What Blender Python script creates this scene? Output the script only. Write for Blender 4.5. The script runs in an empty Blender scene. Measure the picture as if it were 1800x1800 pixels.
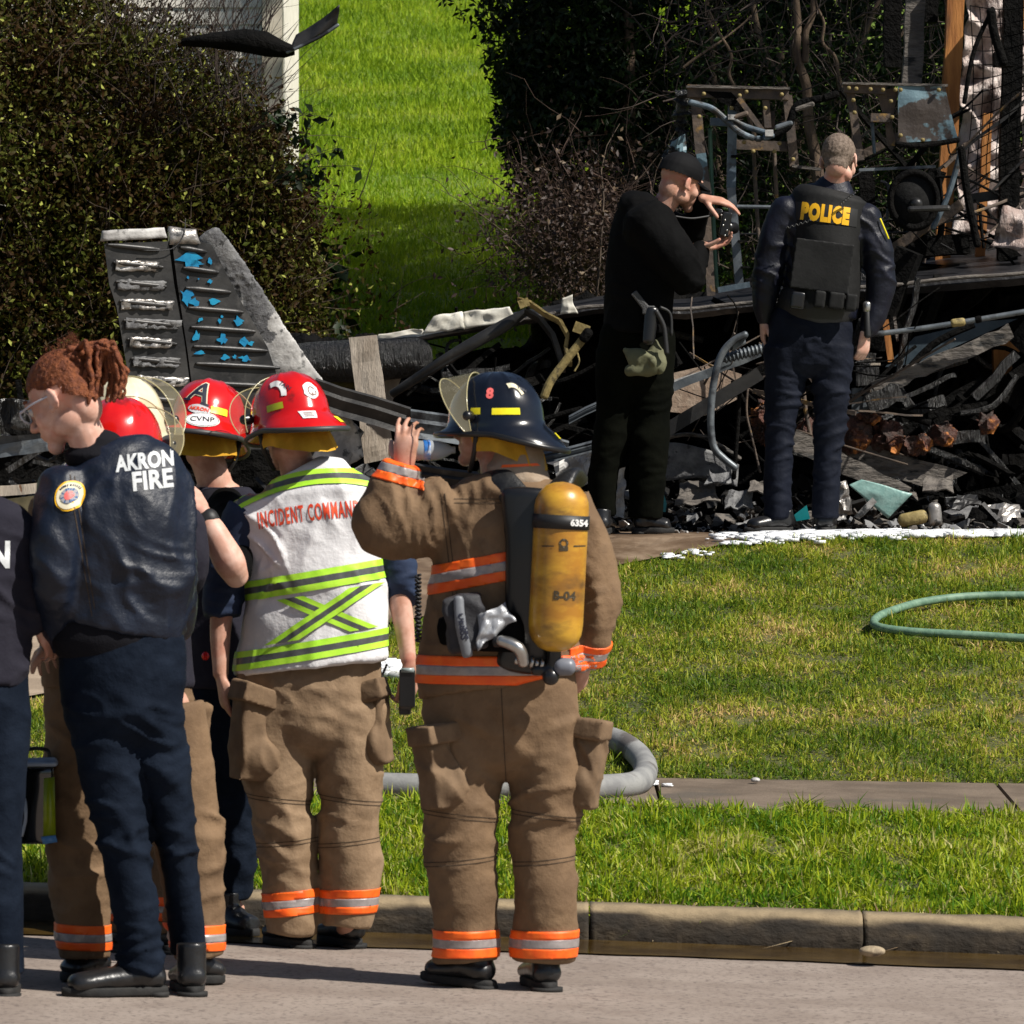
import bpy, bmesh, math, random
import numpy as np
from mathutils import Vector, Matrix
from mathutils.bvhtree import BVHTree
R = math.radians
random.seed(4)
SC = bpy.context.scene
COL = SC.collection
# ------------------------------------------------------------------ camera, sky, sun, exposure
F = 10200.0; CAMZ = 1.7; HORY = 759.0          # focal length and horizon in pixels of the 1800 px frame
cd = bpy.data.cameras.new('camera'); cam = bpy.data.objects.new('camera', cd); COL.objects.link(cam)
cd.sensor_width = 36; cd.lens = F / 1800 * 36
cam.location = (0, 0, CAMZ); cam.rotation_euler = (R(90), 0, 0)
cd.shift_y = -(900 - HORY) / 1800
cd.clip_start = 0.5; cd.clip_end = 1000
cd.dof.use_dof = True; cd.dof.focus_distance = 25; cd.dof.aperture_fstop = 16
SC.camera = cam
SUN_EL, SUN_AZ = R(48), R(28)                    # azimuth: from camera right (+X) round towards the camera (-Y)
sv = Vector((math.cos(SUN_EL) * math.cos(SUN_AZ), -math.cos(SUN_EL) * math.sin(SUN_AZ), math.sin(SUN_EL)))
w = bpy.data.worlds.new('World'); SC.world = w; w.use_nodes = True
nt = w.node_tree; bg = nt.nodes['Background']; sky = nt.nodes.new('ShaderNodeTexSky')
sky.sky_type = 'NISHITA'; sky.sun_disc = False; sky.sun_elevation = SUN_EL
sky.sun_rotation = math.atan2(sv.x, sv.y)
nt.links.new(sky.outputs[0], bg.inputs[0]); bg.inputs[1].default_value = 0.05
sl = bpy.data.lights.new('sun', 'SUN'); sl.energy = 5.0; sl.angle = R(0.5); sl.color = (1.0, 0.95, 0.87)
so = bpy.data.objects.new('sun', sl); COL.objects.link(so); so.location = sv * 60
so.rotation_euler = (-sv).to_track_quat('-Z', 'Y').to_euler()
SC.view_settings.view_transform = 'Standard'; SC.view_settings.look = 'None'
SC.view_settings.exposure = 0.33; SC.view_settings.gamma = 1; SC.view_settings.use_curve_mapping = False
SC.cycles.max_bounces = 6; SC.cycles.diffuse_bounces = 1; SC.cycles.transparent_max_bounces = 12

def W(px, py, d):
    """the world point seen at pixel (px, py) of the 1800 px frame, d metres away"""
    return Vector(((px - 900) / F * d, d, CAMZ - (py - HORY) / F * d))
def V(*a): return Vector(a)
# ------------------------------------------------------------------ noise
_rs = np.random.RandomState(11); _perm = _rs.permutation(256); _perm = np.concatenate([_perm, _perm, _perm])
_grad = _rs.normal(size=(256, 3)); _grad /= np.linalg.norm(_grad, axis=1)[:, None]
def pn(p):
    p = np.asarray(p, dtype=float); i = np.floor(p).astype(int); f = p - i; i &= 255
    u = f * f * f * (f * (f * 6 - 15) + 10); out = np.zeros(len(p))
    for a in (0, 1):
        for b in (0, 1):
            for c in (0, 1):
                h = _perm[_perm[_perm[i[:, 0] + a] + i[:, 1] + b] + i[:, 2] + c]
                g = _grad[h]; d = f - np.array([a, b, c])
                wt = (u[:, 0] if a else 1 - u[:, 0]) * (u[:, 1] if b else 1 - u[:, 1]) * (u[:, 2] if c else 1 - u[:, 2])
                out += wt * (g * d).sum(1)
    return out * 1.6
def ridge(p): return 1 - np.abs(pn(p)) * 2.2
# ------------------------------------------------------------------ materials
MATS = {}
def lin(c): return tuple(c) + (1,) if len(c) == 3 else tuple(c)
def mat(name, c1, c2=None, scale=8, rough=.7, metal=0, bump=0, bscale=60, c3=None, spec=.5, stretch=(1, 1, 1), split=(.4, .6), bdist=.01, detail=6, coat=0, sheen=0, gen='Object', attr=None, trans=0, rough2=None, scale3=None, split3=(.55, .65)):
    if name in MATS: return MATS[name]
    m = bpy.data.materials.new(name); m.use_nodes = True; N = m.node_tree.nodes; L = m.node_tree.links
    b = N['Principled BSDF']; b.inputs['Roughness'].default_value = rough; b.inputs['Metallic'].default_value = metal
    b.inputs['Specular IOR Level'].default_value = spec; b.inputs['Coat Weight'].default_value = coat
    if sheen: b.inputs['Sheen Weight'].default_value = sheen
    tc = N.new('ShaderNodeTexCoord'); mp = N.new('ShaderNodeMapping'); mp.inputs['Scale'].default_value = stretch
    L.new(tc.outputs[gen], mp.inputs[0])
    def noise(s, det=6):
        n = N.new('ShaderNodeTexNoise'); n.inputs['Scale'].default_value = s; n.inputs['Detail'].default_value = det; n.inputs['Roughness'].default_value = .6
        L.new(mp.outputs[0], n.inputs['Vector']); return n
    col = None
    b.inputs['Base Color'].default_value = lin(c1)
    if c2 is not None:
        r = N.new('ShaderNodeValToRGB'); r.color_ramp.elements[0].position = split[0]; r.color_ramp.elements[1].position = split[1]
        r.color_ramp.elements[0].color = lin(c1); r.color_ramp.elements[1].color = lin(c2)
        if attr:
            a = N.new('ShaderNodeAttribute'); a.attribute_name = attr; L.new(a.outputs['Fac'], r.inputs[0])
            if c3 is not None: e = r.color_ramp.elements.new(.97 if split[1] < .97 else .5 * (split[0] + split[1])); e.color = lin(c3)
        else:
            n = noise(scale, detail); L.new(n.outputs['Fac'], r.inputs[0])
            if rough2 is not None:
                rr = N.new('ShaderNodeMapRange'); L.new(r.inputs[0].links[0].from_socket, rr.inputs[0])
                rr.inputs[1].default_value = split[0]; rr.inputs[2].default_value = split[1]; rr.inputs[3].default_value = rough; rr.inputs[4].default_value = rough2
                L.new(rr.outputs[0], b.inputs['Roughness'])
        col = r.outputs[0]
        if c3 is not None and not attr:
            n3 = noise(scale3 or scale * 3.3, detail); r3 = N.new('ShaderNodeMapRange'); r3.inputs[1].default_value = split3[0]; r3.inputs[2].default_value = split3[1]
            L.new(n3.outputs['Fac'], r3.inputs[0]); mx = N.new('ShaderNodeMix'); mx.data_type = 'RGBA'
            L.new(r3.outputs[0], mx.inputs['Factor']); L.new(col, mx.inputs['A']); mx.inputs['B'].default_value = lin(c3); col = mx.outputs['Result']
        L.new(col, b.inputs['Base Color'])
    if bump:
        n = noise(bscale, 8); bm = N.new('ShaderNodeBump'); bm.inputs['Strength'].default_value = bump; bm.inputs['Distance'].default_value = bdist
        L.new(n.outputs['Fac'], bm.inputs['Height']); L.new(bm.outputs[0], b.inputs['Normal'])
    if trans:
        t = N.new('ShaderNodeBsdfTranslucent'); mxs = N.new('ShaderNodeMixShader'); mxs.inputs[0].default_value = trans
        if col: L.new(col, t.inputs[0])
        else: t.inputs[0].default_value = lin(c1)
        L.new(b.outputs[0], mxs.inputs[1]); L.new(t.outputs[0], mxs.inputs[2]); L.new(mxs.outputs[0], N['Material Output'].inputs[0])
    MATS[name] = m; return m
def clear_mat(name, tint, alpha, rough=.08):
    """thin clear plastic: mostly see-through with a glossy face"""
    m = bpy.data.materials.new(name); m.use_nodes = True; N = m.node_tree.nodes; L = m.node_tree.links
    b = N['Principled BSDF']; b.inputs['Base Color'].default_value = lin(tint); b.inputs['Roughness'].default_value = rough
    t = N.new('ShaderNodeBsdfTransparent'); t.inputs[0].default_value = (1, .97, .88, 1)
    mx = N.new('ShaderNodeMixShader'); mx.inputs[0].default_value = alpha
    L.new(t.outputs[0], mx.inputs[1]); L.new(b.outputs[0], mx.inputs[2]); L.new(mx.outputs[0], N['Material Output'].inputs[0])
    MATS[name] = m; return m
# ------------------------------------------------------------------ raw geometry: (verts, faces)
def loft(rings, cap=True):
    n = len(rings[0]); vs = [v for r in rings for v in r]; fs = []
    for i in range(len(rings) - 1):
        for j in range(n):
            k = (j + 1) % n; fs.append((i * n + j, i * n + k, (i + 1) * n + k, (i + 1) * n + j))
    if cap: fs.append(tuple(range(n - 1, -1, -1))); fs.append(tuple((len(rings) - 1) * n + j for j in range(n)))
    return vs, fs
def limb(nodes, seg=20, side=Vector((1, 0, 0)), dome=True, cap=True):
    """nodes: (point, r) or (point, r_side, r_depth); a tapered tube with round ends"""
    P = [Vector(n[0]) for n in nodes]; rr = [(n[1], n[2] if len(n) > 2 else n[1]) for n in nodes]
    # smooth the path: Catmull-Rom, 4 steps each
    Q = []; q = []
    K = 5 if len(P) > 2 else 2
    for i in range(len(P) - 1):
        p0 = P[max(i - 1, 0)]; p1 = P[i]; p2 = P[i + 1]; p3 = P[min(i + 2, len(P) - 1)]
        for s in range(K):
            t = s / K
            Q.append(0.5 * ((2 * p1) + (p2 - p0) * t + (2 * p0 - 5 * p1 + 4 * p2 - p3) * t * t + (3 * p1 - p0 - 3 * p2 + p3) * t ** 3))
            ts = t * t * (3 - 2 * t); q.append(tuple(rr[i][k] * (1 - ts) + rr[i + 1][k] * ts for k in (0, 1)))
    Q.append(P[-1]); q.append(rr[-1]); rings = []
    def frame(t):
        a = side - t * side.dot(t)
        if a.length < .2: a = Vector((0, 1, 0)) - t * t.y
        a.normalize(); return a, t.cross(a)
    def ring(c, a, b, ra, rb): return [c + a * (ra * math.cos(2 * math.pi * j / seg)) + b * (rb * math.sin(2 * math.pi * j / seg)) for j in range(seg)]
    T = [(Q[min(i + 1, len(Q) - 1)] - Q[max(i - 1, 0)]).normalized() for i in range(len(Q))]
    if dome:
        a, b = frame(T[0])
        for u in (.95, .75, .4): rings.append(ring(Q[0] - T[0] * (min(q[0]) * .8 * u), a, b, q[0][0] * math.sqrt(1 - u * u), q[0][1] * math.sqrt(1 - u * u)))
    for i in range(len(Q)):
        a, b = frame(T[i]); rings.append(ring(Q[i], a, b, *q[i]))
    if dome:
        a, b = frame(T[-1])
        for u in (.4, .75, .95): rings.append(ring(Q[-1] + T[-1] * (min(q[-1]) * .8 * u), a, b, q[-1][0] * math.sqrt(1 - u * u), q[-1][1] * math.sqrt(1 - u * u)))
    return loft(rings, cap)
def ball(c, rx, ry, rz, M=None, n=20, m=12):
    c = Vector(c); rings = []
    for i in range(1, m):
        th = math.pi * i / m; r = []
        for j in range(n):
            v = Vector((rx * math.sin(th) * math.cos(2 * math.pi * j / n), ry * math.sin(th) * math.sin(2 * math.pi * j / n), -rz * math.cos(th)))
            r.append(c + (M @ v if M else v))
        rings.append(r)
    return loft(rings)
def boxg(c, sx, sy, sz, M=None):
    c = Vector(c); vs = []
    for z in (-1, 1):
        for x, y in ((-1, -1), (1, -1), (1, 1), (-1, 1)):
            v = Vector((x * sx, y * sy, z * sz)); vs.append(c + (M @ v if M else v))
    return vs, [(3, 2, 1, 0), (4, 5, 6, 7), (0, 1, 5, 4), (1, 2, 6, 5), (2, 3, 7, 6), (3, 0, 4, 7)]
def xf(g, M): return [M @ Vector(v) for v in g[0]], g[1]
def join(gs):
    vs = []; fs = []
    for v, f in gs:
        o = len(vs); vs += [tuple(x) for x in v]; fs += [tuple(i + o for i in t) for t in f]
    return vs, fs
def mesh_of(g, name='m'):
    me = bpy.data.meshes.new(name); me.from_pydata([tuple(v) for v in g[0]], [], g[1]); me.update(); return me
def evalmesh(ob):
    COL.objects.link(ob); dg = bpy.context.evaluated_depsgraph_get(); dg.update()
    me = bpy.data.meshes.new_from_object(ob.evaluated_get(dg)); COL.objects.unlink(ob); bpy.data.objects.remove(ob); return me
def vox(gs, size=.009, smooth=6, sf=.5, dec=0):
    """weld closed shapes into one continuous skin"""
    src = mesh_of(join(gs), 'src'); ob = bpy.data.objects.new('t', src)
    m = ob.modifiers.new('r', 'REMESH'); m.mode = 'VOXEL'; m.voxel_size = size; m.use_smooth_shade = True
    if smooth: s = ob.modifiers.new('s', 'SMOOTH'); s.factor = sf; s.iterations = smooth
    if dec: d_ = ob.modifiers.new('d', 'DECIMATE'); d_.ratio = dec
    me = evalmesh(ob); bpy.data.meshes.remove(src); return me
def arr(me):
    co = np.empty(len(me.vertices) * 3); me.vertices.foreach_get('co', co); no = np.empty_like(co); me.vertices.foreach_get('normal', no)
    return co.reshape(-1, 3), no.reshape(-1, 3)
def setco(me, co): me.vertices.foreach_set('co', co.ravel()); me.update()
def sstep(a, b, x): t = np.clip((x - a) / (b - a), 0, 1); return t * t * (3 - 2 * t)
def folds(me, layers, seed=0.):
    """cloth relief. layers: (sx, sy, sz, amp, shear) soft creases, or ('c', centre, axis, radius, wavelength, amp) creases bunched at a joint"""
    co, no = arr(me); d = np.zeros(len(co))
    wp = .5 * np.stack([pn(co * 4 + seed), pn(co * 4 + 9 + seed), pn(co * 4 + 4 + seed)], 1)
    for n_, l in enumerate(layers):
        sd = seed * 3.7 + n_ * 5.3
        if l[0] == 'c':
            c, ax, rad, wl, amp = l[1:]; q = co - np.array(c); ax = np.array(ax, float); ax /= np.linalg.norm(ax)
            ax = ax + .35 * np.array([1, 0, 0]) * math.sin(sd); ax /= np.linalg.norm(ax)
            t = q @ ax; rest = q - np.outer(t, ax); fall = np.exp(-(np.linalg.norm(q, axis=1) / rad / 1.25) ** 2)
            v = (rest * .22 + np.outer(t, ax)) / (wl * 1.4) + wp * 1.5 + sd
            rg = np.clip(1 - np.abs(pn(v)) * 2.6, 0, 1) ** 1.6
            d += amp * 2.3 * fall * (rg - .3) * np.clip(.55 + 1.5 * pn(co * 6 + sd + 3), 0, 1.25)
        else:
            sx, sy, sz, amp = l[:4]; sh = l[4] if len(l) > 4 else 0
            q = np.stack([co[:, 0] * sx, co[:, 1] * sy, (co[:, 2] + sh * co[:, 0]) * sz], 1) * .75 + sd + wp * .8
            msk = np.clip(.55 + 1.3 * pn(co * 3.1 + sd), 0, 1.3)
            d += amp * 1.5 * msk * (np.clip(1 - np.abs(pn(q)) * 2.4, 0, 1) ** 1.5 - .3) + amp * 1.2 * pn(co * 4.5 + sd)
    setco(me, co + no * d[:, None]); return me
# ------------------------------------------------------------------ things and parts
BASE = {}
def thing(name, label, cat, base, group=None, kind=None):
    o = bpy.data.objects.new(name, None); COL.objects.link(o); o.location = base; o.empty_display_size = .1
    if label: o['label'] = label
    if cat: o['category'] = cat
    if group: o['group'] = group
    if kind: o['kind'] = kind
    BASE[o.name] = Vector(base); return o
def add(name, me, m, parent=None, label=None, cat=None, group=None, kind=None, smooth=True, base=None):
    """links a mesh given in world coordinates as ONE object"""
    if isinstance(me, tuple): me = mesh_of(me, name)
    me.name = name
    if parent is not None: b = BASE[parent.name]
    elif base is not None: b = Vector(base)
    else:
        c = [v.co for v in me.vertices]; b = Vector((sum(v.x for v in c) / len(c), sum(v.y for v in c) / len(c), min(v.z for v in c)))
    me.transform(Matrix.Translation(-b))
    for p in me.polygons: p.use_smooth = smooth
    me.materials.clear()
    for x in (m if isinstance(m, (list, tuple)) else [m]): me.materials.append(x)
    o = bpy.data.objects.new(name, me); COL.objects.link(o); BASE[o.name] = b
    if parent is not None: o.parent = parent
    else: o.location = b
    if label: o['label'] = label
    if cat: o['category'] = cat
    if group: o['group'] = group
    if kind: o['kind'] = kind
    return o
def ground_ob(name, g, m, parent=None, kind='structure', smooth=False): return add(name, g, m, parent, kind=kind, smooth=smooth, base=(0, 0, 0) if parent is None else None)
def bm_of(me, T=None):
    bm = bmesh.new(); bm.from_mesh(me)
    if T: bmesh.ops.transform(bm, matrix=T, verts=bm.verts)
    return bm
def wbm(o):
    return bm_of(o.data, Matrix.Translation(BASE[o.name]))
def bvh(o): bm = wbm(o); t = BVHTree.FromBMesh(bm); bm.free(); return t
def band(o, planes, off, m, name, test=None, parent=None, label=None, thick=True, curve=None):
    """a strip of tape or cloth lying on object o, cut out between planes (point, normal kept side)"""
    bm = wbm(o)
    if test:
        kill = [f for f in bm.faces if not test(f.calc_center_median(), f.normal)]
        bmesh.ops.delete(bm, geom=kill, context='FACES')
    if curve:
        for v in bm.verts: v.co.z -= curve(v.co)
    for p, n in planes:
        g = bm.verts[:] + bm.edges[:] + bm.faces[:]
        bmesh.ops.bisect_plane(bm, geom=g, plane_co=p, plane_no=n, clear_inner=True)
    if curve:
        for v in bm.verts: v.co.z += curve(v.co)
    if not bm.faces: bm.free(); print('empty band', name); return None
    bm.normal_update(); nn = {v: v.normal.copy() for v in bm.verts}
    for v in bm.verts: v.co += nn[v] * off
    if thick:
        be = [e for e in bm.edges if e.is_boundary]; r = bmesh.ops.extrude_edge_only(bm, edges=be)
        for v in r['geom']:
            if isinstance(v, bmesh.types.BMVert):
                n = v.normal
                src = [e.other_vert(v) for e in v.link_edges if e.other_vert(v) in nn]
                if src: v.co = src[0].co - nn[src[0]] * (off * 1.3)
    me = bpy.data.meshes.new(name); bm.to_mesh(me); bm.free()
    return add(name, me, m, parent or o, label=label)
def text2d(s, size, bold=0., spacing=1., sx=1.):
    cu = bpy.data.curves.new('t', 'FONT'); cu.body = s; cu.size = size; cu.offset = bold; cu.align_x = 'CENTER'; cu.align_y = 'CENTER'; cu.space_character = spacing; cu.resolution_u = 3
    cu.space_line = .85
    me = evalmesh(bpy.data.objects.new('t', cu)); bm = bm_of(me); bpy.data.meshes.remove(me); bpy.data.curves.remove(cu)
    for v in bm.verts: v.co.x *= sx
    return bm
def poly2d(pts):
    bm = bmesh.new(); vs = [bm.verts.new((p[0], p[1], 0)) for p in pts]; bm.faces.new(vs); return bm
def ell2d(rx, ry, n=28, frac=1.): return poly2d([(rx * math.cos(2 * math.pi * i / n), ry * math.sin(2 * math.pi * i / n)) for i in range(n)])
def ring2d(rx, ry, rx2, ry2, a0=0, a1=360, n=28):
    bm = bmesh.new(); prev = None
    for i in range(n + 1):
        a = R(a0 + (a1 - a0) * i / n); p = (bm.verts.new((rx * math.cos(a), ry * math.sin(a), 0)), bm.verts.new((rx2 * math.cos(a), ry2 * math.sin(a), 0)))
        if prev: bm.faces.new((prev[0], p[0], p[1], prev[1]))
        prev = p
    return bm
def decal(bm, org, u, v, tree, m, name, parent, off=.0015, grid=.009, label=None, rot=0, maxd=.6, arch=None):
    """flat print laid on a curved surface: drawn at org on axes u, v and pressed onto the surface along -(u x v)"""
    u = Vector(u).normalized(); v = Vector(v); v = (v - u * v.dot(u)).normalized(); wv = u.cross(v)  # wv points out at viewer
    if rot: bmesh.ops.rotate(bm, verts=bm.verts, cent=(0, 0, 0), matrix=Matrix.Rotation(R(rot), 3, 'Z'))
    for ax in (0, 1):
        lo = min(x.co[ax] for x in bm.verts); hi = max(x.co[ax] for x in bm.verts); k = math.ceil((hi - lo) / grid)
        for i in range(1, min(k, 80)):
            p = Vector((0, 0, 0)); p[ax] = lo + (hi - lo) * i / k; n = Vector((0, 0, 0)); n[ax] = 1
            bmesh.ops.bisect_plane(bm, geom=bm.verts[:] + bm.edges[:] + bm.faces[:], plane_co=p, plane_no=n)
    org = Vector(org); dead = []
    for x in bm.verts:
        px, py = x.co.x, x.co.y
        if arch: py += arch * px * px
        s = org + u * px + v * py + wv * .3
        loc, nor, i, dd = tree.ray_cast(s, -wv, maxd)
        if loc is None: dead.append(x); continue
        x.co = loc + (nor if nor.dot(wv) > 0 else -nor) * off * .5 + wv * off * .5
    if dead: bmesh.ops.delete(bm, geom=dead, context='VERTS')
    if not bm.faces: print('empty decal', name); bm.free(); return None
    me = bpy.data.meshes.new(name); bm.to_mesh(me); bm.free(); return add(name, me, m, parent, label=label)
def tube(pts, r, seg=8): return limb([(p, r) for p in pts], seg=seg, dome=False)
def tubev(pr, seg=8): return limb(pr, seg=seg, dome=False)
def beam(p, q, wd, ht, up=Vector((0, 0, 1)), ns=1, jit=0, twist=0):
    """rectangular bar from p to q; wd across, ht along up; ns slices with jitter make it warped"""
    p = Vector(p); q = Vector(q); t = (q - p).normalized(); a = t.cross(up).normalized(); b = a.cross(t); rings = []
    for i in range(ns + 1):
        f = i / ns; c = p.lerp(q, f)
        if jit and 0 < i < ns + 1: c = c + Vector((random.gauss(0, jit), random.gauss(0, jit), random.gauss(0, jit)))
        an = twist * f; a2 = a * math.cos(an) + b * math.sin(an); b2 = b * math.cos(an) - a * math.sin(an)
        s1 = 1 + random.gauss(0, 1) * jit * 4; rings.append([c + a2 * (x * wd / 2 * s1) + b2 * (y * ht / 2) for x, y in ((-1, -1), (1, -1), (1, 1), (-1, 1))])
    return loft(rings)
def slab(pts, thick, n=None):
    """flat plate: outline pts (world), given thickness, facing n"""
    P = [Vector(p) for p in pts]
    if n is None:
        n = Vector((0, 0, 0))
        for i in range(len(P)): n += (P[i] - P[0]).cross(P[(i + 1) % len(P)] - P[0])
        n.normalize()
    k = len(P); vs = P + [p + n * thick for p in P]
    fs = [tuple(range(k - 1, -1, -1)), tuple(range(k, 2 * k))] + [(i, (i + 1) % k, k + (i + 1) % k, k + i) for i in range(k)]
    return vs, fs
def sheet(P, nu, nv, amp, thick=.004, freq=6, seed=0, curl=None):
    """crumpled sheet between four corners"""
    a, b, c, d = [Vector(p) for p in P]; n = (b - a).cross(d - a).normalized(); g = []
    for i in range(nu + 1):
        for j in range(nv + 1):
            u = i / nu; v = j / nv; g.append((a.lerp(b, u)).lerp(d.lerp(c, u), v))
    A = np.array([tuple(x) for x in g]); dd = amp * (ridge(A * freq + seed) - .3) + amp * .4 * pn(A * freq * 3 + seed)
    jx = np.stack([pn(A * freq * 1.5 + seed + k) for k in (1, 5, 9)], 1) * amp * .5
    A = A + np.outer(dd, np.array(n)) + jx
    if curl is not None: A = curl(A)
    B = A - np.array(n) * thick; vs = [tuple(x) for x in A] + [tuple(x) for x in B]; fs = []; o = len(A); W_ = nv + 1
    for i in range(nu):
        for j in range(nv):
            q = (i * W_ + j, (i + 1) * W_ + j, (i + 1) * W_ + j + 1, i * W_ + j + 1); fs.append(q); fs.append(tuple(o + x for x in q[::-1]))
    bd = [i * W_ for i in range(nu + 1)] + [nu * W_ + j for j in range(1, nv + 1)] + [i * W_ + nv for i in range(nu - 1, -1, -1)] + [j for j in range(nv - 1, 0, -1)]
    for i in range(len(bd)): p, q = bd[i], bd[(i + 1) % len(bd)]; fs.append((q, p, p + o, q + o))
    return vs, fs
# ------------------------------------------------------------------ the ground
def G(x, y):
    """ground height: street falls to the right, bank up to the house platform, hill behind"""
    x = np.asarray(x, float); y = np.asarray(y, float)
    ys = [-40, 19.55, 19.75, 21.2, 22.4, 24.5, 26.8, 29, 30.5, 33, 40, 60, 160]
    zs = [0, 0, .115, .335, .365, .80, 1.20, 1.25, 1.5, 2.25, 3.3, 6.3, 18]
    z = np.interp(y, ys, zs); t = -.035 * np.clip(x, -12, 12) * np.interp(y, [19.5, 22.4, 27], [1, .45, 0])
    return z + t
def Gz(x, y): return float(G(x, y))
KY = 19.45     # kerb face
def gsheet(xs, ys, off=0., nz=0.):
    X, Y = np.meshgrid(xs, ys); Z = G(X, Y) + off
    if nz: Z = Z + nz * pn(np.stack([X.ravel() * 1.3, Y.ravel() * 1.3, 0 * X.ravel()], 1)).reshape(X.shape)
    n = len(xs); vs = list(zip(X.ravel(), Y.ravel(), Z.ravel()))
    return vs, [(j * n + i, j * n + i + 1, (j + 1) * n + i + 1, (j + 1) * n + i) for j in range(len(ys) - 1) for i in range(n - 1)]
m_soil = mat('soil', (.055, .045, .02), (.09, .10, .03), 3, .95, bump=.6, bscale=30, gen='Generated' if 0 else 'Object')
m_hill = mat('hill_turf', (.08, .15, .008), (.17, .24, .012), 1.5, .9, bump=.8, bscale=25, c3=(.17, .21, .025), scale3=9, bdist=.05)
m_asph = mat('asphalt', (.222, .176, .146), (.288, .236, .199), 2.2, .9, bump=.35, bscale=130, c3=(.13, .10, .085), scale3=48, split3=(.54, .62), bdist=.006)
m_kerb = mat('kerb_concrete', (.26, .20, .125), (.40, .32, .21), 9, .9, bump=.7, bscale=40, c3=(.12, .09, .06), scale3=9, split3=(.55, .66), bdist=.012)
m_kerbd = mat('stained_kerb_concrete', (.29, .22, .13), (.04, .029, .018), rough=.9, attr='dirt', c3=(.02, .015, .010), split=(.05, .75), bump=.8, bscale=34, bdist=.012, stretch=(.6, 1, 1))
m_kerbf = mat('stained_kerb_face', (.035, .026, .017), (.115, .088, .058), 5, .85, bump=.8, bscale=26, stretch=(.35, 1, 1.6), c3=(.022, .016, .010), scale3=4, split3=(.48, .62), bdist=.015)
m_walk = mat('walk_concrete', (.11, .08, .055), (.17, .128, .092), 3, .85, bump=.5, bscale=50, c3=(.10, .08, .06), scale3=2.2, bdist=.01)
m_wet = mat('wet_driveway', (.10, .062, .036), (.17, .115, .072), 2.0, .3, bump=.35, bscale=18, c3=(.25, .18, .12), scale3=4, split3=(.5, .7), bdist=.01, rough2=.6)
m_drive = mat('dry_driveway', (.25, .19, .135), (.34, .265, .19), 4, .85, bump=.6, bscale=40, stretch=(1, 3, 1))
m_water = mat('gutter_water', (.045, .025, .006), (.10, .06, .015), 3, .14, bump=.12, bscale=12, spec=.6)
xs = np.concatenate([np.linspace(-90, -8, 12), np.linspace(-7, 7, 41), np.linspace(8, 90, 12)])
ys = np.concatenate([[-30, 0, 12], np.linspace(16, 34, 37), np.linspace(35, 160, 60)])
ground_ob('ground', gsheet(xs, ys, -.06), m_soil)
road = ground_ob('road', gsheet(np.linspace(-14, 14, 15), [-25, 0, 10, 15, KY + .02], 0), m_asph)

# a ragged water edge: thin wet stain beside the water
def ragged(y0, y1, off, amp, seed, x0=-8, x1=8, n=160, fr=2.):
    X = np.linspace(x0, x1, n); e = amp * pn(np.stack([X * fr, X * 0 + seed, X * 0], 1)) + amp * .5 * pn(np.stack([X * fr * 4, X * 0 + seed, X * 0], 1))
    vs = [(x, y0 + d, Gz(x, y0 + d) + off) for x, d in zip(X, e)] + [(x, y1, Gz(x, y1) + off) for x in X]
    return vs, [(i, i + 1, n + i + 1, n + i) for i in range(n - 1)]
ground_ob('gutter_water', ragged(KY - .52, KY + .015, .006, .07, 8, fr=.9), m_water)
0 and ground_ob('wet_stain', ragged(KY - .66, KY - .2, .003, .08, 3), mat('wet_asphalt', (.07, .058, .045), (.11, .09, .07), 6, .35, bump=.2, bscale=120))
# kerb: cast lengths with open joints
kr = thing('kerb', None, None, (0, KY, 0), kind='structure')
kx = [-8.2, -5.0, -2.35, .26, 1.18, 3.6, 6.8]
for i in range(len(kx) - 1):
    a, b = kx[i] + .003, kx[i + 1] - .003; n = max(int((b - a) / .015), 2); prof = [(KY + .012, -.10), (KY, .03), (KY + .004, .055), (KY + .008, .075), (KY + .014, .092), (KY + .026, .107), (KY + .05, .118), (KY + .16, .122), (KY + .17, -.1)]
    rings = []
    for k in range(n + 1):
        x = a + (b - a) * k / n; rr = []
        for j, (yy, zz) in enumerate(prof):
            q = pn(np.array([[x * 7, j * 1.7, i * 9.1]]))[0]; q2 = pn(np.array([[x * 26, j * 2.7, i * 3.]]))[0]; s = .010 if 0 < j < 8 else 0
            rr.append(V(x, yy + s * .45 * q + .003 * q2, zz + (s * .35 * q + .002 * q2 if j > 1 else 0) - .035 * x))
        rings.append(rr)
    ko = add('kerb_stone', loft(rings), m_kerbd, kr, smooth=True); cc = arr(ko.data)[0] + np.array(BASE[ko.name]); hh = cc[:, 2] + .035 * cc[:, 0]
    dirt = sstep(.108, .082, hh + .022 * pn(np.stack([cc[:, 0] * 4, hh * 20, hh * 0], 1))) * .75 + .28 * pn(np.stack([cc[:, 0] * 5, hh * 30, hh * 0 + 3], 1)) + .2 * pn(np.stack([cc[:, 0] * 22, hh * 70, hh * 0 + 7], 1)) + .12
    ko.data.attributes.new('dirt', 'FLOAT', 'POINT').data.foreach_set('value', np.clip(dirt, 0, 1).astype(float))
# sidewalk slabs
sw = thing('sidewalk', None, None, (0, 21.8, .3), kind='structure')
for i in range(-5, 6):
    x0 = i * 1.32 + .55; c = [V(x0 + .006, 21.22), ] if 0 else None
    P = [V(x0 + .006, 21.2, Gz(x0, 21.2) + .01), V(x0 + 1.31, 21.2, Gz(x0 + 1.31, 21.2) + .01), V(x0 + 1.31, 22.4, Gz(x0 + 1.31, 22.4) + .008), V(x0 + .006, 22.4, Gz(x0, 22.4) + .008)]
    add('paving_slab', slab([p - V(0, 0, .08) for p in P], .08, V(0, 0, 1)), m_walk, sw, smooth=False)
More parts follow.
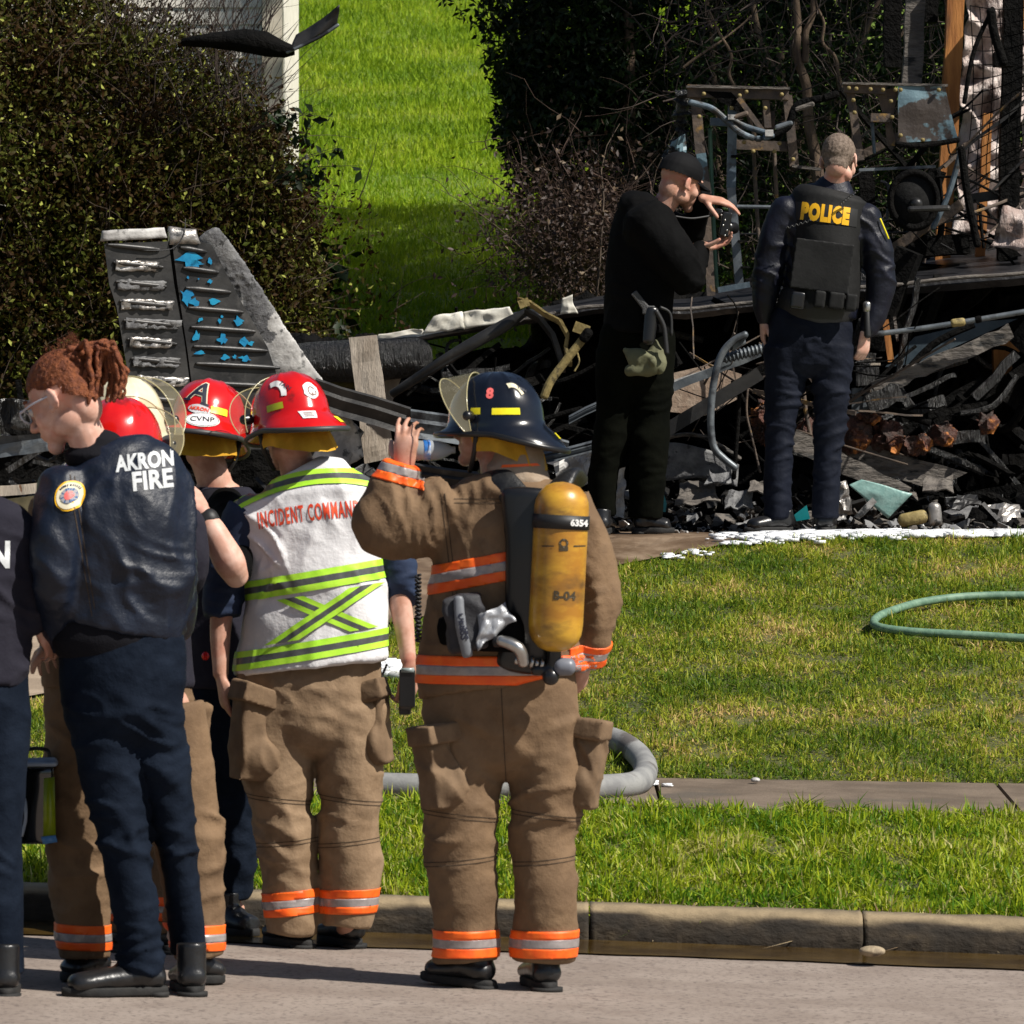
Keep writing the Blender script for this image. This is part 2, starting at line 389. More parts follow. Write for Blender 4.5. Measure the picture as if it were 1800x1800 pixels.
# driveway / front slab up to the wreck: an angled edge against the lawn
EDGE = [(-8, 22.45), (-3.2, 22.45), (-1.85, 23.6), (-.2, 25.2), (.46, 26.15), (1.05, 26.72), (1.6, 26.88), (9, 27.1)]
def edge_y(x): return np.interp(x, [e[0] for e in EDGE], [e[1] for e in EDGE])
def drive_piece(x0, x1, n, off, y_far=30.4, y0=0):
    X = np.linspace(x0, x1, n); vs = []; fs = []; K = 14
    for x in X:
        e = float(edge_y(x)) + y0
        for k in range(K + 1):
            y = e + (y_far - e) * k / K; vs.append((x, y, Gz(x, y) + off))
    for i in range(n - 1):
        for k in range(K): fs.append((i * (K + 1) + k, (i + 1) * (K + 1) + k, (i + 1) * (K + 1) + k + 1, i * (K + 1) + k + 1))
    return vs, fs
dv = thing('driveway', None, None, (0, 27, 1.2), kind='structure')
for a, b, mm in ((-7.5, -4.4, m_drive), (-4.39, -1.3, m_drive), (-1.29, .1, m_wet), (.11, 1.6, m_wet), (1.61, 4.4, m_wet), (4.41, 8, m_wet)):
    add('driveway_slab', drive_piece(a, b, 24, .012), mm, dv, smooth=False)
# ------------------------------------------------------------------ grass
def blades(name, pts, hts, wd, m, lean=.5, rseed=1, kind='stuff', col=None, simple=False):
    rs = np.random.RandomState(rseed); n = len(pts); a = rs.uniform(0, 2 * np.pi, n); ln = np.abs(rs.normal(0, lean, n)) * hts; la = rs.uniform(0, 2 * np.pi, n)
    sx = np.cos(a) * wd * .55; sy = np.sin(a) * wd * .55; K = 3 if simple else 4; V_ = np.empty((n, K, 3)); p = pts; tx = np.cos(la) * ln; ty = np.sin(la) * ln
    tip = p + np.stack([tx, ty, hts * np.clip(1 - (ln / hts) ** 2 * .35, .2, 1)], 1)
    if simple: V_[:, 0] = p + np.stack([-sx, -sy, 0 * sx], 1); V_[:, 1] = p + np.stack([sx, sy, 0 * sx], 1); V_[:, 2] = tip
    else:
        mid = p + np.stack([tx * .3, ty * .3, hts * .5], 1); V_[:, 0] = p; V_[:, 1] = mid + np.stack([sx, sy, 0 * sx], 1); V_[:, 2] = tip; V_[:, 3] = mid - np.stack([sx, sy, 0 * sx], 1)
    me = bpy.data.meshes.new(name); me.vertices.add(n * K); me.vertices.foreach_set('co', V_.ravel()); me.loops.add(n * K); me.loops.foreach_set('vertex_index', np.arange(n * K))
    me.polygons.add(n); me.polygons.foreach_set('loop_start', np.arange(n) * K); me.update(calc_edges=True)
    at = me.attributes.new('tone', 'FLOAT', 'POINT'); c = (col if col is not None else rs.uniform(0, 1, n)); at.data.foreach_set('value', np.repeat(c, K))
    me.materials.append(m); o = bpy.data.objects.new(name, me); COL.objects.link(o); BASE[o.name] = V(0, 0, 0); o['kind'] = kind; return o
m_lawn = mat('lawn_blades', (.09, .17, .010), (.44, .47, .035), rough=.55, attr='tone', c3=(.66, .46, .19), split=(.08, .72), trans=.35, spec=.3)
m_verge = mat('verge_blades', (.09, .21, .008), (.46, .52, .022), rough=.5, attr='tone', c3=(.58, .52, .2), split=(.1, .8), trans=.35, spec=.3)
m_hillb = mat('hill_blades', (.13, .24, .008), (.34, .46, .018), rough=.6, attr='tone', c3=(.40, .44, .06), split=(.1, .8), trans=.35, spec=.2)
rs = np.random.RandomState(5)
def scatter(n, x0, x1, y0, y1, ok=None):
    x = rs.uniform(x0, x1, n); y = rs.uniform(y0, y1, n)
    if ok is not None: k = ok(x, y); x = x[k]; y = y[k]
    return np.stack([x, y, G(x, y) + .0], 1)
def tone(p, f=2.0, a=.55, b=.25): return np.clip(.45 + a * pn(np.stack([p[:, 0] * f, p[:, 1] * f, p[:, 0] * 0 + 2], 1)) + b * rs.normal(size=len(p)), 0, 1)
ground_ob('lawn', drive_piece(-1, 1, 2, 0) if 0 else gsheet(np.linspace(-7, 7, 29), np.linspace(22.41, 26.9, 19), -.004), mat('lawn_soil', (.05, .055, .018), (.10, .10, .03), 6, .95, bump=.8, bscale=40))
p = scatter(250000, -2.55, 2.75, 22.42, 27.1, lambda x, y: y < edge_y(x) + .05 * pn(np.stack([x * 5, y * 0, y * 0], 1)) - .0)
t = tone(p, 2.2, .65, .30)
blades('grass', p - np.array([0, 0, .01]), np.clip(rs.normal(.032, .013, len(p)), .010, .09) * (1.15 - .35 * t) * np.clip(.95 + 1.0 * pn(np.stack([p[:, 0] * 7, p[:, 1] * 5, p[:, 0] * 0], 1)), .35, 1.9),   .0058, m_lawn, 1.15, 2, col=t)
ground_ob('verge', gsheet(np.linspace(-7, 7, 29), np.linspace(KY + .14, 21.19, 8), -.004), MATS['lawn_soil'])
p = scatter(100000, -2.3, 2.4, KY + .12, 21.24, lambda x, y: y > KY + .12 + .06 * pn(np.stack([x * 6, y * 0, y * 0 + 4], 1)))
t = tone(p, 2.5, .5, .30)
blades('grass', p - np.array([0, 0, .012]), np.clip(rs.normal(.042, .017, len(p)), .012, .10) * np.clip(.95 + 1.0 * pn(np.stack([p[:, 0] * 7, p[:, 1] * 6, p[:, 0] * 0 + 5], 1)), .35, 1.9), .0068, m_verge, .95, 3, col=t)
# hill
ground_ob('hill', gsheet(np.concatenate([np.linspace(-60, -5, 12), np.linspace(-4, 4, 41), np.linspace(5, 60, 12)]), np.concatenate([np.linspace(30.3, 60, 60), np.linspace(62, 150, 40)]), 0, .03), m_hill)
u = rs.uniform(0, 1, 210000); y = 31.5 * (62 / 31.5) ** u; x = rs.uniform(-.055, .04, len(y)) * y
p = np.stack([x, y, G(x, y)], 1); t = tone(p, .8, .5, .2)
blades('grass', p - np.array([0, 0, .01]), np.clip(rs.normal(.05, .02, len(p)), .012, .11) * (y / 38), .010 * (y / 36)[0], m_hillb, 1.2, 4, col=t, simple=True)
p = scatter(9000, -2.3, 2.4, KY + .07, KY + .26, lambda x, y: y > KY + .09 + .04 * pn(np.stack([x * 5, y * 0, y * 0 + 8], 1)))
blades('grass_litter', p + np.array([0, 0, .003]), np.clip(rs.normal(.03, .012, len(p)), .01, .06), .008, mat('dry_litter', (.16, .10, .05), (.42, .32, .18), rough=.9, attr='tone', split=(.1, .9)), 1.6, 9)
# ------------------------------------------------------------------ cloth, skin and gear materials
m_skin = mat('skin', (.46, .23, .155), (.62, .36, .27), 16, .5, c3=(.52, .20, .14), scale3=11, split3=(.52, .7), bump=.15, bscale=220, bdist=.002, spec=.35)
m_skinp = mat('fair_skin', (.56, .31, .23), (.70, .45, .36), 16, .5, c3=(.62, .27, .20), scale3=11, split3=(.52, .7), bump=.15, bscale=220, bdist=.002, spec=.35)
m_tan = mat('turnout_cloth', (.135, .080, .040), (.21, .130, .068), 5, .85, bump=.6, bscale=20, c3=(.10, .06, .032), scale3=5, split3=(.55, .72), bdist=.012)
m_seam = mat('seam_thread', (.05, .032, .018), None, rough=.9)
m_tand = mat('turnout_pocket', (.135, .083, .044), (.195, .124, .068), 9, .85, bump=.4, bscale=24, bdist=.01)
m_navy = mat('navy_trouser_cloth', (.0032, .0066, .0145), (.0068, .0118, .023), 8, .85, spec=.12, bump=.5, bscale=20, bdist=.014)
m_police = mat('police_trouser_cloth', (.004, .0058, .0125), (.008, .0105, .020), 8, .75, spec=.15, bump=.5, bscale=22, bdist=.012)
m_sat = mat('shiny_jacket_cloth', (.0035, .007, .017), (.007, .0125, .028), 6, .46, bump=.5, bscale=13, bdist=.016, spec=.4)
m_knit = mat('ribbed_knit', (.006, .006, .009), None, rough=.9, spec=.2, bump=.5, bscale=150, bdist=.003)
m_char_sw = mat('charcoal_fleece', (.016, .015, .024), (.022, .021, .031), 7, .9, spec=.2, bump=.5, bscale=14, bdist=.015)
m_black = mat('black_cloth', (.0014, .0014, .0016), (.003, .003, .0032), 7, .85, bump=.4, bscale=18, bdist=.014, spec=.1)
m_olive = mat('dark_olive_cloth', (.0012, .0016, .0008), (.003, .0035, .0018), 7, .9, spec=.06, bump=.4, bscale=18, bdist=.012)
m_olive_lit = mat('sunlit_olive_cloth', (.10, .10, .055), (.13, .13, .07), 9, .85, bump=.4, bscale=26, bdist=.01)  # sunlight on the trouser pocket is put into this paler olive
m_pshirt = mat('navy_shirt_cloth', (.002, .003, .010), (.004, .005, .015), 8, .5, spec=.4, bump=.5, bscale=16, bdist=.014)
m_blueT = mat('blue_shirt_cloth', (.006, .016, .048), (.010, .024, .065), 8, .8, bump=.4, bscale=20, bdist=.01)
m_vest = mat('white_vest_cloth', (.70, .69, .70), (.80, .79, .80), 5, .6, bump=.6, bscale=13, bdist=.014)
m_orange = mat('orange_tape', (.98, .11, .008), (1, .16, .012), 20, .5, bump=.2, bscale=60, bdist=.004)
m_silver = mat('silver_tape', (.30, .27, .26), (.38, .34, .33), 40, .4, metal=.2, bump=.15, bscale=120, bdist=.003)
m_lime = mat('lime_tape', (.45, .90, .04), (.55, .95, .06), 20, .5, bump=.2, bscale=60, bdist=.004)
m_gtape = mat('grey_tape', (.075, .08, .08), (.11, .115, .115), 30, .35, bump=.2, bscale=60, bdist=.003)
m_leather = mat('black_boot_leather', (.008, .008, .009), (.014, .014, .015), 14, .32, bump=.4, bscale=30, bdist=.006, spec=.6)
m_sole = mat('boot_sole_rubber', (.008, .008, .008), (.016, .015, .014), 25, .8, bump=.5, bscale=70, bdist=.004)
m_rubber = mat('black_rubber', (.012, .012, .013), None, rough=.55, bump=.2, bscale=60, bdist=.002)
m_plastic = mat('black_plastic', (.008, .008, .009), None, rough=.3, spec=.6)
m_redh = mat('red_helmet_shell', (.55, .006, .006), (.62, .010, .008), 12, .18, coat=.6, bump=.08, bscale=30, bdist=.004, c3=(.20, .01, .008), scale3=9, split3=(.60, .70))
m_blkh = mat('black_helmet_shell', (.003, .004, .008), (.006, .008, .014), 12, .2, coat=.6, bump=.1, bscale=30, bdist=.004)
m_creamh = mat('cream_helmet_shell', (.68, .62, .42), (.76, .70, .50), 10, .3, coat=.3)
m_trim = mat('brim_trim', (.035, .035, .038), None, rough=.5)
m_yel = mat('yellow_reflector', (.95, .80, .01), (.98, .88, .03), 60, .3)
m_flap = mat('yellow_ear_flap', (.55, .28, .012), (.68, .37, .02), 12, .85, bump=.5, bscale=40, bdist=.006)
m_white = mat('white_print', (.78, .78, .76), None, rough=.5)
m_dkp = mat('dark_print', (.012, .014, .03), None, rough=.5)
m_redp = mat('red_print', (.75, .05, .015), (.82, .10, .03), 60, .5)
m_pink = mat('faded_red_print', (.75, .13, .12), None, rough=.5)
m_grey = mat('grey_print', (.52, .54, .55), (.62, .64, .65), 90, .5)
m_gold = mat('gold_print', (.90, .48, .01), None, rough=.5)
m_cream = mat('cream_patch', (.72, .66, .48), None, rough=.7)
m_blue = mat('blue_patch', (.02, .09, .25), None, rough=.7)
m_vis = clear_mat('clear_visor', (.40, .36, .24), .26)
m_metal = mat('steel', (.45, .44, .42), (.55, .54, .52), 30, .3, metal=.9)
m_cyl = mat('worn_yellow_cylinder', (.40, .18, .02), (.62, .35, .035), 5, .34, coat=.3, bump=.1, bscale=60, bdist=.002, c3=(.14, .07, .02), scale3=6, split3=(.46, .68), stretch=(1, 1, 2.2))
m_hair = mat('red_hair', (.13, .03, .008), (.24, .065, .015), 60, .7, bump=1, bscale=140, bdist=.008)
m_hairg = mat('short_brown_hair', (.10, .07, .05), (.20, .15, .115), 70, .8, bump=1, bscale=300, bdist=.003)
m_silc = mat('silver_cloth', (.32, .33, .35), (.45, .46, .48), 8, .4, metal=.3, bump=.5, bscale=16, bdist=.012)

BODY_DONE = []
def shade_off(me): return me
def head_parts(c, M, s=1.0):
    """head in its own frame: x right, y towards the nose, z up"""
    g = [ball((0, -.012, .035), .074, .096, .088), ball((0, .03, .0), .064, .062, .085), ball((0, .055, -.045), .046, .042, .052), ball((0, .078, -.092), .025, .022, .022),
         ball((.038, .05, -.025), .026, .03, .03), ball((-.038, .05, -.025), .026, .03, .03), ball((.0, .082, .034), .05, .016, .012),
         limb([((0, .092, .018), .009), ((0, .106, -.008), .011), ((0, .112, -.022), .014)], 12), ball((.013, .1, -.028), .009, .010, .008), ball((-.013, .1, -.028), .009, .010, .008),
         ball((0, .092, -.052), .024, .010, .006), ball((0, .09, -.063), .02, .010, .007), ball((.03, .0, -.06), .032, .05, .035), ball((-.03, .0, -.06), .032, .05, .035), ball((0, -.05, -.035), .052, .045, .06)]
    for sx in (-1, 1):
        Rm = Matrix.Rotation(sx * R(22), 3, 'Z') @ Matrix.Rotation(R(-12), 3, 'X')
        g += [ball((sx * .079, -.012, .0), .007, .019, .031, Rm), ball((sx * .077, .004, -.022), .007, .009, .012, Rm)]
    T = Matrix.Translation(c) @ M.to_4x4() @ Matrix.Scale(s, 4)
    return [xf(x, T) for x in g]
def eyes(c, M, s, parent, m):
    T = Matrix.Translation(c) @ M.to_4x4() @ Matrix.Scale(s, 4)
    for sx in (-1, 1): add('eye', xf(ball((sx * .03, .078, .012), .0135, .0135, .0135, n=12, m=8), T), m, parent)
m_eye = mat('eye_white', (.6, .58, .55), None, rough=.2)
def orient(fwd, up=(0, 0, 1)):
    y = Vector(fwd).normalized(); z = Vector(up); z = (z - y * z.dot(y)).normalized(); x = y.cross(z)
    return Matrix((x, y, z)).transposed()
def hand_parts(wrist, along, back, side=1, curl=(25, 30, 35, 40), spread=3, thumb=(35, 30), s=1.0):
    """palm and five fingers. along: wrist->fingers, back: out of the back of the hand, side: +1 thumb to along x back"""
    y = Vector(along).normalized(); z = Vector(back); z = (z - y * z.dot(y)).normalized(); x = y.cross(z) * side
    M = Matrix((x, y, z)).transposed(); g = []
    def P(a, b, c): return Vector(wrist) + (M @ Vector((a, b, c))) * s
    g.append(limb([(P(0, -.01, 0), .026 * s, .02 * s), (P(.002, .03, 0), .036 * s, .017 * s), (P(0, .07, .0), .041 * s, .015 * s), (P(-.001, .088, -.002), .038 * s, .012 * s)], side=x))
    for i, (ox, L, r) in enumerate(((.029, (.040, .025, .02), .0085), (.010, (.044, .029, .022), .009), (-.010, (.041, .027, .021), .0085), (-.028, (.032, .021, .018), .0075))):
        a = R(curl[i] * .55); p = P(ox, .084, -.003); pts = [(p, r * 1.12 * s)]; sp = R((1.5 - i) * spread)
        for k, l in enumerate(L):
            d = M @ Vector((math.sin(sp) * math.cos(a), math.cos(a) * math.cos(sp), -math.sin(a))); p = p + d * l * s; pts.append((p, r * (1 - .1 * (k + 1)) * s)); a += R(curl[i]) * (1 if k == 0 else .7)
        g.append(limb(pts, 12, side=x))
    t0, t1 = R(thumb[0]), R(thumb[1]); p = P(.022, .012, -.008); pts = [(p, .014 * s)]; d = M @ Vector((math.sin(t0), math.cos(t0), -.35)).normalized()
    p = p + d * .042 * s; pts.append((p, .0115 * s)); d = M @ Vector((math.sin(t0 - t1 * .6), math.cos(t0 - t1 * .6), -.5)).normalized(); p = p + d * .032 * s; pts.append((p, .0105 * s))
    d = M @ Vector((math.sin(t0 - t1), math.cos(t0 - t1), -.65)).normalized(); p = p + d * .024 * s; pts.append((p, .008 * s)); g.append(limb(pts, 12, side=x))
    return g
class Fig:
    def __init__(s, D, label, foot_px):
        s.D = D; b = W(foot_px, 900, D); b.z = Gz(b.x, D); s.base = b; s.root = thing('person', label, 'person', b); s.k = F / D
    def J(s, px, py, dy=0.): return W(px, py, s.D + dy)
    def r(s, px): return px / s.k
    def body(s, head_c, headM, neck, chest, pelvis, arms, legs, skin, hands=(), vs=.006, hs=1.0, sh=None):
        """one continuous skin from crown to feet; legs/arms lists of points"""
        g = head_parts(head_c, headM, hs)
        g.append(limb([(head_c + headM @ Vector((0, -.02, -.05)), .055), (neck, .058), (neck.lerp(chest, .4), .075, .06)], 16))
        sh = sh or [a[0] for a in arms]; mid = (sh[0] + sh[1]) / 2; ax = (sh[1] - sh[0]).normalized()
        g.append(limb([(neck.lerp(chest, .25), .09, .06), (chest, .15, .085), (chest.lerp(pelvis, .6), .125, .08), (pelvis, .14, .09)], 24, side=ax))
        for a in arms: g.append(limb([(mid.lerp(a[0], .5), .05), (a[0], .05), (a[1], .038), (a[2], .026)], 14))
        for l in legs: g.append(limb([(l[0], .075), (l[0].lerp(l[1], .5), .065), (l[1], .048), (l[1].lerp(l[2], .35), .045), (l[2], .032)], 14)); 
        for l in legs: g.append(limb([(l[2], .03), (l[2].lerp(l[3], .3) + V(0, 0, -.012), .026, .018)], 12))
        for h in hands: g += h
        me = vox(g, vs, 3, dec=.32); return add('body', me, skin, s.root)
    def boot(s, ankle, toe, hgt=.16, wd=.052, m=None, sole=True, name='boot'):
        """ankle: point on the ground under the ankle; toe: ground point of the toe tip"""
        a = Vector(ankle); t = Vector(toe); f = (t - a); L = f.length; f.normalize(); up = V(0, 0, 1); x = f.cross(up)
        heel = a - f * .07
        def P(along, z): return heel + f * along + up * z
        T = L + .07; q = []
        g = [limb([(P(.035, .055), wd * .8, .034), (P(.10, .06), wd * .88, .04), (P(T * .55, .052), wd * .92, .036), (P(T * .78, .044), wd, .032), (P(T - .045, .04), wd * .92, .03)], 18, side=x),
             limb([(P(.048, .035), .043), (P(.058, .08), .044), (P(.064, hgt + .025), .045)], 18, dome=False)]
        for o in (.38, .46): g.append(limb([(P(T * o, .086) - x * .02, .010), (P(T * o, .09) + x * .02, .010)], 8))
        ob = add(name, vox(g, .006, 4), m or m_leather, s.root)
        if sole:
            rings = []
            for z in (.0, .004, .022, .026):
                rr = []
                for j in range(28):
                    an = 2 * math.pi * j / 28; u = math.cos(an); v = math.sin(an); wdt = wd * (1.03 if u > 0 else .84) * (1 - .12 * math.exp(-((u + .1) / .3) ** 2)); kk = .96 if z in (0., .026) else 1
                    rr.append(P(T / 2 + u * T / 2 * 1.0 * kk, z + .004) + x * v * wdt * kk)
                rings.append(rr)
            add('sole', loft(rings), m_sole, ob)
            hr = [[P(.0 + .075 * (.5 + .5 * math.cos(2 * math.pi * j / 16)), z + .001) + x * math.sin(2 * math.pi * j / 16) * wd * .86 for j in range(16)] for z in (-.002, .012)]
            add('heel', loft(hr), m_sole, ob)
        return ob
def hoops(f, ob, c, n, zs, mats, nm, off=.004, test=None):
    """tape bands round a cuff: zs are offsets along axis n from c, one strip per material"""
    c = Vector(c); n = Vector(n).normalized(); last = None
    for (a, b), m in zip(zs, mats): last = band(ob, [(c + n * a, n), (c + n * b, -n)], off, m, nm, test, parent=ob)
    return last
def tape3(ob, c, n, w, nm='reflective_band', test=None, off=.004, mats=None):
    w = w / 2; hoops(None, ob, c, n, [(-w, -w * .36), (-w * .36, w * .30), (w * .30, w)], mats or [m_orange, m_silver, m_orange], nm, off, test)
# ------------------------------------------------------------------ helmet
def helmet(f, c, M, m, kind='fire', visor=None, s=1.0, flap=True, trimm=None, name='helmet'):
    """c: centre of the head opening; M: y forward. Returns helmet object and its projection tree"""
    n = 72; rings = []; T = Matrix.Translation(c) @ M.to_4x4() @ Matrix.Scale(s, 4)
    def prof(th):
        cs = math.cos(th); sn = math.sin(th)     # cs: forward
        rx, ry = .121, .150
        R0 = 1 / math.sqrt((sn / rx) ** 2 + (cs / ry) ** 2)
        back = max(0, -cs); front = max(0, cs)
        br = .010 + .066 * back ** 1.7 + .030 * front ** 2
        drop = .016 + .052 * back ** 1.8 - .005 * front
        P = []
        for k in range(10):
            u = k / 9 * math.pi / 2 * .985; rr = R0 * math.sin(u) ** .92; z = .150 * math.cos(u) ** .9
            # ridges: one fore and aft, two each side
            a = abs(math.atan2(sn, abs(cs)) if 1 else 0); rid = 0
            for a0 in (0, math.pi / 2, math.pi / 4.2): rid += math.exp(-((math.acos(min(1, abs(math.cos(th - a0)))) ) / .10) ** 2) + (math.exp(-((math.acos(min(1, abs(math.cos(th + a0))))) / .10) ** 2) if a0 == math.pi / 4.2 else 0)
            P.append((rr * (1 + .0 * rid), z + .006 * rid * math.sin(2 * u) ** 1.0 + .004 * math.exp(-(u / .5) ** 2)))
        R1 = R0 * 1.01
        P += [(R1 + .004, -.012), (R1 + br * .25, -.016 - drop * .12), (R1 + br * .7, -.02 - drop * .6), (R1 + br, -.022 - drop)]
        P += [(R1 + br, -.028 - drop), (R1 + br * .7, -.027 - drop * .6), (R1 + .002, -.024 - drop * .1), (R0 * .94, -.02), (R0 * .93, .03), (R0 * .6, .10), (.006, .125)]
        return P
    profs = [prof(2 * math.pi * j / n) for j in range(n)]
    for k in range(len(profs[0])): rings.append([Vector((profs[j][k][0] * math.sin(2 * math.pi * j / n), profs[j][k][0] * math.cos(2 * math.pi * j / n), profs[j][k][1])) for j in range(n)])
    g = xf(loft(rings), T); me = mesh_of(g, name); bm = bm_of(me); bmesh.ops.recalc_face_normals(bm, faces=bm.faces); bm.to_mesh(me); bm.free()
    h = add(name, me, m, f.root)
    # edge trim
    ro = []
    for j in range(n):
        th = 2 * math.pi * j / n; r_, z_ = profs[j][13]; q = []
        for k in range(8):
            an = 2 * math.pi * k / 8; q.append(Vector(((r_ + .006 * math.cos(an)) * math.sin(th), (r_ + .006 * math.cos(an)) * math.cos(th), z_ - .003 + .009 * math.sin(an))))
        ro.append(q)
    vs, fs = loft(ro + [ro[0]], cap=False); add('brim_trim', xf((vs, fs), T), trimm or m_trim, h)
    for sx in (-1, 1):   # hinge bosses of the visor
        add('visor_hinge', xf(limb([((sx * .128, .045, .015), .018), ((sx * .150, .045, .015), .016)], 14), T), m_plastic, h)
        add('chin_strap', xf(join([tube([(sx * .105, .03, -.02), (sx * .095, .04, -.09), (sx * .05, .07, -.15)], .008)]), T), m_rubber, h)
    if flap:
        FL = []
        for k, z in enumerate((-.015, -.042, -.068, -.092)):
            rr = []
            for i in range(28):
                a = R(-205 + 230 * i / 27 - 65 + 90) if 0 else R(60 + 240 * i / 27); sp = 1 + .05 * k; wob = .006 * math.sin(i * 1.7 + k)
                rr.append(Vector(((.098 * sp + wob) * math.sin(a), (.118 * sp + wob) * math.cos(a) - .008 * k, z - .02 * max(0, -math.cos(a)) * k)))
            FL.append(rr)
        vs = [v for r in FL for v in r]; fs = [(k * 28 + i, k * 28 + i + 1, (k + 1) * 28 + i + 1, (k + 1) * 28 + i) for k in range(3) for i in range(27)]
        add('ear_flap', xf((vs, fs), T), m_flap, h)
    if visor:
        a, wz, rad, lowz = visor       # tilt (deg up), height of the shield, radius, start
        rows = []; NV = 36
        for k in range(8):
            v = k / 7; rr = []
            for i in range(NV + 1):
                ph = R(-98 + 196 * i / NV); taper = 1 - .86 * (abs(ph) / R(98)) ** 2
                x = (.155 + .02 * v) * math.sin(ph); yy = rad * math.cos(ph) + .02; zz = lowz - wz * v * taper
                rr.append(Matrix.Rotation(R(a), 3, 'X') @ Vector((x, yy - .045, zz - .015)) + Vector((0, .045, .015)))
            rows.append(rr)
        vs = [v for r in rows for v in r]; o = len(vs); fs = [(k * (NV + 1) + i, k * (NV + 1) + i + 1, (k + 1) * (NV + 1) + i + 1, (k + 1) * (NV + 1) + i) for k in range(7) for i in range(NV)]
        vo = add('visor', xf((vs, fs), T), m_vis, h)
        ed = [rows[7][i] for i in range(NV + 1)]; add('visor_edge', xf(tube(ed, .0018, 6), T), mat('visor_rim', (.45, .40, .22), None, rough=.2), vo)
        ed = [rows[0][i] for i in range(NV + 1)]; add('visor_edge', xf(tube(ed, .0018, 6), T), mat('visor_rim', (.45, .40, .22), None, rough=.2), vo)
    return h, bvh(h), T
def hdecal(h, tree, T, bm, az, z, m, name, s=1., rot=0, off=.003, rad=.45, tilt=0):
    """decal on the helmet at azimuth az (deg, 0 front, 90 right, 180 rear) and height z"""
    a = R(az); M3 = T.to_3x3().normalized(); out = M3 @ Vector((math.sin(a), math.cos(a), math.tan(R(tilt)))); up = M3 @ Vector((0, 0, 1)); out.normalize(); up = (up - out * up.dot(out)).normalized()
    u = up.cross(out); org = T @ Vector((.12 * math.sin(a), .12 * math.cos(a), z))
    return decal(bm, org, u, up, tree, m, name, h, off, .01, rot=rot)

def seam(ob, c, n, test=None, double=True):
    n = Vector(n).normalized()
    for o_ in ((-.006, .006) if double else (0,)): band(ob, [(c + n * (o_ - .0012), n), (c + n * (o_ + .0012), -n)], .0012, m_seam, 'seam', test, parent=ob, thick=False)
CAMV = V(0, -1, 0)
def trapez(w, h, k=.85): return poly2d([(-w / 2, -h / 2), (w / 2, -h / 2), (w / 2 * k, h / 2), (-w / 2 * k, h / 2)])
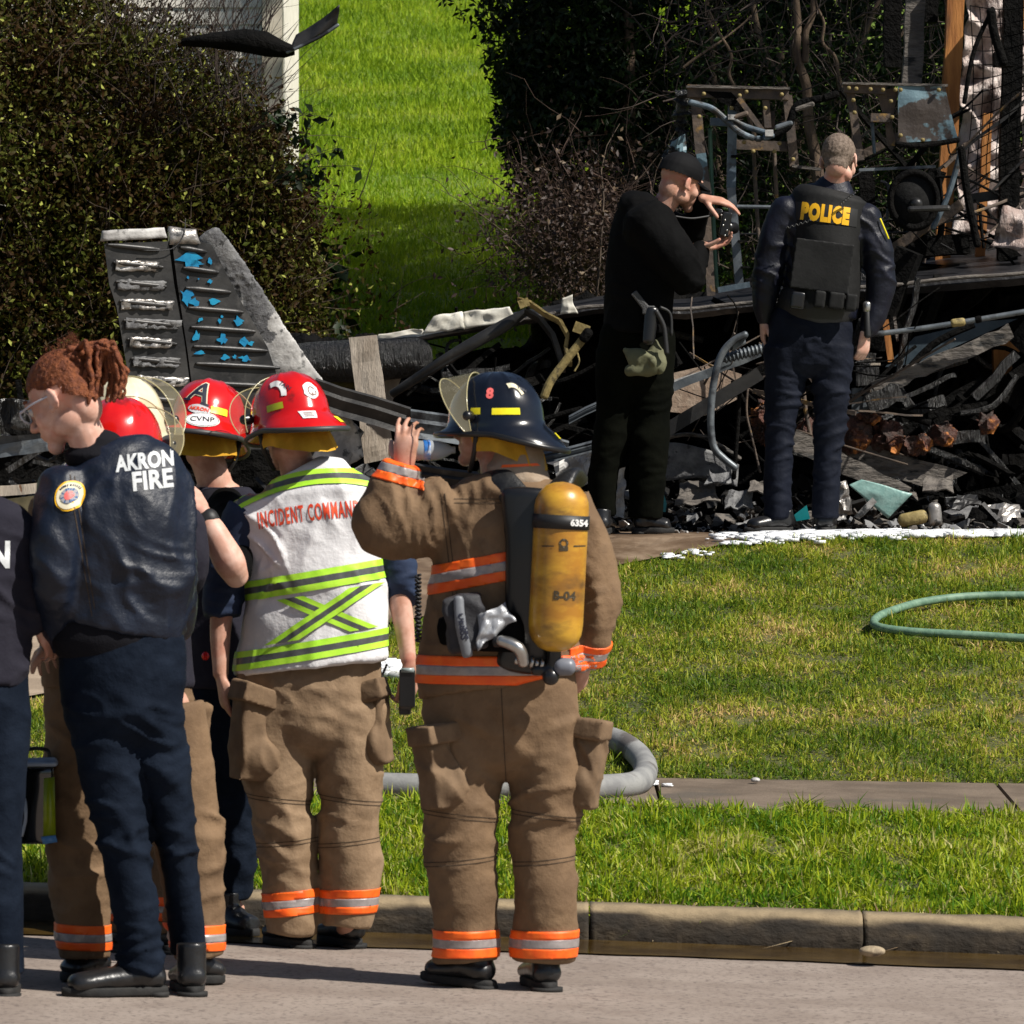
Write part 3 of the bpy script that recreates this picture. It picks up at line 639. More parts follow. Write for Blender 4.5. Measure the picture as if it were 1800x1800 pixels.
# ================================================================== the firefighter with the air pack
def build_airpack_fighter():
    f = Fig(17.7, 'firefighter in tan turnout gear and black helmet, arm raised to drink', 880); J = f.J; r = f.r
    hc = J(862, 757, .06); HM = orient((-.93, .42, .05), (.12, 0, 1))
    lh = hand_parts(J(712, 822, -.02), V(.04, .15, 1), V(-.35, -1, 0), side=-1, curl=(22, 28, 34, 42), spread=5, thumb=(40, 25), s=1.02)
    rh = hand_parts(J(1028, 1165, .06), V(-.35, .3, -1), V(.6, -.6, 0), side=1, curl=(40, 45, 50, 55))
    body = f.body(hc, HM, J(880, 845, .02), J(890, 960, .03), J(880, 1210, .02), [(J(785, 900), J(672, 925, -.02), J(708, 830, -.02)), (J(1000, 905), J(1050, 1045), J(1030, 1150, .05))],
                  [(J(820, 1260), J(815, 1480), J(818, 1685), J(770, 1722, .12)), (J(960, 1260), J(955, 1480), J(955, 1685), J(945, 1720, .16))], m_skin, [lh, rh], .0048)
    eyes(hc, HM, 1, f.root, m_eye)
    # trousers
    g = [limb([(J(880, 1175), r(134), .15), (J(884, 1250), r(138), .15), (J(888, 1310), r(118), .135)], 28),
         limb([(J(824, 1270), r(74), .12), (J(812, 1370, .0), r(72), .12), (J(807, 1470, -.01), r(64), .11), (J(815, 1560), r(63), .105), (J(819, 1640), r(58), .098), (J(820, 1688), r(56), .092)], 26, dome=False),
         limb([(J(950, 1270), r(78), .12), (J(962, 1370, .0), r(68), .12), (J(957, 1470, .01), r(58), .11), (J(957, 1560), r(58), .105), (J(957, 1640), r(57), .098), (J(955, 1688), r(55), .092)], 26, dome=False)]
    me = vox(g, .010, 6)
    folds(me, [(3, 3, 9, .007, .3), (6, 6, 2, .007, .6), (5, 5, 17, .003, -.5), ('c', J(816, 1440), (0.2, 0, 1), .17, .062, .006), ('c', J(957, 1445), (-.2, 0, 1), .17, .058, .006), ('c', J(885, 1370), (.75, 0, .6), .16, .05, .007), ('c', J(820, 1590), (.15, 0, 1), .12, .06, .004), ('c', J(955, 1590), (-.2, 0, 1), .12, .06, .004), ('c', J(885, 1230), (.2, 0, 1), .2, .08, .004)], 1.)
    tr = add('trousers', me, m_tan, f.root)
    for cx in (810, 957):
        sd = (lambda c, n, k=cx: (c.x < J(888, 0).x) == (k < 888)); seam(tr, J(cx, 1432), V(.12, 0, 1), sd); seam(tr, J(cx, 1512), V(-.1, 0, 1), sd)
    seam(tr, J(886, 1300), V(1, 0, .05), lambda c, n: n.y < 0 and c.z > J(0, 1380).z, False)
    for cx, z in ((819, 1657), (957, 1657)):
        sd = (lambda c, n, k=cx: (c.x < J(888, 0).x) == (k < 888)); tape3(tr, J(cx, z), V(0, 0, -1), .082, test=sd)
    # cargo pockets, each a stuffed box with its flap
    for sx, cx, cy, w, hh, dx in ((-1, 778, 1352, 46, 68, -.02), (1, 1034, 1348, 26, 72, .02)):
        c = J(cx, cy, -.085 if sx < 0 else -.02); Mz = Matrix.Rotation(R(8 * sx), 3, 'Y') @ Matrix.Rotation(R(38 if sx < 0 else -20), 3, 'Z')
        g = [boxg(c, r(w * .92), .048, r(hh), Mz), ball(c + Mz @ V(0, -.02, -r(hh * .45)), r(w), .06, r(hh * .55), Mz)]; me = vox(g, .008, 12); folds(me, [(6, 6, 12, .006, .6), (4, 4, 5, .006), ('c', c, (.8, 0, .5), .12, .045, .005)], 2 + sx); po = add('pocket', me, m_tand, tr)
        up = Mz @ V(0, 0, 1); g = [boxg(c + up * r(hh * .93) + Mz @ V(0, -.012, 0), r(w * 1.06), .058, r(17), Mz)]; me = vox(g, .007, 2); folds(me, [(9, 9, 9, .004)], 4 + sx); add('pocket_flap', me, m_tand, po)
    # coat
    g = [limb([(J(893, 838), r(62), .09), (J(893, 872), r(118), .125), (J(898, 930), r(142), .15), (J(893, 1020), r(135), .155), (J(885, 1110), r(140), .155), (J(882, 1180), r(147), .16), (J(884, 1200), r(150), .162)], 36, dome=False),
         limb([(J(800, 885), r(62)), (J(735, 918, -.02), r(66)), (J(668, 925, -.04), r(52)), (J(680, 880, -.03), r(43)), (J(702, 832, -.02), r(36)), (J(708, 815, -.02), r(33))], 26, side=V(0, 1, 0), dome=False),
         limb([(J(755, 915, -.02), r(60)), (J(690, 915, -.03), r(62))], 22, side=V(0, 1, 0)),
         limb([(J(985, 895), r(60)), (J(1025, 960), r(50)), (J(1050, 1045), r(46)), (J(1045, 1100), r(38)), (J(1030, 1160, .04), r(33))], 24, side=V(0, 1, 0), dome=False)]
    me = vox(g, .009, 6)
    folds(me, [(4, 4, 5, .007, .8), (7, 7, 3, .005, -.6), (9, 9, 12, .003, .5), ('c', J(735, 905, -.1), (1, 0, .35), .13, .042, .008), ('c', J(700, 890), (.6, 0, -1), .09, .036, .006), ('c', J(800, 920, -.1), (1, 0, .7), .15, .06, .008), ('c', J(1045, 1060), (.3, 0, 1), .13, .045, .007), ('c', J(870, 1090), (.2, 0, 1), .2, .07, .005)], 3.)
    co = add('coat', me, m_tan, f.root)
    slope = lambda v: (v.x - J(885, 0).x) * .16
    tape3(co, J(885, 1175), V(0, 0, 1), .085, test=lambda c, n: J(700, 0).x < c.x < J(1046, 0).x and c.z < J(0, 1130).z and not (c.x > J(1015, 0).x and n.x > .8 and c.z > J(0, 1150).z))
    tape3(co, J(855, 1000), V(.20, 0, -1), .085, test=lambda c, n: J(735, 0).x < c.x < J(1000, 0).x and J(0, 1075).z < c.z < J(0, 960).z)
    ax = (J(703, 820) - J(690, 870)).normalized(); tape3(co, J(698, 826), ax, .078, test=lambda c, n: c.x < J(745, 0).x and c.z > J(0, 870).z)
    ax = (J(1030, 1160, .04) - J(1042, 1110)).normalized(); tape3(co, J(1032, 1138, .03), ax, .07, test=lambda c, n: c.x > J(1000, 0).x and J(0, 1180).z < c.z < J(0, 1085).z)
    seam(co, J(783, 900), V(1, 0, .12), lambda c, n: n.y < 0 and J(0, 1130).z < c.z < J(0, 865).z and c.x < J(830, 0).x)
    seam(co, J(850, 880), V(0, 0, 1), lambda c, n: n.y < 0 and J(800, 0).x < c.x < J(990, 0).x)
    # collar
    me = vox([limb([(J(912, 800, .0), .080, .085), (J(908, 842), .104, .105)], 24)], .007, 5); folds(me, [(9, 9, 12, .004)], 5.); cl = add('collar', me, mat('turnout_collar', (.30, .22, .15), (.42, .34, .26), 6, .8, bump=.5, bscale=30), f.root)
    tc = bvh(cl); decal(poly2d([(-.06, -.004), (.06, -.004), (.05, .004), (-.055, .004)]), J(915, 818, -.08), V(1, 0, .05), V(0, 0, 1), tc, m_orange, 'orange_strip', cl)
    tco = bvh(co); decal(ell2d(.034, .022), J(933, 843, -.2), V(1, 0, 0), V(0, -.4, 1), tco, m_orange, 'orange_tab', co)
    # boots
    f.boot(W(836, 1740, 17.71).xy.to_3d() + V(0, 0, Gz(0, 0) - .035 * W(842, 0, 17.66).x), W(740, 0, 17.78).xy.to_3d() + V(0, 0, .02), .11, .06)
    f.boot(W(958, 1738, 17.70).xy.to_3d() + V(0, 0, -.004), W(935, 0, 17.95).xy.to_3d() + V(0, 0, -.003), .11, .058)
    # helmet
    M = orient((-.95, .30, -.02), (.10, .0, 1)); h, t, T = helmet(f, J(872, 742, .03), M, m_blkh, visor=(80, .10, .165, .02), trimm=m_plastic)
    hdecal(h, t, T, trapez(.085, .020, .97), 238, .028, m_yel, 'reflector'); hdecal(h, t, T, trapez(.033, .020, .97), 283, .030, m_yel, 'reflector'); hdecal(h, t, T, trapez(.05, .018), 172, -.046, m_yel, 'reflector')
    hdecal(h, t, T, text2d('8', .042, .0022, 1), 262, .082, m_pink, 'number')
    hdecal(h, t, T, ring2d(.036, .05, .026, .036, 20, 110), 225, .065, m_cream, 'sticker'); hdecal(h, t, T, text2d('TAIN', .012, .0004), 210, .095, m_dkp, 'lettering', rot=-30, off=.005)
    return f
FF = build_airpack_fighter()
def build_airpack(f):
    J = f.J; r = f.r; p = thing('breathing_apparatus', 'worn yellow air cylinder on a black harness carried on the firefighter in the black helmet', 'air pack', f.base)
    # cylinder: revolve
    A = J(988, 880, -.225); B = J(976, 1114, -.225); up = (A - B).normalized(); x = V(1, 0, 0); x = (x - up * x.dot(up)).normalized(); y = up.cross(x); L = (A - B).length; Rr = r(47.5)
    prof = [(0.02, -.055), (.3, -.053), (.6, -.043), (.85, -.022), (.96, .0), (1, .03), (1, L * .5), (1, L - .02), (.97, L), (.86, L + .022), (.62, L + .044), (.3, L + .054), (.02, L + .057)]
    rings = [[B + up * z + (x * math.cos(2 * math.pi * j / 48) + y * math.sin(2 * math.pi * j / 48)) * (k * Rr) for j in range(48)] for k, z in prof]
    c = add('air_cylinder', loft(rings), m_cyl, p); t = bvh(c)
    hoops(None, c, A, up, [(-.085, -.043)], [m_rubber], 'cylinder_strap', .004)
    decal(text2d('6354', .026, .0012), J(1018, 920, -.3), V(1, 0, 0), up, bvh([o for o in c.children][0]), m_white, 'number', c, rot=-3)
    decal(text2d('B-04', .036, .0012), J(992, 1048, -.3), V(1, 0, 0), up, t, mat('faded_black_print', (.05, .035, .015), None, rough=.6), 'number', c, rot=-3)
    for dy, wd in ((0, .028), (-.0, .0)):
        if wd: decal(ring2d(.014, .014, .008, .008), J(991, 955, -.3), V(1, 0, 0), up, t, MATS['faded_black_print'], 'emblem', c); decal(poly2d([(-.013, -.028), (.013, -.028), (.013, -.014), (-.013, -.014)]), J(991, 952, -.3), V(1, 0, 0), up, t, MATS['faded_black_print'], 'emblem', c)
    for a in (-1, 1): decal(poly2d([(-.018, -.002), (.018, -.002), (.018, .002), (-.018, .002)]), J(991 + a * 28, 960, -.3), V(1, 0, 0), up, t, MATS['faded_black_print'], 'lettering', c)
    for z, hw in ((1090, 40), (965, 46)): pass
    # backplate and harness
    me = vox([limb([(J(940, 870, -.17), r(60), .03), (J(930, 980, -.175), r(42), .035), (J(935, 1090, -.17), r(48), .04), (J(930, 1170, -.16), r(60), .035)], 20)], .008, 4); add('backplate', me, m_plastic, p)
    for a, b in (((872, 842), (930, 905)), ((998, 842), (955, 905))):
        me = vox([limb([(J(a[0] - 0 + (-30 if a[0] < 900 else 18), a[1] + 6, .06), .036, .02), (J(a[0], a[1] - 4, -.07), .044, .02), (J((a[0] + b[0]) / 2, a[1] + 25, -.13), .046, .018), (J(*b, -.17), .044, .018)], 16, side=V(1, -.0, .6))], .006, 3); add('shoulder_strap', me, mat('harness_webbing', (.010, .010, .011), (.02, .02, .02), 30, .4, bump=.3, bscale=80), p)
    me = vox([limb([(J(775, 1110, -.10), .02, .05), (J(830, 1110, -.18), .03, .06), (J(905, 1110, -.2), .035, .06)], 18, side=V(0, 1, 0))], .008, 4); folds(me, [(9, 9, 9, .006)], 2.); add('hip_pad', me, m_black, p)
    # bag with grey tag on the left hip
    me = vox([boxg(J(818, 1095, -.19), r(34), .045, r(48), Matrix.Rotation(R(-8), 3, 'Y'))], .008, 6); folds(me, [(7, 7, 9, .006)], 6.); bag = add('hip_pouch', me, mat('pouch_cloth', (.02, .02, .025), (.035, .035, .04), 9, .7, bump=.5, bscale=30), p)
    me = vox([limb([(J(806, 1052, -.24), .016, .012), (J(810, 1100, -.252), .018, .01), (J(822, 1152, -.24), .018, .01)], 14)], .005, 3); tag = add('pouch_strap', me, mat('grey_strap', (.17, .18, .2), None, rough=.5), bag)
    decal(text2d('UEBSS', .030, .0010), J(813, 1102, -.3), V(.12, 0, -1), V(1, 0, .12), bvh(tag), m_dkp, 'lettering', tag, off=.004)
    g = sheet([J(838, 1145, -.25), J(905, 1090, -.24), J(890, 1060, -.22), J(838, 1080, -.24)], 14, 12, .022, .006, 16, 3); add('face_piece_cover', g, m_silc, p)
    # valve group below the cylinder
    add('cylinder_valve', vox([limb([(B - up * .045, .022), (B - up * .11, .02)]), limb([(J(940, 1178, -.22), .016), (J(985, 1176, -.23), .018)]), ball(J(968, 1190, -.235), .026, .022, .026)], .004, 2), m_plastic, p)
    add('valve_knob', limb([(J(985, 1172, -.23), .028), (J(1000, 1172, -.23), .027)], 18, side=V(0, 1, 0)), mat('grey_knob', (.16, .17, .2), None, rough=.4), p)
    add('hose_coupling', join([limb([(J(905 + i * 9, 1160 + i * 1.5, -.22), .013 + .004 * (i % 2)), (J(911 + i * 9, 1161 + i * 1.5, -.22), .013 + .004 * (i % 2))], 12, side=V(0, 1, 0), dome=False) for i in range(6)]), m_metal, p)
    add('air_hose', tube([J(870, 1128, -.24), J(893, 1128, -.26), J(912, 1140, -.26), J(922, 1160, -.24)], .017, 14), m_rubber, p)
    add('hose_bend', limb([(J(880, 1126, -.27), .016), (J(912, 1140, -.28), .019), (J(920, 1165, -.26), .017)], 14), m_metal, p)
    g = []
    for k in range(60): a = k * .9; q = J(735, 1010 + k * 2.0, -.1); g.append(q + V(.008 * math.cos(a * 2), .008 * math.sin(a * 2), 0))
    add('coiled_cord', tube(g, .004, 6), m_rubber, p)
    return p
build_airpack(FF)
def build_bottle(f):
    J = f.J; b = thing('water_bottle', 'clear plastic water bottle with blue label tipped up in the raised hand', 'bottle', J(765, 792, -.0)); A = J(722, 792, .0); B = J(800, 791, .02); d = (B - A).normalized(); z = V(0, 0, 1); z = (z - d * z.dot(d)).normalized(); y = z.cross(d); L = (B - A).length
    prof = [(.01, 0), (.020, .003), (.029, .012), (.031, .02), (.030, .035), (.031, .05), (.031, .075), (.029, .088), (.024, .103), (.016, .118), (.011, .126), (.011, L)]
    def rv(P, n=28): return loft([[A + d * zz + (z * math.cos(2 * math.pi * j / n) + y * math.sin(2 * math.pi * j / n)) * rr for j in range(n)] for rr, zz in P])
    add('bottle_shell', rv(prof), clear_mat('clear_bottle', (.62, .66, .70), .5, .05), b); add('bottle_label', rv([(.0312, .038), (.0314, .04), (.0314, .056), (.0312, .058)]), mat('blue_label', (.02, .16, .55), (.5, .55, .62), 20, .4, split=(.5, .6)), b)
build_bottle(FF)
# ================================================================== incident commander in the white vest
def build_commander():
    f = Fig(18.85, 'incident commander in red helmet, white vest with lime stripes and tan turnout trousers', 550); J = f.J; r = f.r
    hc = J(512, 762, .03); HM = orient((-.45, .85, -.12), (.05, .2, 1)); AX = (J(665, 905) - J(430, 900)).normalized()
    lh = hand_parts(J(390, 1195, -.02), V(.12, .1, -1), V(-1, -.3, 0), side=-1, curl=(35, 40, 45, 50)); rh = hand_parts(J(720, 1172, -.04), V(-.1, .15, -1), V(.6, -.9, 0), side=-1, curl=(48, 52, 55, 58), spread=2)
    f.body(hc, HM, J(525, 835, .03), J(545, 950, .03), J(550, 1200), [(J(440, 900), J(392, 1065), J(388, 1185, -.02)), (J(655, 900), J(700, 1045), J(718, 1160, -.04))],
           [(J(500, 1250), J(500, 1440), J(512, 1625), J(480, 1655, .14)), (J(610, 1240), J(612, 1430), J(612, 1620), J(585, 1648, .14))], m_skin, [lh, rh], .005)
    eyes(hc, HM, 1, f.root, m_eye)
    # bare forearms are thicker than the core body: shaped sleeves of the shirt stop at the elbow
    g = [limb([(J(545, 1165), r(126), .135), (J(548, 1230), r(126), .135), (J(552, 1280), r(105), .125)], 28),
         limb([(J(488, 1240), r(72), .12), (J(484, 1340), r(66), .11), (J(497, 1440), r(53), .095), (J(506, 1530), r(49), .09), (J(511, 1600), r(47), .088), (J(510, 1644), r(44), .085)], 26, dome=False),
         limb([(J(612, 1240), r(70), .12), (J(616, 1330), r(60), .11), (J(612, 1430), r(52), .10), (J(618, 1510), r(54), .095), (J(615, 1580), r(49), .09), (J(610, 1630), r(43), .085)], 26, dome=False)]
    me = vox(g, .010, 6); folds(me, [(3, 3, 9, .007, .3), (6, 6, 2, .006, .6), (5, 5, 17, .003, -.5), ('c', J(500, 1430), (.2, 0, 1), .17, .055, .007), ('c', J(612, 1430), (-.2, 0, 1), .15, .05, .006), ('c', J(552, 1290), (.7, 0, .6), .14, .05, .006), ('c', J(505, 1530), (.1, 0, 1), .12, .05, .004)], 11.)
    tr = add('trousers', me, mat('worn_turnout_cloth', (.21, .135, .075), (.29, .195, .115), 9, .85, bump=.45, bscale=24, c3=(.14, .09, .05), scale3=5, split3=(.55, .72), bdist=.012), f.root)
    for cx in (500, 614):
        sd = (lambda c, n, k=cx: (c.x < J(560, 0).x) == (k < 560)); seam(tr, J(cx, 1405), V(.12, 0, 1), sd); seam(tr, J(cx, 1480), V(-.1, 0, 1), sd)
    for cx, z in ((511, 1586), (614, 1583)):
        sd = (lambda c, n, k=cx: (c.x < J(562, 0).x) == (k < 562)); tape3(tr, J(cx, z), V(-.10 if cx < 560 else -.02, 0, 1), .078, test=sd)
    for sx, cx, cy, w, hh in ((-1, 454, 1298, 50, 76), (1, 662, 1275, 22, 66)):
        c = J(cx, cy, -.07 if sx < 0 else -.03); Mz = Matrix.Rotation(R(-4 * sx), 3, 'Y') @ Matrix.Rotation(R(30 if sx < 0 else -15), 3, 'Z')
        me = vox([boxg(c, r(w * .92), .048, r(hh), Mz), ball(c + Mz @ V(0, -.02, -r(hh * .45)), r(w), .06, r(hh * .55), Mz)], .008, 12); folds(me, [(6, 6, 12, .006, .6), (4, 4, 5, .006), ('c', c, (.8, 0, .5), .12, .045, .005)], 12 + sx); po = add('pocket', me, m_tand, tr)
        me = vox([boxg(c + Mz @ V(0, -.012, r(hh * .95)), r(w * 1.06), .058, r(18), Mz @ Matrix.Rotation(R(-14 * sx), 3, 'Y'))], .007, 2); folds(me, [(9, 9, 9, .004)], 14 + sx); add('pocket_flap', me, m_tand, po)
    # shirt
    g = [limb([(J(540, 850), r(60), .08), (J(545, 890), r(118), .11), (J(548, 1000), r(112), .12), (J(548, 1150), r(110), .12)], 30, dome=False),
         limb([(J(445, 900), r(48)), (J(405, 980), r(42)), (J(393, 1050), r(37)), (J(392, 1085, -.01), r(34))], 22, dome=False), limb([(J(650, 900), r(48)), (J(690, 980), r(40)), (J(705, 1040), r(30)), (J(708, 1056, -.02), r(28))], 22, dome=False)]
    me = vox(g, .009, 5); folds(me, [(6, 6, 14, .004, .4), ('c', J(700, 1030), (.2, 0, 1), .08, .03, .006), ('c', J(392, 1060), (.2, 0, 1), .08, .03, .006)], 15.); add('shirt', me, m_blueT, f.root)
    # forearms as skin-covered sleeves of the body: fuller shape
    # vest
    g = [limb([(J(520, 825), r(50), .075), (J(530, 846), r(88), .10), (J(535, 870), r(128), .125), (J(538, 905), r(138), .14), (J(548, 960), r(125), .145), (J(556, 1040), r(124), .15), (J(553, 1110), r(131), .155), (J(546, 1160), r(136), .158), (J(545, 1172), r(137), .16)], 40, side=V(1, -.16, 0).normalized(), dome=False)]
    me = vox(g, .0075, 5); co, no = arr(me)
    z0 = J(0, 1165).z; x0 = J(545, 0).x; k = np.clip((z0 + .12 - co[:, 2]) / .12, 0, 1); co[:, 2] += (co[:, 0] - x0) * .17 * np.clip((J(0, 900).z - co[:, 2]) / .5, 0, 1)
    setco(me, co)
    folds(me, [(7, 7, 2.5, .007, .0), (12, 12, 4, .0035, .5), (3, 3, 3, .006, .4), ('c', J(452, 1060, -.1), (1, 0, -.35), .13, .05, .009), ('c', J(480, 930, -.1), (1, 0, .6), .12, .05, .007), ('c', J(600, 1000, -.1), (1, 0, .2), .16, .055, .004)], 16.)
    ve = add('vest', me, m_vest, f.root)
    back = lambda c, n: n.y < .25
    sl = V(-.17, 0, 1).normalized()
    def stripe(cx, cy, n, w, nm='reflective_stripe', test=back, offs=.004, lim=()):
        c = J(cx, cy); w2 = w / 2
        for a, b, m in ((-w2, -w2 * .34, m_lime), (-w2 * .34, w2 * .34, m_gtape), (w2 * .34, w2, m_lime)):
            band(ve, [(c + n * a, n), (c + n * b, -n)] + list(lim), offs, m, nm, test, parent=ve, thick=False)
    stripe(556, 1018, sl, .062); stripe(545, 1141, sl, .060)
    up1 = (J(555, 1018) - V(0, 0, .04)); lo1 = J(548, 1138)
    lim = [(J(556, 1018) - sl * .043, -sl), (J(545, 1141) + sl * .039, sl)]
    d1 = (J(645, 1025) - J(500, 1125)); n1 = V(-d1.z, 0, d1.x).normalized(); d2 = (J(655, 1105) - J(478, 1030)); n2 = V(-d2.z, 0, d2.x).normalized()
    stripe(567, 1072, n2, .048, lim=lim, offs=.0045); stripe(572, 1077, n1, .048, lim=lim, offs=.0075)
    # the arched stripe over the shoulders
    cz = lambda v: -.9 * (v.x - J(560, 0).x) ** 2 + .10 * (v.x - J(560, 0).x) if True else 0
    c = J(560, 836, 0)
    for a, b, m in ((-.028, -.012, m_lime), (-.012, .006, m_gtape), (.006, .021, m_lime)):
        band(ve, [(c + V(0, 0, a), V(0, 0, 1)), (c + V(0, 0, b), V(0, 0, -1))], .004, m, 'reflective_stripe', lambda c_, n: n.y < .5, parent=ve, thick=False, curve=cz)
    tv = bvh(ve)
    decal(text2d('INCIDENT COMMANDER', .074, .0018, 1.2, .385), J(549, 903, -.3), V(1, 0, .115), V(0, 0, 1), tv, m_redp, 'lettering', ve, .0018, .006, arch=-.25)
    f.boot(W(522, 0, 18.86).xy.to_3d() + V(0, 0, .024), W(468, 0, 18.98).xy.to_3d() + V(0, 0, .028), .10, .055); f.boot(W(614, 0, 18.93).xy.to_3d() + V(0, 0, .02), W(565, 0, 19.1).xy.to_3d() + V(0, 0, .022), .10, .052)
    M = orient((-.52, .80, -.26), (-.10, .10, 1)); h, t, T = helmet(f, J(511, 737, .02), M, m_redh, visor=(88, .125, .165, .03))
    hdecal(h, t, T, trapez(.085, .024, .95), 150, -.047, m_yel, 'reflector', rot=6); hdecal(h, t, T, trapez(.062, .022, .97), 232, .022, mat('dull_yellow_reflector', (.45, .5, .02), None, rough=.35), 'reflector'); hdecal(h, t, T, trapez(.02, .024), 112, .035, m_yel, 'reflector')
    hdecal(h, t, T, poly2d([(.027 * math.cos(a * .35) * (1 + .1 * math.sin(a * 2)), .03 * math.sin(a * .35)) for a in range(18)]), 178, .058, m_white, 'sticker'); hdecal(h, t, T, ring2d(.013, .017, .010, .013, 20, 300), 178, .055, mat('brown_print', (.25, .13, .10), None), 'sticker_print', off=.0045); hdecal(h, t, T, ring2d(.010, .010, .006, .007, 180, 400), 175, .05, MATS['brown_print'], 'sticker_print', off=.0045)
    hdecal(h, t, T, trapez(.045, .032, 1.25), 192, -.03, m_white, 'sticker', rot=-6)
    for k in range(3): hdecal(h, t, T, trapez(.03, .0018, 1), 192, -.024 - .007 * k, MATS['brown_print'], 'sticker_print', rot=-6, off=.005)
    hdecal(h, t, T, ring2d(.046, .055, .028, .035, -8, 112), 232, .058, m_white, 'sticker'); hdecal(h, t, T, text2d('TAIN', .019, .0006), 212, .085, m_dkp, 'lettering', rot=-48, off=.005)
    return f
IC = build_commander()
r_ = thing('radio', 'black handheld radio held low at the right side of the white vest', 'radio', IC.J(716, 1215, -.06))
add('radio_case', vox([boxg(IC.J(716, 1210, -.05), .026, .02, .062), boxg(IC.J(712, 1240, -.03), .02, .03, .03)], .005, 3), m_plastic, r_); add('radio_display', slab([IC.J(705, 1182, -.074), IC.J(728, 1182, -.074), IC.J(728, 1174, -.074), IC.J(705, 1174, -.074)], .002, V(0, -1, 0)), mat('radio_screen', (.25, .3, .3), None, rough=.3), r_)
add('antenna', tube([IC.J(676, 1208, -.02), IC.J(672, 1190, -.02), IC.J(680, 1168, 0)], .004), m_rubber, r_)
HS = []
# ================================================================== red-haired medic in the shiny navy jacket
def build_medic():
    f = Fig(17.1, 'red-haired medic with dreadlocks in shiny navy jacket, glasses, head bowed', 220); J = f.J; r = f.r
    hc = J(112, 706, .0); HM = orient((-.74, .34, -.46), (-.42, .2, 1))
    rh = hand_parts(J(304, 1118, .24), V(-.6, .6, -.1), V(.3, 0, 1)); lh = hand_parts(J(92, 1135, .10), V(-.3, .8, -.2), V(-.3, 0, 1), side=-1)
    f.body(hc, HM, J(165, 800, .0), J(205, 930, .02), J(215, 1180), [(J(118, 870, -.04), J(97, 1020, -.12), J(96, 1125, .06)), (J(288, 865, .05), J(306, 1020, .08), J(304, 1110, .2))],
           [(J(170, 1230), J(200, 1450), J(242, 1690), J(180, 1740, -.02)), (J(265, 1230), J(302, 1440, .06), J(330, 1660, .15), J(330, 1715, .2))], m_skinp, [rh, lh], .0046, hs=1.12)
    eyes(hc, HM, 1.12, f.root, m_eye)
    T = Matrix.Translation(hc) @ HM.to_4x4() @ Matrix.Scale(1.12, 4)
    # hair cap and dreadlocks gathered high on the back of the head
    bo = [c for c in f.root.children if c.name.startswith('body')][0]
    me = vox([xf(ball((0, -.018, .052), .0785, .099, .083), T), xf(ball((0, -.055, .0), .070, .058, .070), T)], .005, 3); bm = bm_of(me); TI = T.inverted()
    def hairline(c):
        q = TI @ c; return q.z > .058 - .75 * max(0, .035 - q.y) and q.y < .090 and q.z > -.065 and not (abs(q.x) > .055 and abs(q.y + .012) < .026 and q.z < .03)
    bmesh.ops.delete(bm, geom=[x for x in bm.faces if not hairline(x.calc_center_median())], context='FACES'); bm.to_mesh(me); bm.free()
    folds(me, [(60, 60, 60, .003), (25, 25, 25, .002)], 1.); add('hair', me, m_hair, f.root)
    for sx in (-1, 1): add('eyebrow', xf(limb([((sx * .016, .093, .038), .004), ((sx * .034, .088, .045), .005), ((sx * .05, .074, .04), .003)], 8), T), m_hair, f.root)
    rr = random.Random(8)
    for k in range(40):
        px = 120 + rr.uniform(-14, 62); root_ = J(118 + rr.uniform(0, 50), 618 + rr.uniform(-8, 14), rr.uniform(-.07, .06)); ex = 128 + 74 * (k / 30) + rr.uniform(-12, 6); ey = rr.uniform(660, 712) - (ex - 160) * .12
        dz = rr.uniform(-.09, .05); mid = J((root_.x * f.k + 900 + ex) / 2 + 14, 606 + rr.uniform(-6, 18), dz); e1 = J(ex + 6, (ey + 620) / 2 + 6, dz); e = J(ex, ey, dz)
        n = 14; pts = []
        P = [root_, mid, e1, e]; r0 = rr.uniform(.006, .0095)
        for i in range(3): 
            for t in range(5): q = P[i].lerp(P[i + 1], t / 5); pts.append((q + V(rr.gauss(0, .0015), rr.gauss(0, .0015), rr.gauss(0, .0015)), r0 * (1 + .22 * math.sin(t * 2.4 + k)) * (1 - .12 * i)))
        pts.append((e, r0 * .55)); add('dreadlock', limb(pts, 10), m_hair, f.root)
    add('hair_knot', vox([xf(ball((0, -.085, .075), .045, .035, .04), T), ball(J(152, 625), .04, .05, .028)], .005, 2), m_hair, f.root)
    HS.append((hc, T))
    # glasses
    g = [tube([T @ Vector((-.079, -.01, .012)), T @ Vector((-.078, .05, .018)), T @ Vector((-.066, .098, .018))], .0032, 6)]
    for sx in (-1, 1):
        pts = [T @ Vector((sx * .034 + .026 * math.cos(a * math.pi / 8), .104 - .03 * abs(sx * .034 + .026 * math.cos(a * math.pi / 8)) * 6 * .1, .01 + .019 * math.sin(a * math.pi / 8))) for a in range(17)]; g.append(tube(pts, .0028, 6))
    gl = add('glasses', join(g), mat('pale_glasses_frame', (.55, .56, .62), None, rough=.2), f.root)
    # trousers
    g = [limb([(J(212, 1120), r(112), .13), (J(216, 1190), r(113), .14), (J(215, 1260), r(105), .13)], 28),
         limb([(J(180, 1230), r(68), .115), (J(193, 1340), r(60), .11), (J(212, 1450), r(50), .095), (J(230, 1560), r(42), .085), (J(242, 1650), r(40), .08), (J(245, 1712), r(42), .08)], 26, dome=False),
         limb([(J(264, 1230), r(60), .11), (J(284, 1330, .03), r(48), .10), (J(303, 1440, .06), r(37), .088), (J(318, 1540, .1), r(31), .078), (J(329, 1630, .14), r(31), .072), (J(331, 1674, .15), r(31), .072)], 26, dome=False)]
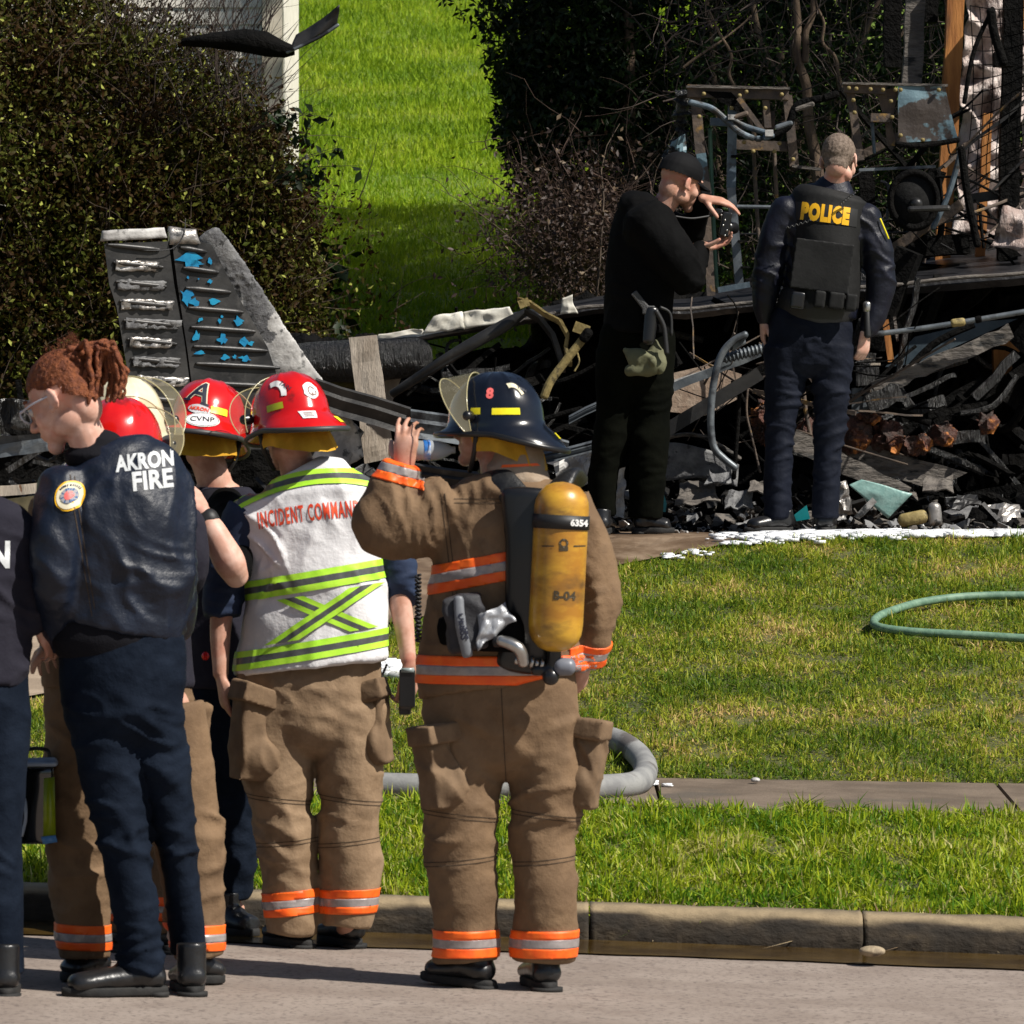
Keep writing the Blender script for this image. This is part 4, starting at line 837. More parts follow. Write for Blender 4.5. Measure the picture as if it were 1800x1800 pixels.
    me = vox(g, .009, 5); folds(me, [(3, 3, 10, .005, .5), (5, 5, 18, .003, -.6), ('c', J(215, 1470), (.3, 0, 1), .19, .058, .008), ('c', J(305, 1450), (-.3, 0, 1), .17, .05, .007), ('c', J(225, 1260), (.6, 0, .8), .18, .055, .007), ('c', J(242, 1670), (.1, 0, 1), .11, .036, .007), ('c', J(330, 1620), (.1, 0, 1), .10, .036, .006)], 21.)
    add('trousers', me, m_navy, f.root)
    # bomber jacket: body, bulky sleeves, knit collar and waistband
    g = [limb([(J(170, 790), r(45), .07), (J(185, 815), r(92), .10), (J(200, 850), r(122), .125), (J(208, 920), r(136), .145), (J(214, 1010), r(132), .15), (J(212, 1080), r(122), .15), (J(208, 1108), r(118), .145)], 34, side=V(1, .15, -.05).normalized(), dome=False),
         limb([(J(116, 858, -.05), r(48)), (J(102, 930, -.11), r(42)), (J(97, 1020, -.13), r(40)), (J(104, 1090, -.04), r(36)), (J(100, 1125, .08), r(32))], 24), limb([(J(288, 862, .03), r(48)), (J(310, 950, .06), r(40)), (J(314, 1040, .1), r(36)), (J(310, 1100, .2), r(32))], 24)]
    me = vox(g, .0085, 5); folds(me, [(6, 6, 3, .010, .9), (9, 9, 4, .006, -.7), (14, 14, 12, .0025, .3), ('c', J(150, 930, -.1), (.8, 0, .6), .12, .07, .006), ('c', J(98, 1000), (.2, 0, 1), .15, .06, .008), ('c', J(250, 1060, -.1), (.9, 0, .7), .16, .07, .006), ('c', J(320, 1000), (.2, 0, 1), .14, .045, .008)], 22.)
    ja = add('jacket', me, m_sat, f.root)
    me = vox([limb([(J(205, 1098), r(112), .135), (J(205, 1125), r(116), .138)], 34, side=V(1, .1, -.1).normalized())], .008, 3)
    add('waistband', me, m_knit, ja); me = vox([limb([(J(172, 782, 0), r(48), .06), (J(172, 800, 0), r(62), .08)], 26, side=V(1, 0, .30).normalized())], .006, 4); add('jacket_collar', me, m_knit, ja)
    t = bvh(ja); seam(ja, J(138, 900, -.1), V(1, 0, .16), lambda c, n: n.y < .1 and c.z > J(0, 1080).z and c.z < J(0, 835).z and c.x < J(175, 0).x)
    add('cuff', limb([(J(96, 1112, .0), .034), (J(94, 1134, .05), .034)], 18), m_knit, ja)
    decal(text2d('AKRON', .064, .0026, 1.04, .72), J(246, 812, -.3), V(1, 0, .12), V(-.12, 0, 1), t, m_grey, 'lettering', ja, .002, .006); decal(text2d('FIRE', .074, .0028, 1.04, .84), J(260, 846, -.3), V(1, 0, .11), V(-.11, 0, 1), t, m_grey, 'lettering', ja, .002, .006)
    pc = J(93, 873, -.3)
    u = V(1, -.25, .08)
    for bm, m, o in ((ell2d(.040, .0445), m_gold, .004), (ell2d(.0345, .039), m_cream, .006), (ring2d(.020, .023, .013, .016), m_blue, .008)): decal(bm, pc, u, V(0, 0, 1), t, m, 'shoulder_patch', ja, o)
    decal(ell2d(.011, .013), pc, u, V(0, 0, 1), t, m_pink, 'patch_emblem', ja, .009)
    for k in range(8):
        bm = poly2d([(-.003, .008), (.003, .008), (.006, .022), (-.006, .022)]); decal(bm, pc, u, V(0, 0, 1), t, mat('grey_stitch', (.3, .3, .32), None), 'patch_emblem', ja, .0085, rot=45 * k)
    for k in range(11):
        a = 40 + 10 * k; bm = poly2d([(-.0016, .028), (.0016, .028), (.0016, .034), (-.0016, .034)]); decal(bm, pc, u, V(0, 0, 1), t, m_dkp, 'patch_lettering', ja, .0075, rot=a - 90)
    f.boot(W(256, 0, 17.09).xy.to_3d() + V(0, 0, .038), W(108, 0, 17.0).xy.to_3d() + V(0, 0, .042), .10, .056); f.boot(W(336, 0, 17.17).xy.to_3d() + V(0, 0, .034), W(322, 0, 17.40).xy.to_3d() + V(0, 0, .035), .13, .054)
    return f
MED = build_medic()
# ================================================================== the man at the left edge
def build_edge_man():
    f = Fig(17.05, 'person in charcoal sweatshirt cut off by the left edge of the picture', -55); J = f.J; r = f.r
    hc = J(-60, 765, .05); HM = orient((-.2, 1, -.1))
    rh = hand_parts(J(62, 1085, .02), V(.5, .3, -.8), V(.8, -.6, 0), side=-1)
    f.body(hc, HM, J(-58, 860), J(-55, 960), J(-50, 1220), [(J(-150, 925), J(-175, 1060), J(-150, 1150, .1)), (J(30, 930), J(52, 1040), J(60, 1085, .02))],
           [(J(-95, 1260), J(-90, 1480), J(-80, 1700), J(-110, 1740, .12)), (J(-5, 1260), J(0, 1480), J(8, 1700), J(0, 1745, .14))], m_skin, [rh], .006)
    add('hair', vox([xf(ball((0, -.018, .05), .079, .1, .085), Matrix.Translation(hc) @ HM.to_4x4())], .006, 2), m_hairg, f.root)
    g = [limb([(J(-50, 1180), r(100), .13), (J(-48, 1260), r(104), .135)], 26), limb([(J(-95, 1260), r(60), .11), (J(-85, 1480), r(48), .10), (J(-80, 1715), r(42), .085)], 24, dome=False), limb([(J(-2, 1260), r(56), .11), (J(-6, 1480), r(47), .10), (J(4, 1715), r(40), .085)], 24, dome=False)]
    me = vox(g, .010, 5); folds(me, [(3, 3, 10, .004, .4), ('c', J(-5, 1470), (.2, 0, 1), .18, .06, .006)], 31.); add('trousers', me, m_navy, f.root)
    g = [limb([(J(-58, 880), r(60), .08), (J(-56, 920), r(112), .12), (J(-52, 1040), r(108), .14), (J(-50, 1180), r(100), .145), (J(-50, 1200), r(98), .14)], 32, dome=False), limb([(J(22, 940), r(50)), (J(42, 1020), r(42)), (J(58, 1090, .0), r(28))], 22), limb([(J(-140, 940), r(50)), (J(-170, 1040), r(42)), (J(-150, 1140, .05), r(30))], 22)]
    me = vox(g, .009, 5); folds(me, [(4, 4, 5, .006, .5), (8, 8, 8, .003), ('c', J(20, 1060, -.1), (.3, 0, 1), .14, .05, .008)], 32.); sw_ = add('sweatshirt', me, m_char_sw, f.root); t = bvh(sw_)
    decal(text2d('AKRON', .105, .004, 1, .80), J(-82, 980, -.3), V(1, 0, 0), V(0, 0, 1), t, m_grey, 'lettering', sw_, .002); decal(text2d('FIRE', .105, .004, 1, .95), J(-80, 1030, -.3), V(1, 0, 0), V(0, 0, 1), t, m_grey, 'lettering', sw_, .002)
    for px, tx in ((8, 2), (-80, -115)): f.boot(W(px, 0, 17.0).xy.to_3d() + V(0, 0, .045), W(tx, 0, 17.18).xy.to_3d() + V(0, 0, .045), .13, .055)
    return f
build_edge_man()
def build_case():
    J = lambda x, y, d=0: W(x, y, 17.35 + d); c = thing('equipment_case', 'glossy black case with pale rim and lime stripe at the left edge', 'case', J(70, 1490))
    m = mat('glossy_black_shell', (.006, .007, .008), None, rough=.08, coat=1)
    me = vox([boxg(J(62, 1415), .060, .05, .115)], .006, 10); add('case_shell', me, m, c)
    me = vox([limb([(J(34, 1338, -.01), .010), (J(96, 1336, -.01), .010)], side=V(0, 1, 0)), boxg(J(66, 1342, .0), .062, .05, .008)], .005, 4); add('rim', me, mat('pale_blue_highlight', (.30, .38, .50), (.6, .65, .7), 5, .25), c)  # the rim carries its blue-white highlight in its colour
    add('lime_stripe', slab([J(77, 1368, -.052), J(96, 1366, -.052), J(98, 1470, -.052), J(76, 1472, -.052)], .003, V(0, -1, 0)), mat('lime_stripe', (.30, .38, .01), (.22, .30, .01), 10, .3), c)
    add('blue_tab', slab([J(72, 1471, -.054), J(98, 1468, -.054), J(101, 1480, -.054), J(76, 1484, -.054)], .003, V(0, -1, 0)), mat('light_blue_tab', (.10, .28, .60), None, rough=.4), c)
    add('blue_glint', tube([J(36, 1385, -.05), J(44, 1410, -.055), J(45, 1440, -.055), J(38, 1470, -.05)], .005), MATS['pale_blue_highlight'], c)  # curved blue light on the glossy shell, built as a pale tube
    add('handle', tube([J(45, 1338, 0), J(48, 1318, 0), J(82, 1318, 0), J(86, 1338, 0)], .006), m_plastic, c)
build_case()
# ================================================================== the firefighters hidden behind the medic
def build_hidden(D, foot, lab, hx, hy, hm, fwd, legs, boots, pants, coatm, coatx, seed, visor=(40, .13, .15, .03), hs=1.0, waist=1180, sh=870, orange=True, cylx=0, short=False, skin=m_skin, up=(0, 0, 1)):
    f = Fig(D, lab, foot); J = f.J; r = f.r; hc = J(hx, hy + 20, .02); HM = orient(fwd, up)
    q_ = .62 if short else 1; cx = coatx; lh = hand_parts(J(cx - 70 * q_, 1060, .2), V(.3, .8, .1), V(0, 0, 1)); rh = hand_parts(J(cx + 70 * q_, 1060, .2), V(-.3, .8, .1), V(0, 0, 1), side=-1)
    f.body(hc, HM, J((hx + cx) / 2, hy + 90), J(cx, 950), J(cx, waist + 20), [(J(cx - 85 * q_, sh + 25), J(cx - 95 * q_, 1000), J(cx - 70 * q_, 1060, .2)), (J(cx + 85 * q_, sh + 25), J(cx + 95 * q_, 1000), J(cx + 70 * q_, 1060, .2))], [(J(*l[0]), J(*l[1]), J(*l[2]), J(*l[3])) for l in legs], skin, [lh, rh], .0065)
    eyes(hc, HM, 1, f.root, m_eye)
    wl = .105 if short else .14
    lx = [(l[0][0], l[1][0], l[2][0]) for l in legs]; k = 1.0 if short is False else .62
    g = [limb([(J(cx, waist), r(110 * (1 if not short else .72)), wl), (J(cx, waist + 70), r(112 * (1 if not short else .74)), wl)], 26)]
    for l in legs: g.append(limb([(J(*l[0]), r(68) * (.85 if short else 1.05), .115), (J(*l[1]), r(62) * (.78 if short else 1), .10), (J(l[1][0] * .4 + l[2][0] * .6, l[1][1] * .4 + l[2][1] * .6), r(52) * (.78 if short else 1), .095), (J(l[2][0], l[2][1] - 5), r(46) * (.72 if short else 1), .085)], 24, dome=False))
    me = vox(g, .010, 5); folds(me, [(3, 3, 9, .006, .4), (5, 5, 17, .003, -.6)] + [('c', J(*l[1]), (.2, 0, 1), .18, .055, .008) for l in legs] + [('c', J(l[2][0], l[2][1] - 40), (.1, 0, 1), .12, .04, .007) for l in legs], seed); tr = add('trousers', me, pants, f.root)
    if orange:
        for l in legs: tape3(tr, J(l[2][0], l[2][1] - 45), V(.05, 0, 1), .075, test=lambda c, n, q=J(*l[2]).x: abs(c.x - q) < .11)
    if coatm:
        kk = .62 if short else 1
        g = [limb([(J(cx, sh - 25), r(50), .08), (J(cx, sh + 10), r(110 * kk), .12), (J(cx, 1000), r(112 * kk), .14), (J(cx, waist + 30), r(115 * kk), .14)], 30, dome=False)]
        for sx in (-1, 1): g.append(limb([(J(cx + sx * 88 * kk, sh + 28), r(46)), (J(cx + sx * 100 * kk, 1000), r(42)), (J(cx + sx * 72 * kk, 1055, .16), r(34))], 20))
        me = vox(g, .010, 5); folds(me, [(4, 4, 5, .006, .6), (8, 8, 9, .003)], seed + 1); add('coat' if not short else 'shirt', me, coatm, f.root)
    for a, b in boots: f.boot(W(a[0], 0, a[1]).xy.to_3d() + V(0, 0, Gz(W(a[0], 0, a[1]).x, 17)), W(b[0], 0, b[1]).xy.to_3d() + V(0, 0, Gz(W(b[0], 0, b[1]).x, 17)), .12, .056)
    h, t, T = helmet(f, J(hx, hy), orient(fwd, up), hm, visor=visor, s=hs)
    return f, h, t, T
f4, h, t, T = build_hidden(17.45, 230, 'firefighter in red helmet and tan turnout gear mostly hidden behind the medic in shiny jacket', 212, 788, m_redh, (.35, .9, -.1), [((150, 1240), (140, 1470), (148, 1690), (110, 1715, .05)), ((290, 1240), (330, 1470), (350, 1690, .05), (385, 1715, .1))],
    [((160, 17.48), (108, 17.42)), ((345, 17.5), (392, 17.56))], m_tan, m_tan, 185, 41., visor=(80, .12, .170, .04))
hdecal(h, t, T, text2d('TAIN', .022, .0008), 215, .085, m_dkp, 'lettering', rot=-40, off=.004); hdecal(h, t, T, ell2d(.03, .018), 172, -.02, m_white, 'sticker')
f3, h, t, T = build_hidden(18.5, 265, 'firefighter in cream helmet hidden behind the medic and the red helmets', 222, 748, m_creamh, (.3, .95, .05), [((215, 1240), (212, 1440), (215, 1640), (200, 1660, .1)), ((300, 1240), (303, 1440), (300, 1640), (300, 1660, .12))],
    [((212, 18.5), (195, 18.66)), ((298, 18.5), (300, 18.66))], m_tan, m_char_sw, 225, 44., visor=(86, .12, .165, .03), sh=900)
hdecal(h, t, T, text2d('ASST. CHIEF', .024, .0007), 172, .055, m_dkp, 'lettering', rot=12)
f5, h, t, T = build_hidden(19.28, 390, 'person in red helmet with oval sticker, charcoal shirt and navy trousers', 364, 752, m_redh, (.22, .95, -.36), [((375, 1200), (362, 1420), (372, 1585), (380, 1618, .1)), ((418, 1200), (418, 1420), (405, 1585), (455, 1620, .02))],
    [((402, 19.22), (452, 19.14)), ((372, 19.3), (420, 19.35))], m_navy, m_char_sw, 388, 47., visor=(86, .13, .165, .03), hs=1.05, orange=False, short=True, sh=880, up=(.12, .22, 1))
hdecal(h, t, T, ell2d(.056, .036), 168, -.035, m_white, 'sticker', rot=8); hdecal(h, t, T, ring2d(.053, .033, .0515, .0315), 168, -.035, m_dkp, 'sticker_print', rot=8, off=.005); hdecal(h, t, T, text2d('CVNP', .034, .0003, 1, .9), 168, -.035, m_dkp, 'lettering', rot=10, off=.005)
hdecal(h, t, T, ell2d(.038, .017), 175, .008, mat('pale_sticker', (.6, .6, .62), None), 'sticker', rot=-4); hdecal(h, t, T, text2d('AKRON', .0185, .0008), 175, .008, m_redp, 'lettering', rot=-4, off=.005)
A_ = text2d('A', .105, .0045); hdecal(h, t, T, A_, 178, .068, m_cream, 'emblem', rot=-14, off=.003); A_ = text2d('A', .100, .0018)
for sx in (-.033, .033): 
    b2 = poly2d([(sx - .014, -.041), (sx + .014, -.041), (sx + .014, -.033), (sx - .014, -.033)]); hdecal(h, t, T, b2, 178, .068, m_dkp, 'emblem', rot=-14, off=.0045)
hdecal(h, t, T, A_, 178, .068, m_dkp, 'emblem', rot=-14, off=.0045)
hdecal(h, t, T, trapez(.075, .022, .95), 208, -.045, m_yel, 'reflector', rot=-8); hdecal(h, t, T, trapez(.06, .024, .97), 150, .015, m_yel, 'reflector', rot=3)
hdecal(h, t, T, ell2d(.024, .034), 232, .045, m_dkp, 'sticker'); hdecal(h, t, T, ring2d(.026, .036, .0235, .033), 232, .045, m_cream, 'sticker_print', off=.004); hdecal(h, t, T, ell2d(.010, .016), 232, .045, m_redp, 'sticker_print', off=.005)
# the bare forearm that shows between the medic's jacket and the white vest belongs to this person
J = f5.J
me = vox([limb([(J(398, 885, -.1), .058), (J(418, 950, -.38), .054), (J(420, 1008, -.58), .038)], 20)], .008, 4); folds(me, [(6, 6, 9, .005)], 51.); add('sleeve', me, m_black, f5.root)
me = vox([limb([(J(416, 1014, -.62), .040), (J(402, 985, -.66), .052), (J(378, 940, -.66), .044), (J(356, 900, -.64), .027)], 20)] + hand_parts(J(354, 896, -.64), V(-.5, .5, .7), V(.5, -.7, .4), side=1, curl=(30, 35, 40, 45)), .005, 4); fa = add('forearm', me, m_skinp, f5.root)
add('wristband', limb([(J(359, 918, -.65), .036), (J(370, 912, -.65), .036)], 18, dome=True), m_rubber, fa)
add('red_light', ball(J(361, 1153, -.18), .0125, .012, .0145), mat('red_lens', (.75, .005, .004), None, rough=.15), f5.root)
# ================================================================== plain clothes man photographing the wreck
def build_photographer():
    f = Fig(27.2, 'person in black hooded jacket and black cap leaning forward to photograph the wreck', 1120); J = f.J; r = f.r
    hc = J(1196, 322, .0); HM = orient((.80, .52, -.30), (.15, .0, 1))
    lh = hand_parts(J(1238, 349, .0), V(1, .0, -.15), V(0, -.35, 1), side=1, curl=(18, 22, 26, 30), spread=6, thumb=(60, 25), s=1.06); rh = hand_parts(J(1226, 434, -.02), V(1, .1, .12), V(.1, .5, -1), side=-1, curl=(28, 30, 34, 40), spread=4, thumb=(30, 20), s=1.06)
    f.body(hc, HM, J(1162, 368), J(1135, 430), J(1120, 560), [(J(1150, 385, .15), J(1215, 400, .2), J(1236, 352, .02)), (J(1150, 395, -.14), J(1212, 480, -.1), J(1228, 434, -.02))],
           [(J(1098, 600), J(1076, 760), J(1059, 905), J(1068, 930, .1)), (J(1140, 600), J(1150, 760), J(1135, 905), J(1170, 930, 0))], m_skin, [lh, rh], .0048, hs=1.04)
    T = Matrix.Translation(hc) @ HM.to_4x4() @ Matrix.Scale(1.04, 4)
    me = vox([xf(ball((0, -.014, .050), .087, .109, .090), T), xf(ball((0, -.032, .03), .085, .094, .075), T)], .006, 3); bm = bm_of(me); TI = T.inverted(); bmesh.ops.delete(bm, geom=[x for x in bm.faces if (TI @ x.calc_center_median()).z < .028], context='FACES'); bm.to_mesh(me); bm.free(); cp = add('cap', me, mat('black_cap_cloth', (.002, .002, .003), None, rough=.8, spec=.2, bump=.3, bscale=120, bdist=.002), f.root)
    rr = []
    for i in range(13):
        a = R(-62 + 124 * i / 12); rr.append([T @ Vector((.078 * math.sin(a) * k, .085 * math.cos(a) * 1 + (k2), .036 - k2 * .25 - .02 * abs(math.sin(a)) ** 2)) for k, k2 in ((1, 0), (.97, .04), (.85, .075 * math.cos(a)), (.85, .0751 * math.cos(a)))])
    vs = [v for q in rr for v in q]; add('cap_peak', (vs + [v + V(0, 0, -.004) for v in vs], [(i * 4 + j, i * 4 + j + 1, i * 4 + j + 5, i * 4 + j + 4) for i in range(12) for j in range(3)] + [tuple(52 + q for q in (i * 4 + j + 4, i * 4 + j + 5, i * 4 + j + 1, i * 4 + j)) for i in range(12) for j in range(3)]), MATS['black_cap_cloth'], cp)
    g = [limb([(J(1120, 590), r(68), .14), (J(1118, 640), r(68), .14)], 26), limb([(J(1092, 620), r(46), .12), (J(1078, 740), r(33), .10), (J(1060, 840), r(26), .085), (J(1058, 908), r(25), .08)], 24, dome=False), limb([(J(1140, 620), r(46), .12), (J(1143, 740), r(37), .10), (J(1138, 840), r(32), .09), (J(1134, 912), r(31), .082)], 24, dome=False)]
    me = vox(g, .010, 5); folds(me, [(3, 3, 9, .005, .4), ('c', J(1140, 760), (.2, 0, 1), .18, .055, .008)], 61.); tr = add('trousers', me, m_olive, f.root)
    me = vox([limb([(J(1098, 615, -.14), .02, .02), (J(1120, 628, -.15), .05, .03), (J(1146, 640, -.14), .055, .03), (J(1152, 600, -.12), .015, .02)], 14), limb([(J(1104, 652, -.15), .022, .025), (J(1148, 646, -.15), .028, .025)], 12)], .006, 4); folds(me, [(8, 8, 10, .014, .5), (20, 20, 14, .006, -.5)], 62.); add('pocket', me, m_olive_lit, tr)
    g = [limb([(J(1160, 362), r(44), .10), (J(1140, 392), r(62), .16), (J(1130, 450), r(68), .17), (J(1124, 520), r(66), .155), (J(1120, 585), r(66), .15)], 32, side=V(.5, -.85, 0), dome=False),
         limb([(J(1140, 395, -.13), r(50)), (J(1178, 440, -.18), r(40)), (J(1208, 490, -.14), r(32)), (J(1218, 462, -.08), r(22)), (J(1232, 436, -.03), r(15))], 22), limb([(J(1150, 390, .13), r(38)), (J(1200, 408, .2), r(32)), (J(1222, 385, .12), r(22)), (J(1236, 352, .02), r(15))], 22),
         ball(J(1125, 362, -.04), .10, .10, .07)]
    me = vox(g, .009, 5); folds(me, [(4, 4, 5, .006, .5), (8, 8, 8, .003), ('c', J(1120, 365, -.1), (.3, 0, 1), .10, .035, .009), ('c', J(1205, 470, -.15), (.7, 0, .7), .10, .04, .007)], 63.); add('hooded_jacket', me, m_black, f.root)
    for a, b in (((1058, 27.15), (1068, 27.34)), ((1136, 27.2), (1186, 27.2))): f.boot(W(a[0], 0, a[1]).xy.to_3d() + V(0, 0, Gz(0, a[1]) + .012), W(b[0], 0, b[1]).xy.to_3d() + V(0, 0, Gz(0, b[1]) + .012), .09, .052)
    # belt kit
    pg = thing('holstered_pistol', 'pistol in a black belt holster on the hip of the person in black', 'pistol', J(1130, 560, -.2)); me = vox([boxg(J(1124, 527, -.19), .016, .016, .045, Matrix.Rotation(R(-38), 3, 'Y')), boxg(J(1140, 545, -.19), .03, .016, .02)], .004, 2); add('grip', me, mat('grey_grip', (.05, .05, .052), None, rough=.5, bump=.5, bscale=200), pg); add('holster', vox([limb([(J(1146, 545, -.19), .035, .025), (J(1140, 600, -.2), .03, .022)], 16)], .006, 3), m_plastic, pg)
    for k in range(9): pass
    add('belt_strap', join([tube([J(1152, 545, -.21), J(1166, 572, -.2), J(1170, 600, -.2), J(1172, 622, -.2)], .012), tube([J(1160, 540, -.2), J(1178, 552, -.18), J(1180, 590, -.18)], .008)]), m_rubber, pg)
    # the camera
    c = thing('camera', 'small black camera held in both hands by the person in black', 'camera', J(1272, 415)); Mc = Matrix.Rotation(R(10), 3, 'Y')
    add('camera_body', vox([boxg(J(1275, 395), .022, .055, .058, Mc), boxg(J(1262, 372, .0), .018, .03, .014, Mc)], .004, 2), m_plastic, c); add('lens', limb([(J(1280, 400, .03), .03), (J(1290, 401, .06), .028)], 20, side=V(0, 1, 0)), m_plastic, c)
    for k in range(5): add('button', ball(J(1268 + k * 1.5 + (k % 2) * 5, 378 + k * 9, -.058), .005, .004, .005, n=8, m=6), m_metal, c)
    add('neck_strap', tube([J(1185, 380, -.12), J(1215, 384, -.1), J(1245, 380, -.06), J(1264, 376, -.02)], .005), m_rubber, c)
    return f
build_photographer()
# ================================================================== police officer
def build_officer():
    f = Fig(27.3, 'police officer with cropped hair in navy uniform and black vest, seen from behind', 1410); J = f.J; r = f.r
    hc = J(1475, 284, .0); HM = orient((.30, .92, -.30), (-.0, .15, 1))
    lh = hand_parts(J(1342, 565, .02), V(.0, .2, -1), V(-1, 0, 0), side=-1, curl=(30, 35, 40, 45)); rh = hand_parts(J(1520, 588, -.03), V(-.1, .15, -1), V(.7, -.8, 0), side=-1, curl=(55, 60, 62, 65), spread=1)
    f.body(hc, HM, J(1462, 335), J(1450, 410), J(1425, 560), [(J(1376, 372), J(1345, 470), J(1345, 565, .02)), (J(1528, 388), J(1555, 490), J(1524, 585, -.03))],
           [(J(1385, 590), J(1378, 740), J(1372, 895), J(1350, 915, .1)), (J(1460, 590), J(1456, 740), J(1448, 895), J(1455, 915, .12))], m_skinp, [lh, rh], .0048, hs=1.04)
    T = Matrix.Translation(hc) @ HM.to_4x4() @ Matrix.Scale(1.04, 4); TI = T.inverted()
    me = vox([xf(ball((0, -.014, .037), .0765, .098, .0895), T), xf(ball((0, -.052, -.03), .055, .046, .06), T)], .005, 3); bm = bm_of(me)
    bmesh.ops.delete(bm, geom=[x for x in bm.faces if (lambda q: q.z < .055 and not (q.y < -.0 and q.z > -.045 - .2 * abs(q.x)) or q.y > .07)(TI @ x.calc_center_median())], context='FACES'); bm.to_mesh(me); bm.free(); folds(me, [(90, 90, 90, .0015)], 2.); add('hair', me, m_hairg, f.root)
    g = [limb([(J(1425, 560), r(74), .12), (J(1424, 600), r(76), .13), (J(1422, 630), r(70), .12)], 28), limb([(J(1384, 610), r(43), .11), (J(1379, 680), r(34), .095), (J(1370, 780), r(25), .08), (J(1366, 912), r(23), .078)], 24, dome=False), limb([(J(1462, 610), r(42), .11), (J(1463, 680), r(34), .095), (J(1456, 780), r(26), .08), (J(1450, 910), r(23), .078)], 24, dome=False)]
    me = vox(g, .009, 5); folds(me, [(4, 4, 9, .004, .5), ('c', J(1380, 740), (.3, 0, 1), .22, .05, .008), ('c', J(1460, 740), (-.25, 0, 1), .22, .05, .008), ('c', J(1420, 625), (.3, 0, 1), .16, .045, .007), ('c', J(1370, 880), (.1, 0, 1), .12, .04, .007), ('c', J(1448, 880), (.1, 0, 1), .12, .04, .007)], 71.); add('trousers', me, m_police, f.root)
    AX = V(1, 0, -.10).normalized()
    g = [limb([(J(1464, 330), r(28), .07), (J(1458, 350), r(66), .09), (J(1452, 385), r(84), .115), (J(1448, 460), r(66), .12), (J(1440, 556), r(66), .12)], 32, side=AX, dome=False),
         limb([(J(1384, 368), r(30)), (J(1364, 415), r(29)), (J(1350, 475), r(28)), (J(1344, 530), r(23)), (J(1346, 560, .02), r(18))], 22), limb([(J(1518, 382), r(32)), (J(1538, 435), r(30)), (J(1549, 492), r(27)), (J(1540, 545), r(22)), (J(1526, 580, -.02), r(17))], 22), limb([(J(1464, 326), r(30), .07), (J(1464, 342), r(36), .08)], 22)]
    me = vox(g, .009, 5); folds(me, [(5, 5, 7, .005, .5), ('c', J(1350, 450), (.2, 0, 1), .13, .04, .008), ('c', J(1545, 460), (-.2, 0, 1), .13, .045, .005), ('c', J(1520, 400, -.1), (1, 0, .4), .09, .035, .006)], 72.); sh = add('shirt', me, m_pshirt, f.root); t = bvh(sh)
    decal(ring2d(.05, .06, .043, .053, 40, 140), J(1356, 370, -.3), V(1, -1.2, 0), V(0, 0, 1), t, m_yel, 'shoulder_patch', sh, .004, rot=25); decal(ell2d(.043, .053), J(1352, 372, -.3), V(1, -1.6, 0), V(0, 0, 1), t, m_blue, 'shoulder_patch', sh, .003)
    add('patch_edge', tube([J(1547, 384, -.07), J(1556, 405, -.07), J(1562, 420, -.06)], .004), m_yel, sh)
    g = [limb([(J(1461, 334), r(54), .10), (J(1458, 350), r(68), .13), (J(1455, 385), r(69), .148), (J(1450, 440), r(66), .155), (J(1446, 500), r(66), .155), (J(1443, 540), r(66), .152)], 34, side=AX, dome=False)]
    me = vox(g, .008, 4); folds(me, [(5, 5, 6, .003, .3)], 73.); ve = add('body_armour', me, mat('black_vest_cloth', (.008, .008, .008), (.013, .013, .013), 8, .7, spec=.25, bump=.3, bscale=40, bdist=.006), f.root); t = bvh(ve)
    pass
    pl = poly2d([(-.155, -.042), (.155, -.042), (.150, .042), (-.150, .042)]); decal(pl, J(1456, 372, -.4), V(1, 0, -.13), V(0, 0, 1), t, mat('name_panel', (.010, .010, .010), None, rough=.6), 'name_panel', ve, .003, maxd=.8)
    decal(text2d('POLICE', .100, .0078, 1.17, .60), J(1456, 373, -.4), V(1, 0, -.13), V(0.1, 0, 1), t, m_gold, 'lettering', ve, .005, maxd=.8)
    Mp = Matrix.Rotation(R(7.5), 3, 'Y'); me = vox([boxg(J(1445, 468, -.152), .138, .010, .118, Mp)], .006, 4); folds(me, [(6, 6, 6, .004)], 74.); add('back_pouch', me, MATS['black_vest_cloth'], ve)
    for cx, cy, w_ in ((1402, 528, .032), (1441, 526, .026), (1470, 529, .036), (1496, 532, .026)): add('belt_pouch', vox([boxg(J(cx, cy, -.16), w_, .03, .04, Mp)], .006, 6), m_plastic if cx == 1402 else MATS['black_vest_cloth'], f.root)
    me = vox([limb([(J(1436, 530), r(70), .145), (J(1435, 545), r(70), .145)], 30, side=AX)], .009, 3); add('duty_belt', me, m_rubber, f.root)
    g = []
    for k in range(36): a = k * 1.3; q = J(1506 - k * .85, 336 + k * .68, -.17); g.append(q + V(.005 * math.cos(a), 0, .005 * math.sin(a)))
    add('coiled_cord', tube(g, .0024, 6), mat('dark_cord', (.03, .03, .03), None, rough=.4), ve); add('coiled_cord', tube([J(1382 + k * 1.6, 401 - k * .5, -.16) + V(0, 0, .005 * math.sin(k * 1.3)) for k in range(28)], .0024, 6), MATS['dark_cord'], ve)
    for a, b in (((1375, 27.30), (1308, 27.22)), ((1450, 27.3), (1455, 27.5))): f.boot(W(a[0], 0, a[1]).xy.to_3d() + V(0, 0, Gz(0, a[1]) + .012), W(b[0], 0, b[1]).xy.to_3d() + V(0, 0, Gz(0, b[1]) + .012), .08, .05)
    b = thing('flashlight', 'black flashlight carried in the right hand of the police officer', 'flashlight', J(1524, 600, -.03)); add('tube', limb([(J(1524, 545, -.04), .016), (J(1525, 590, -.06), .016)], 16), m_rubber, b); add('bezel', limb([(J(1524, 535, -.04), .02), (J(1524, 545, -.04), .02)], 16), m_metal, b)
    return f
build_officer()
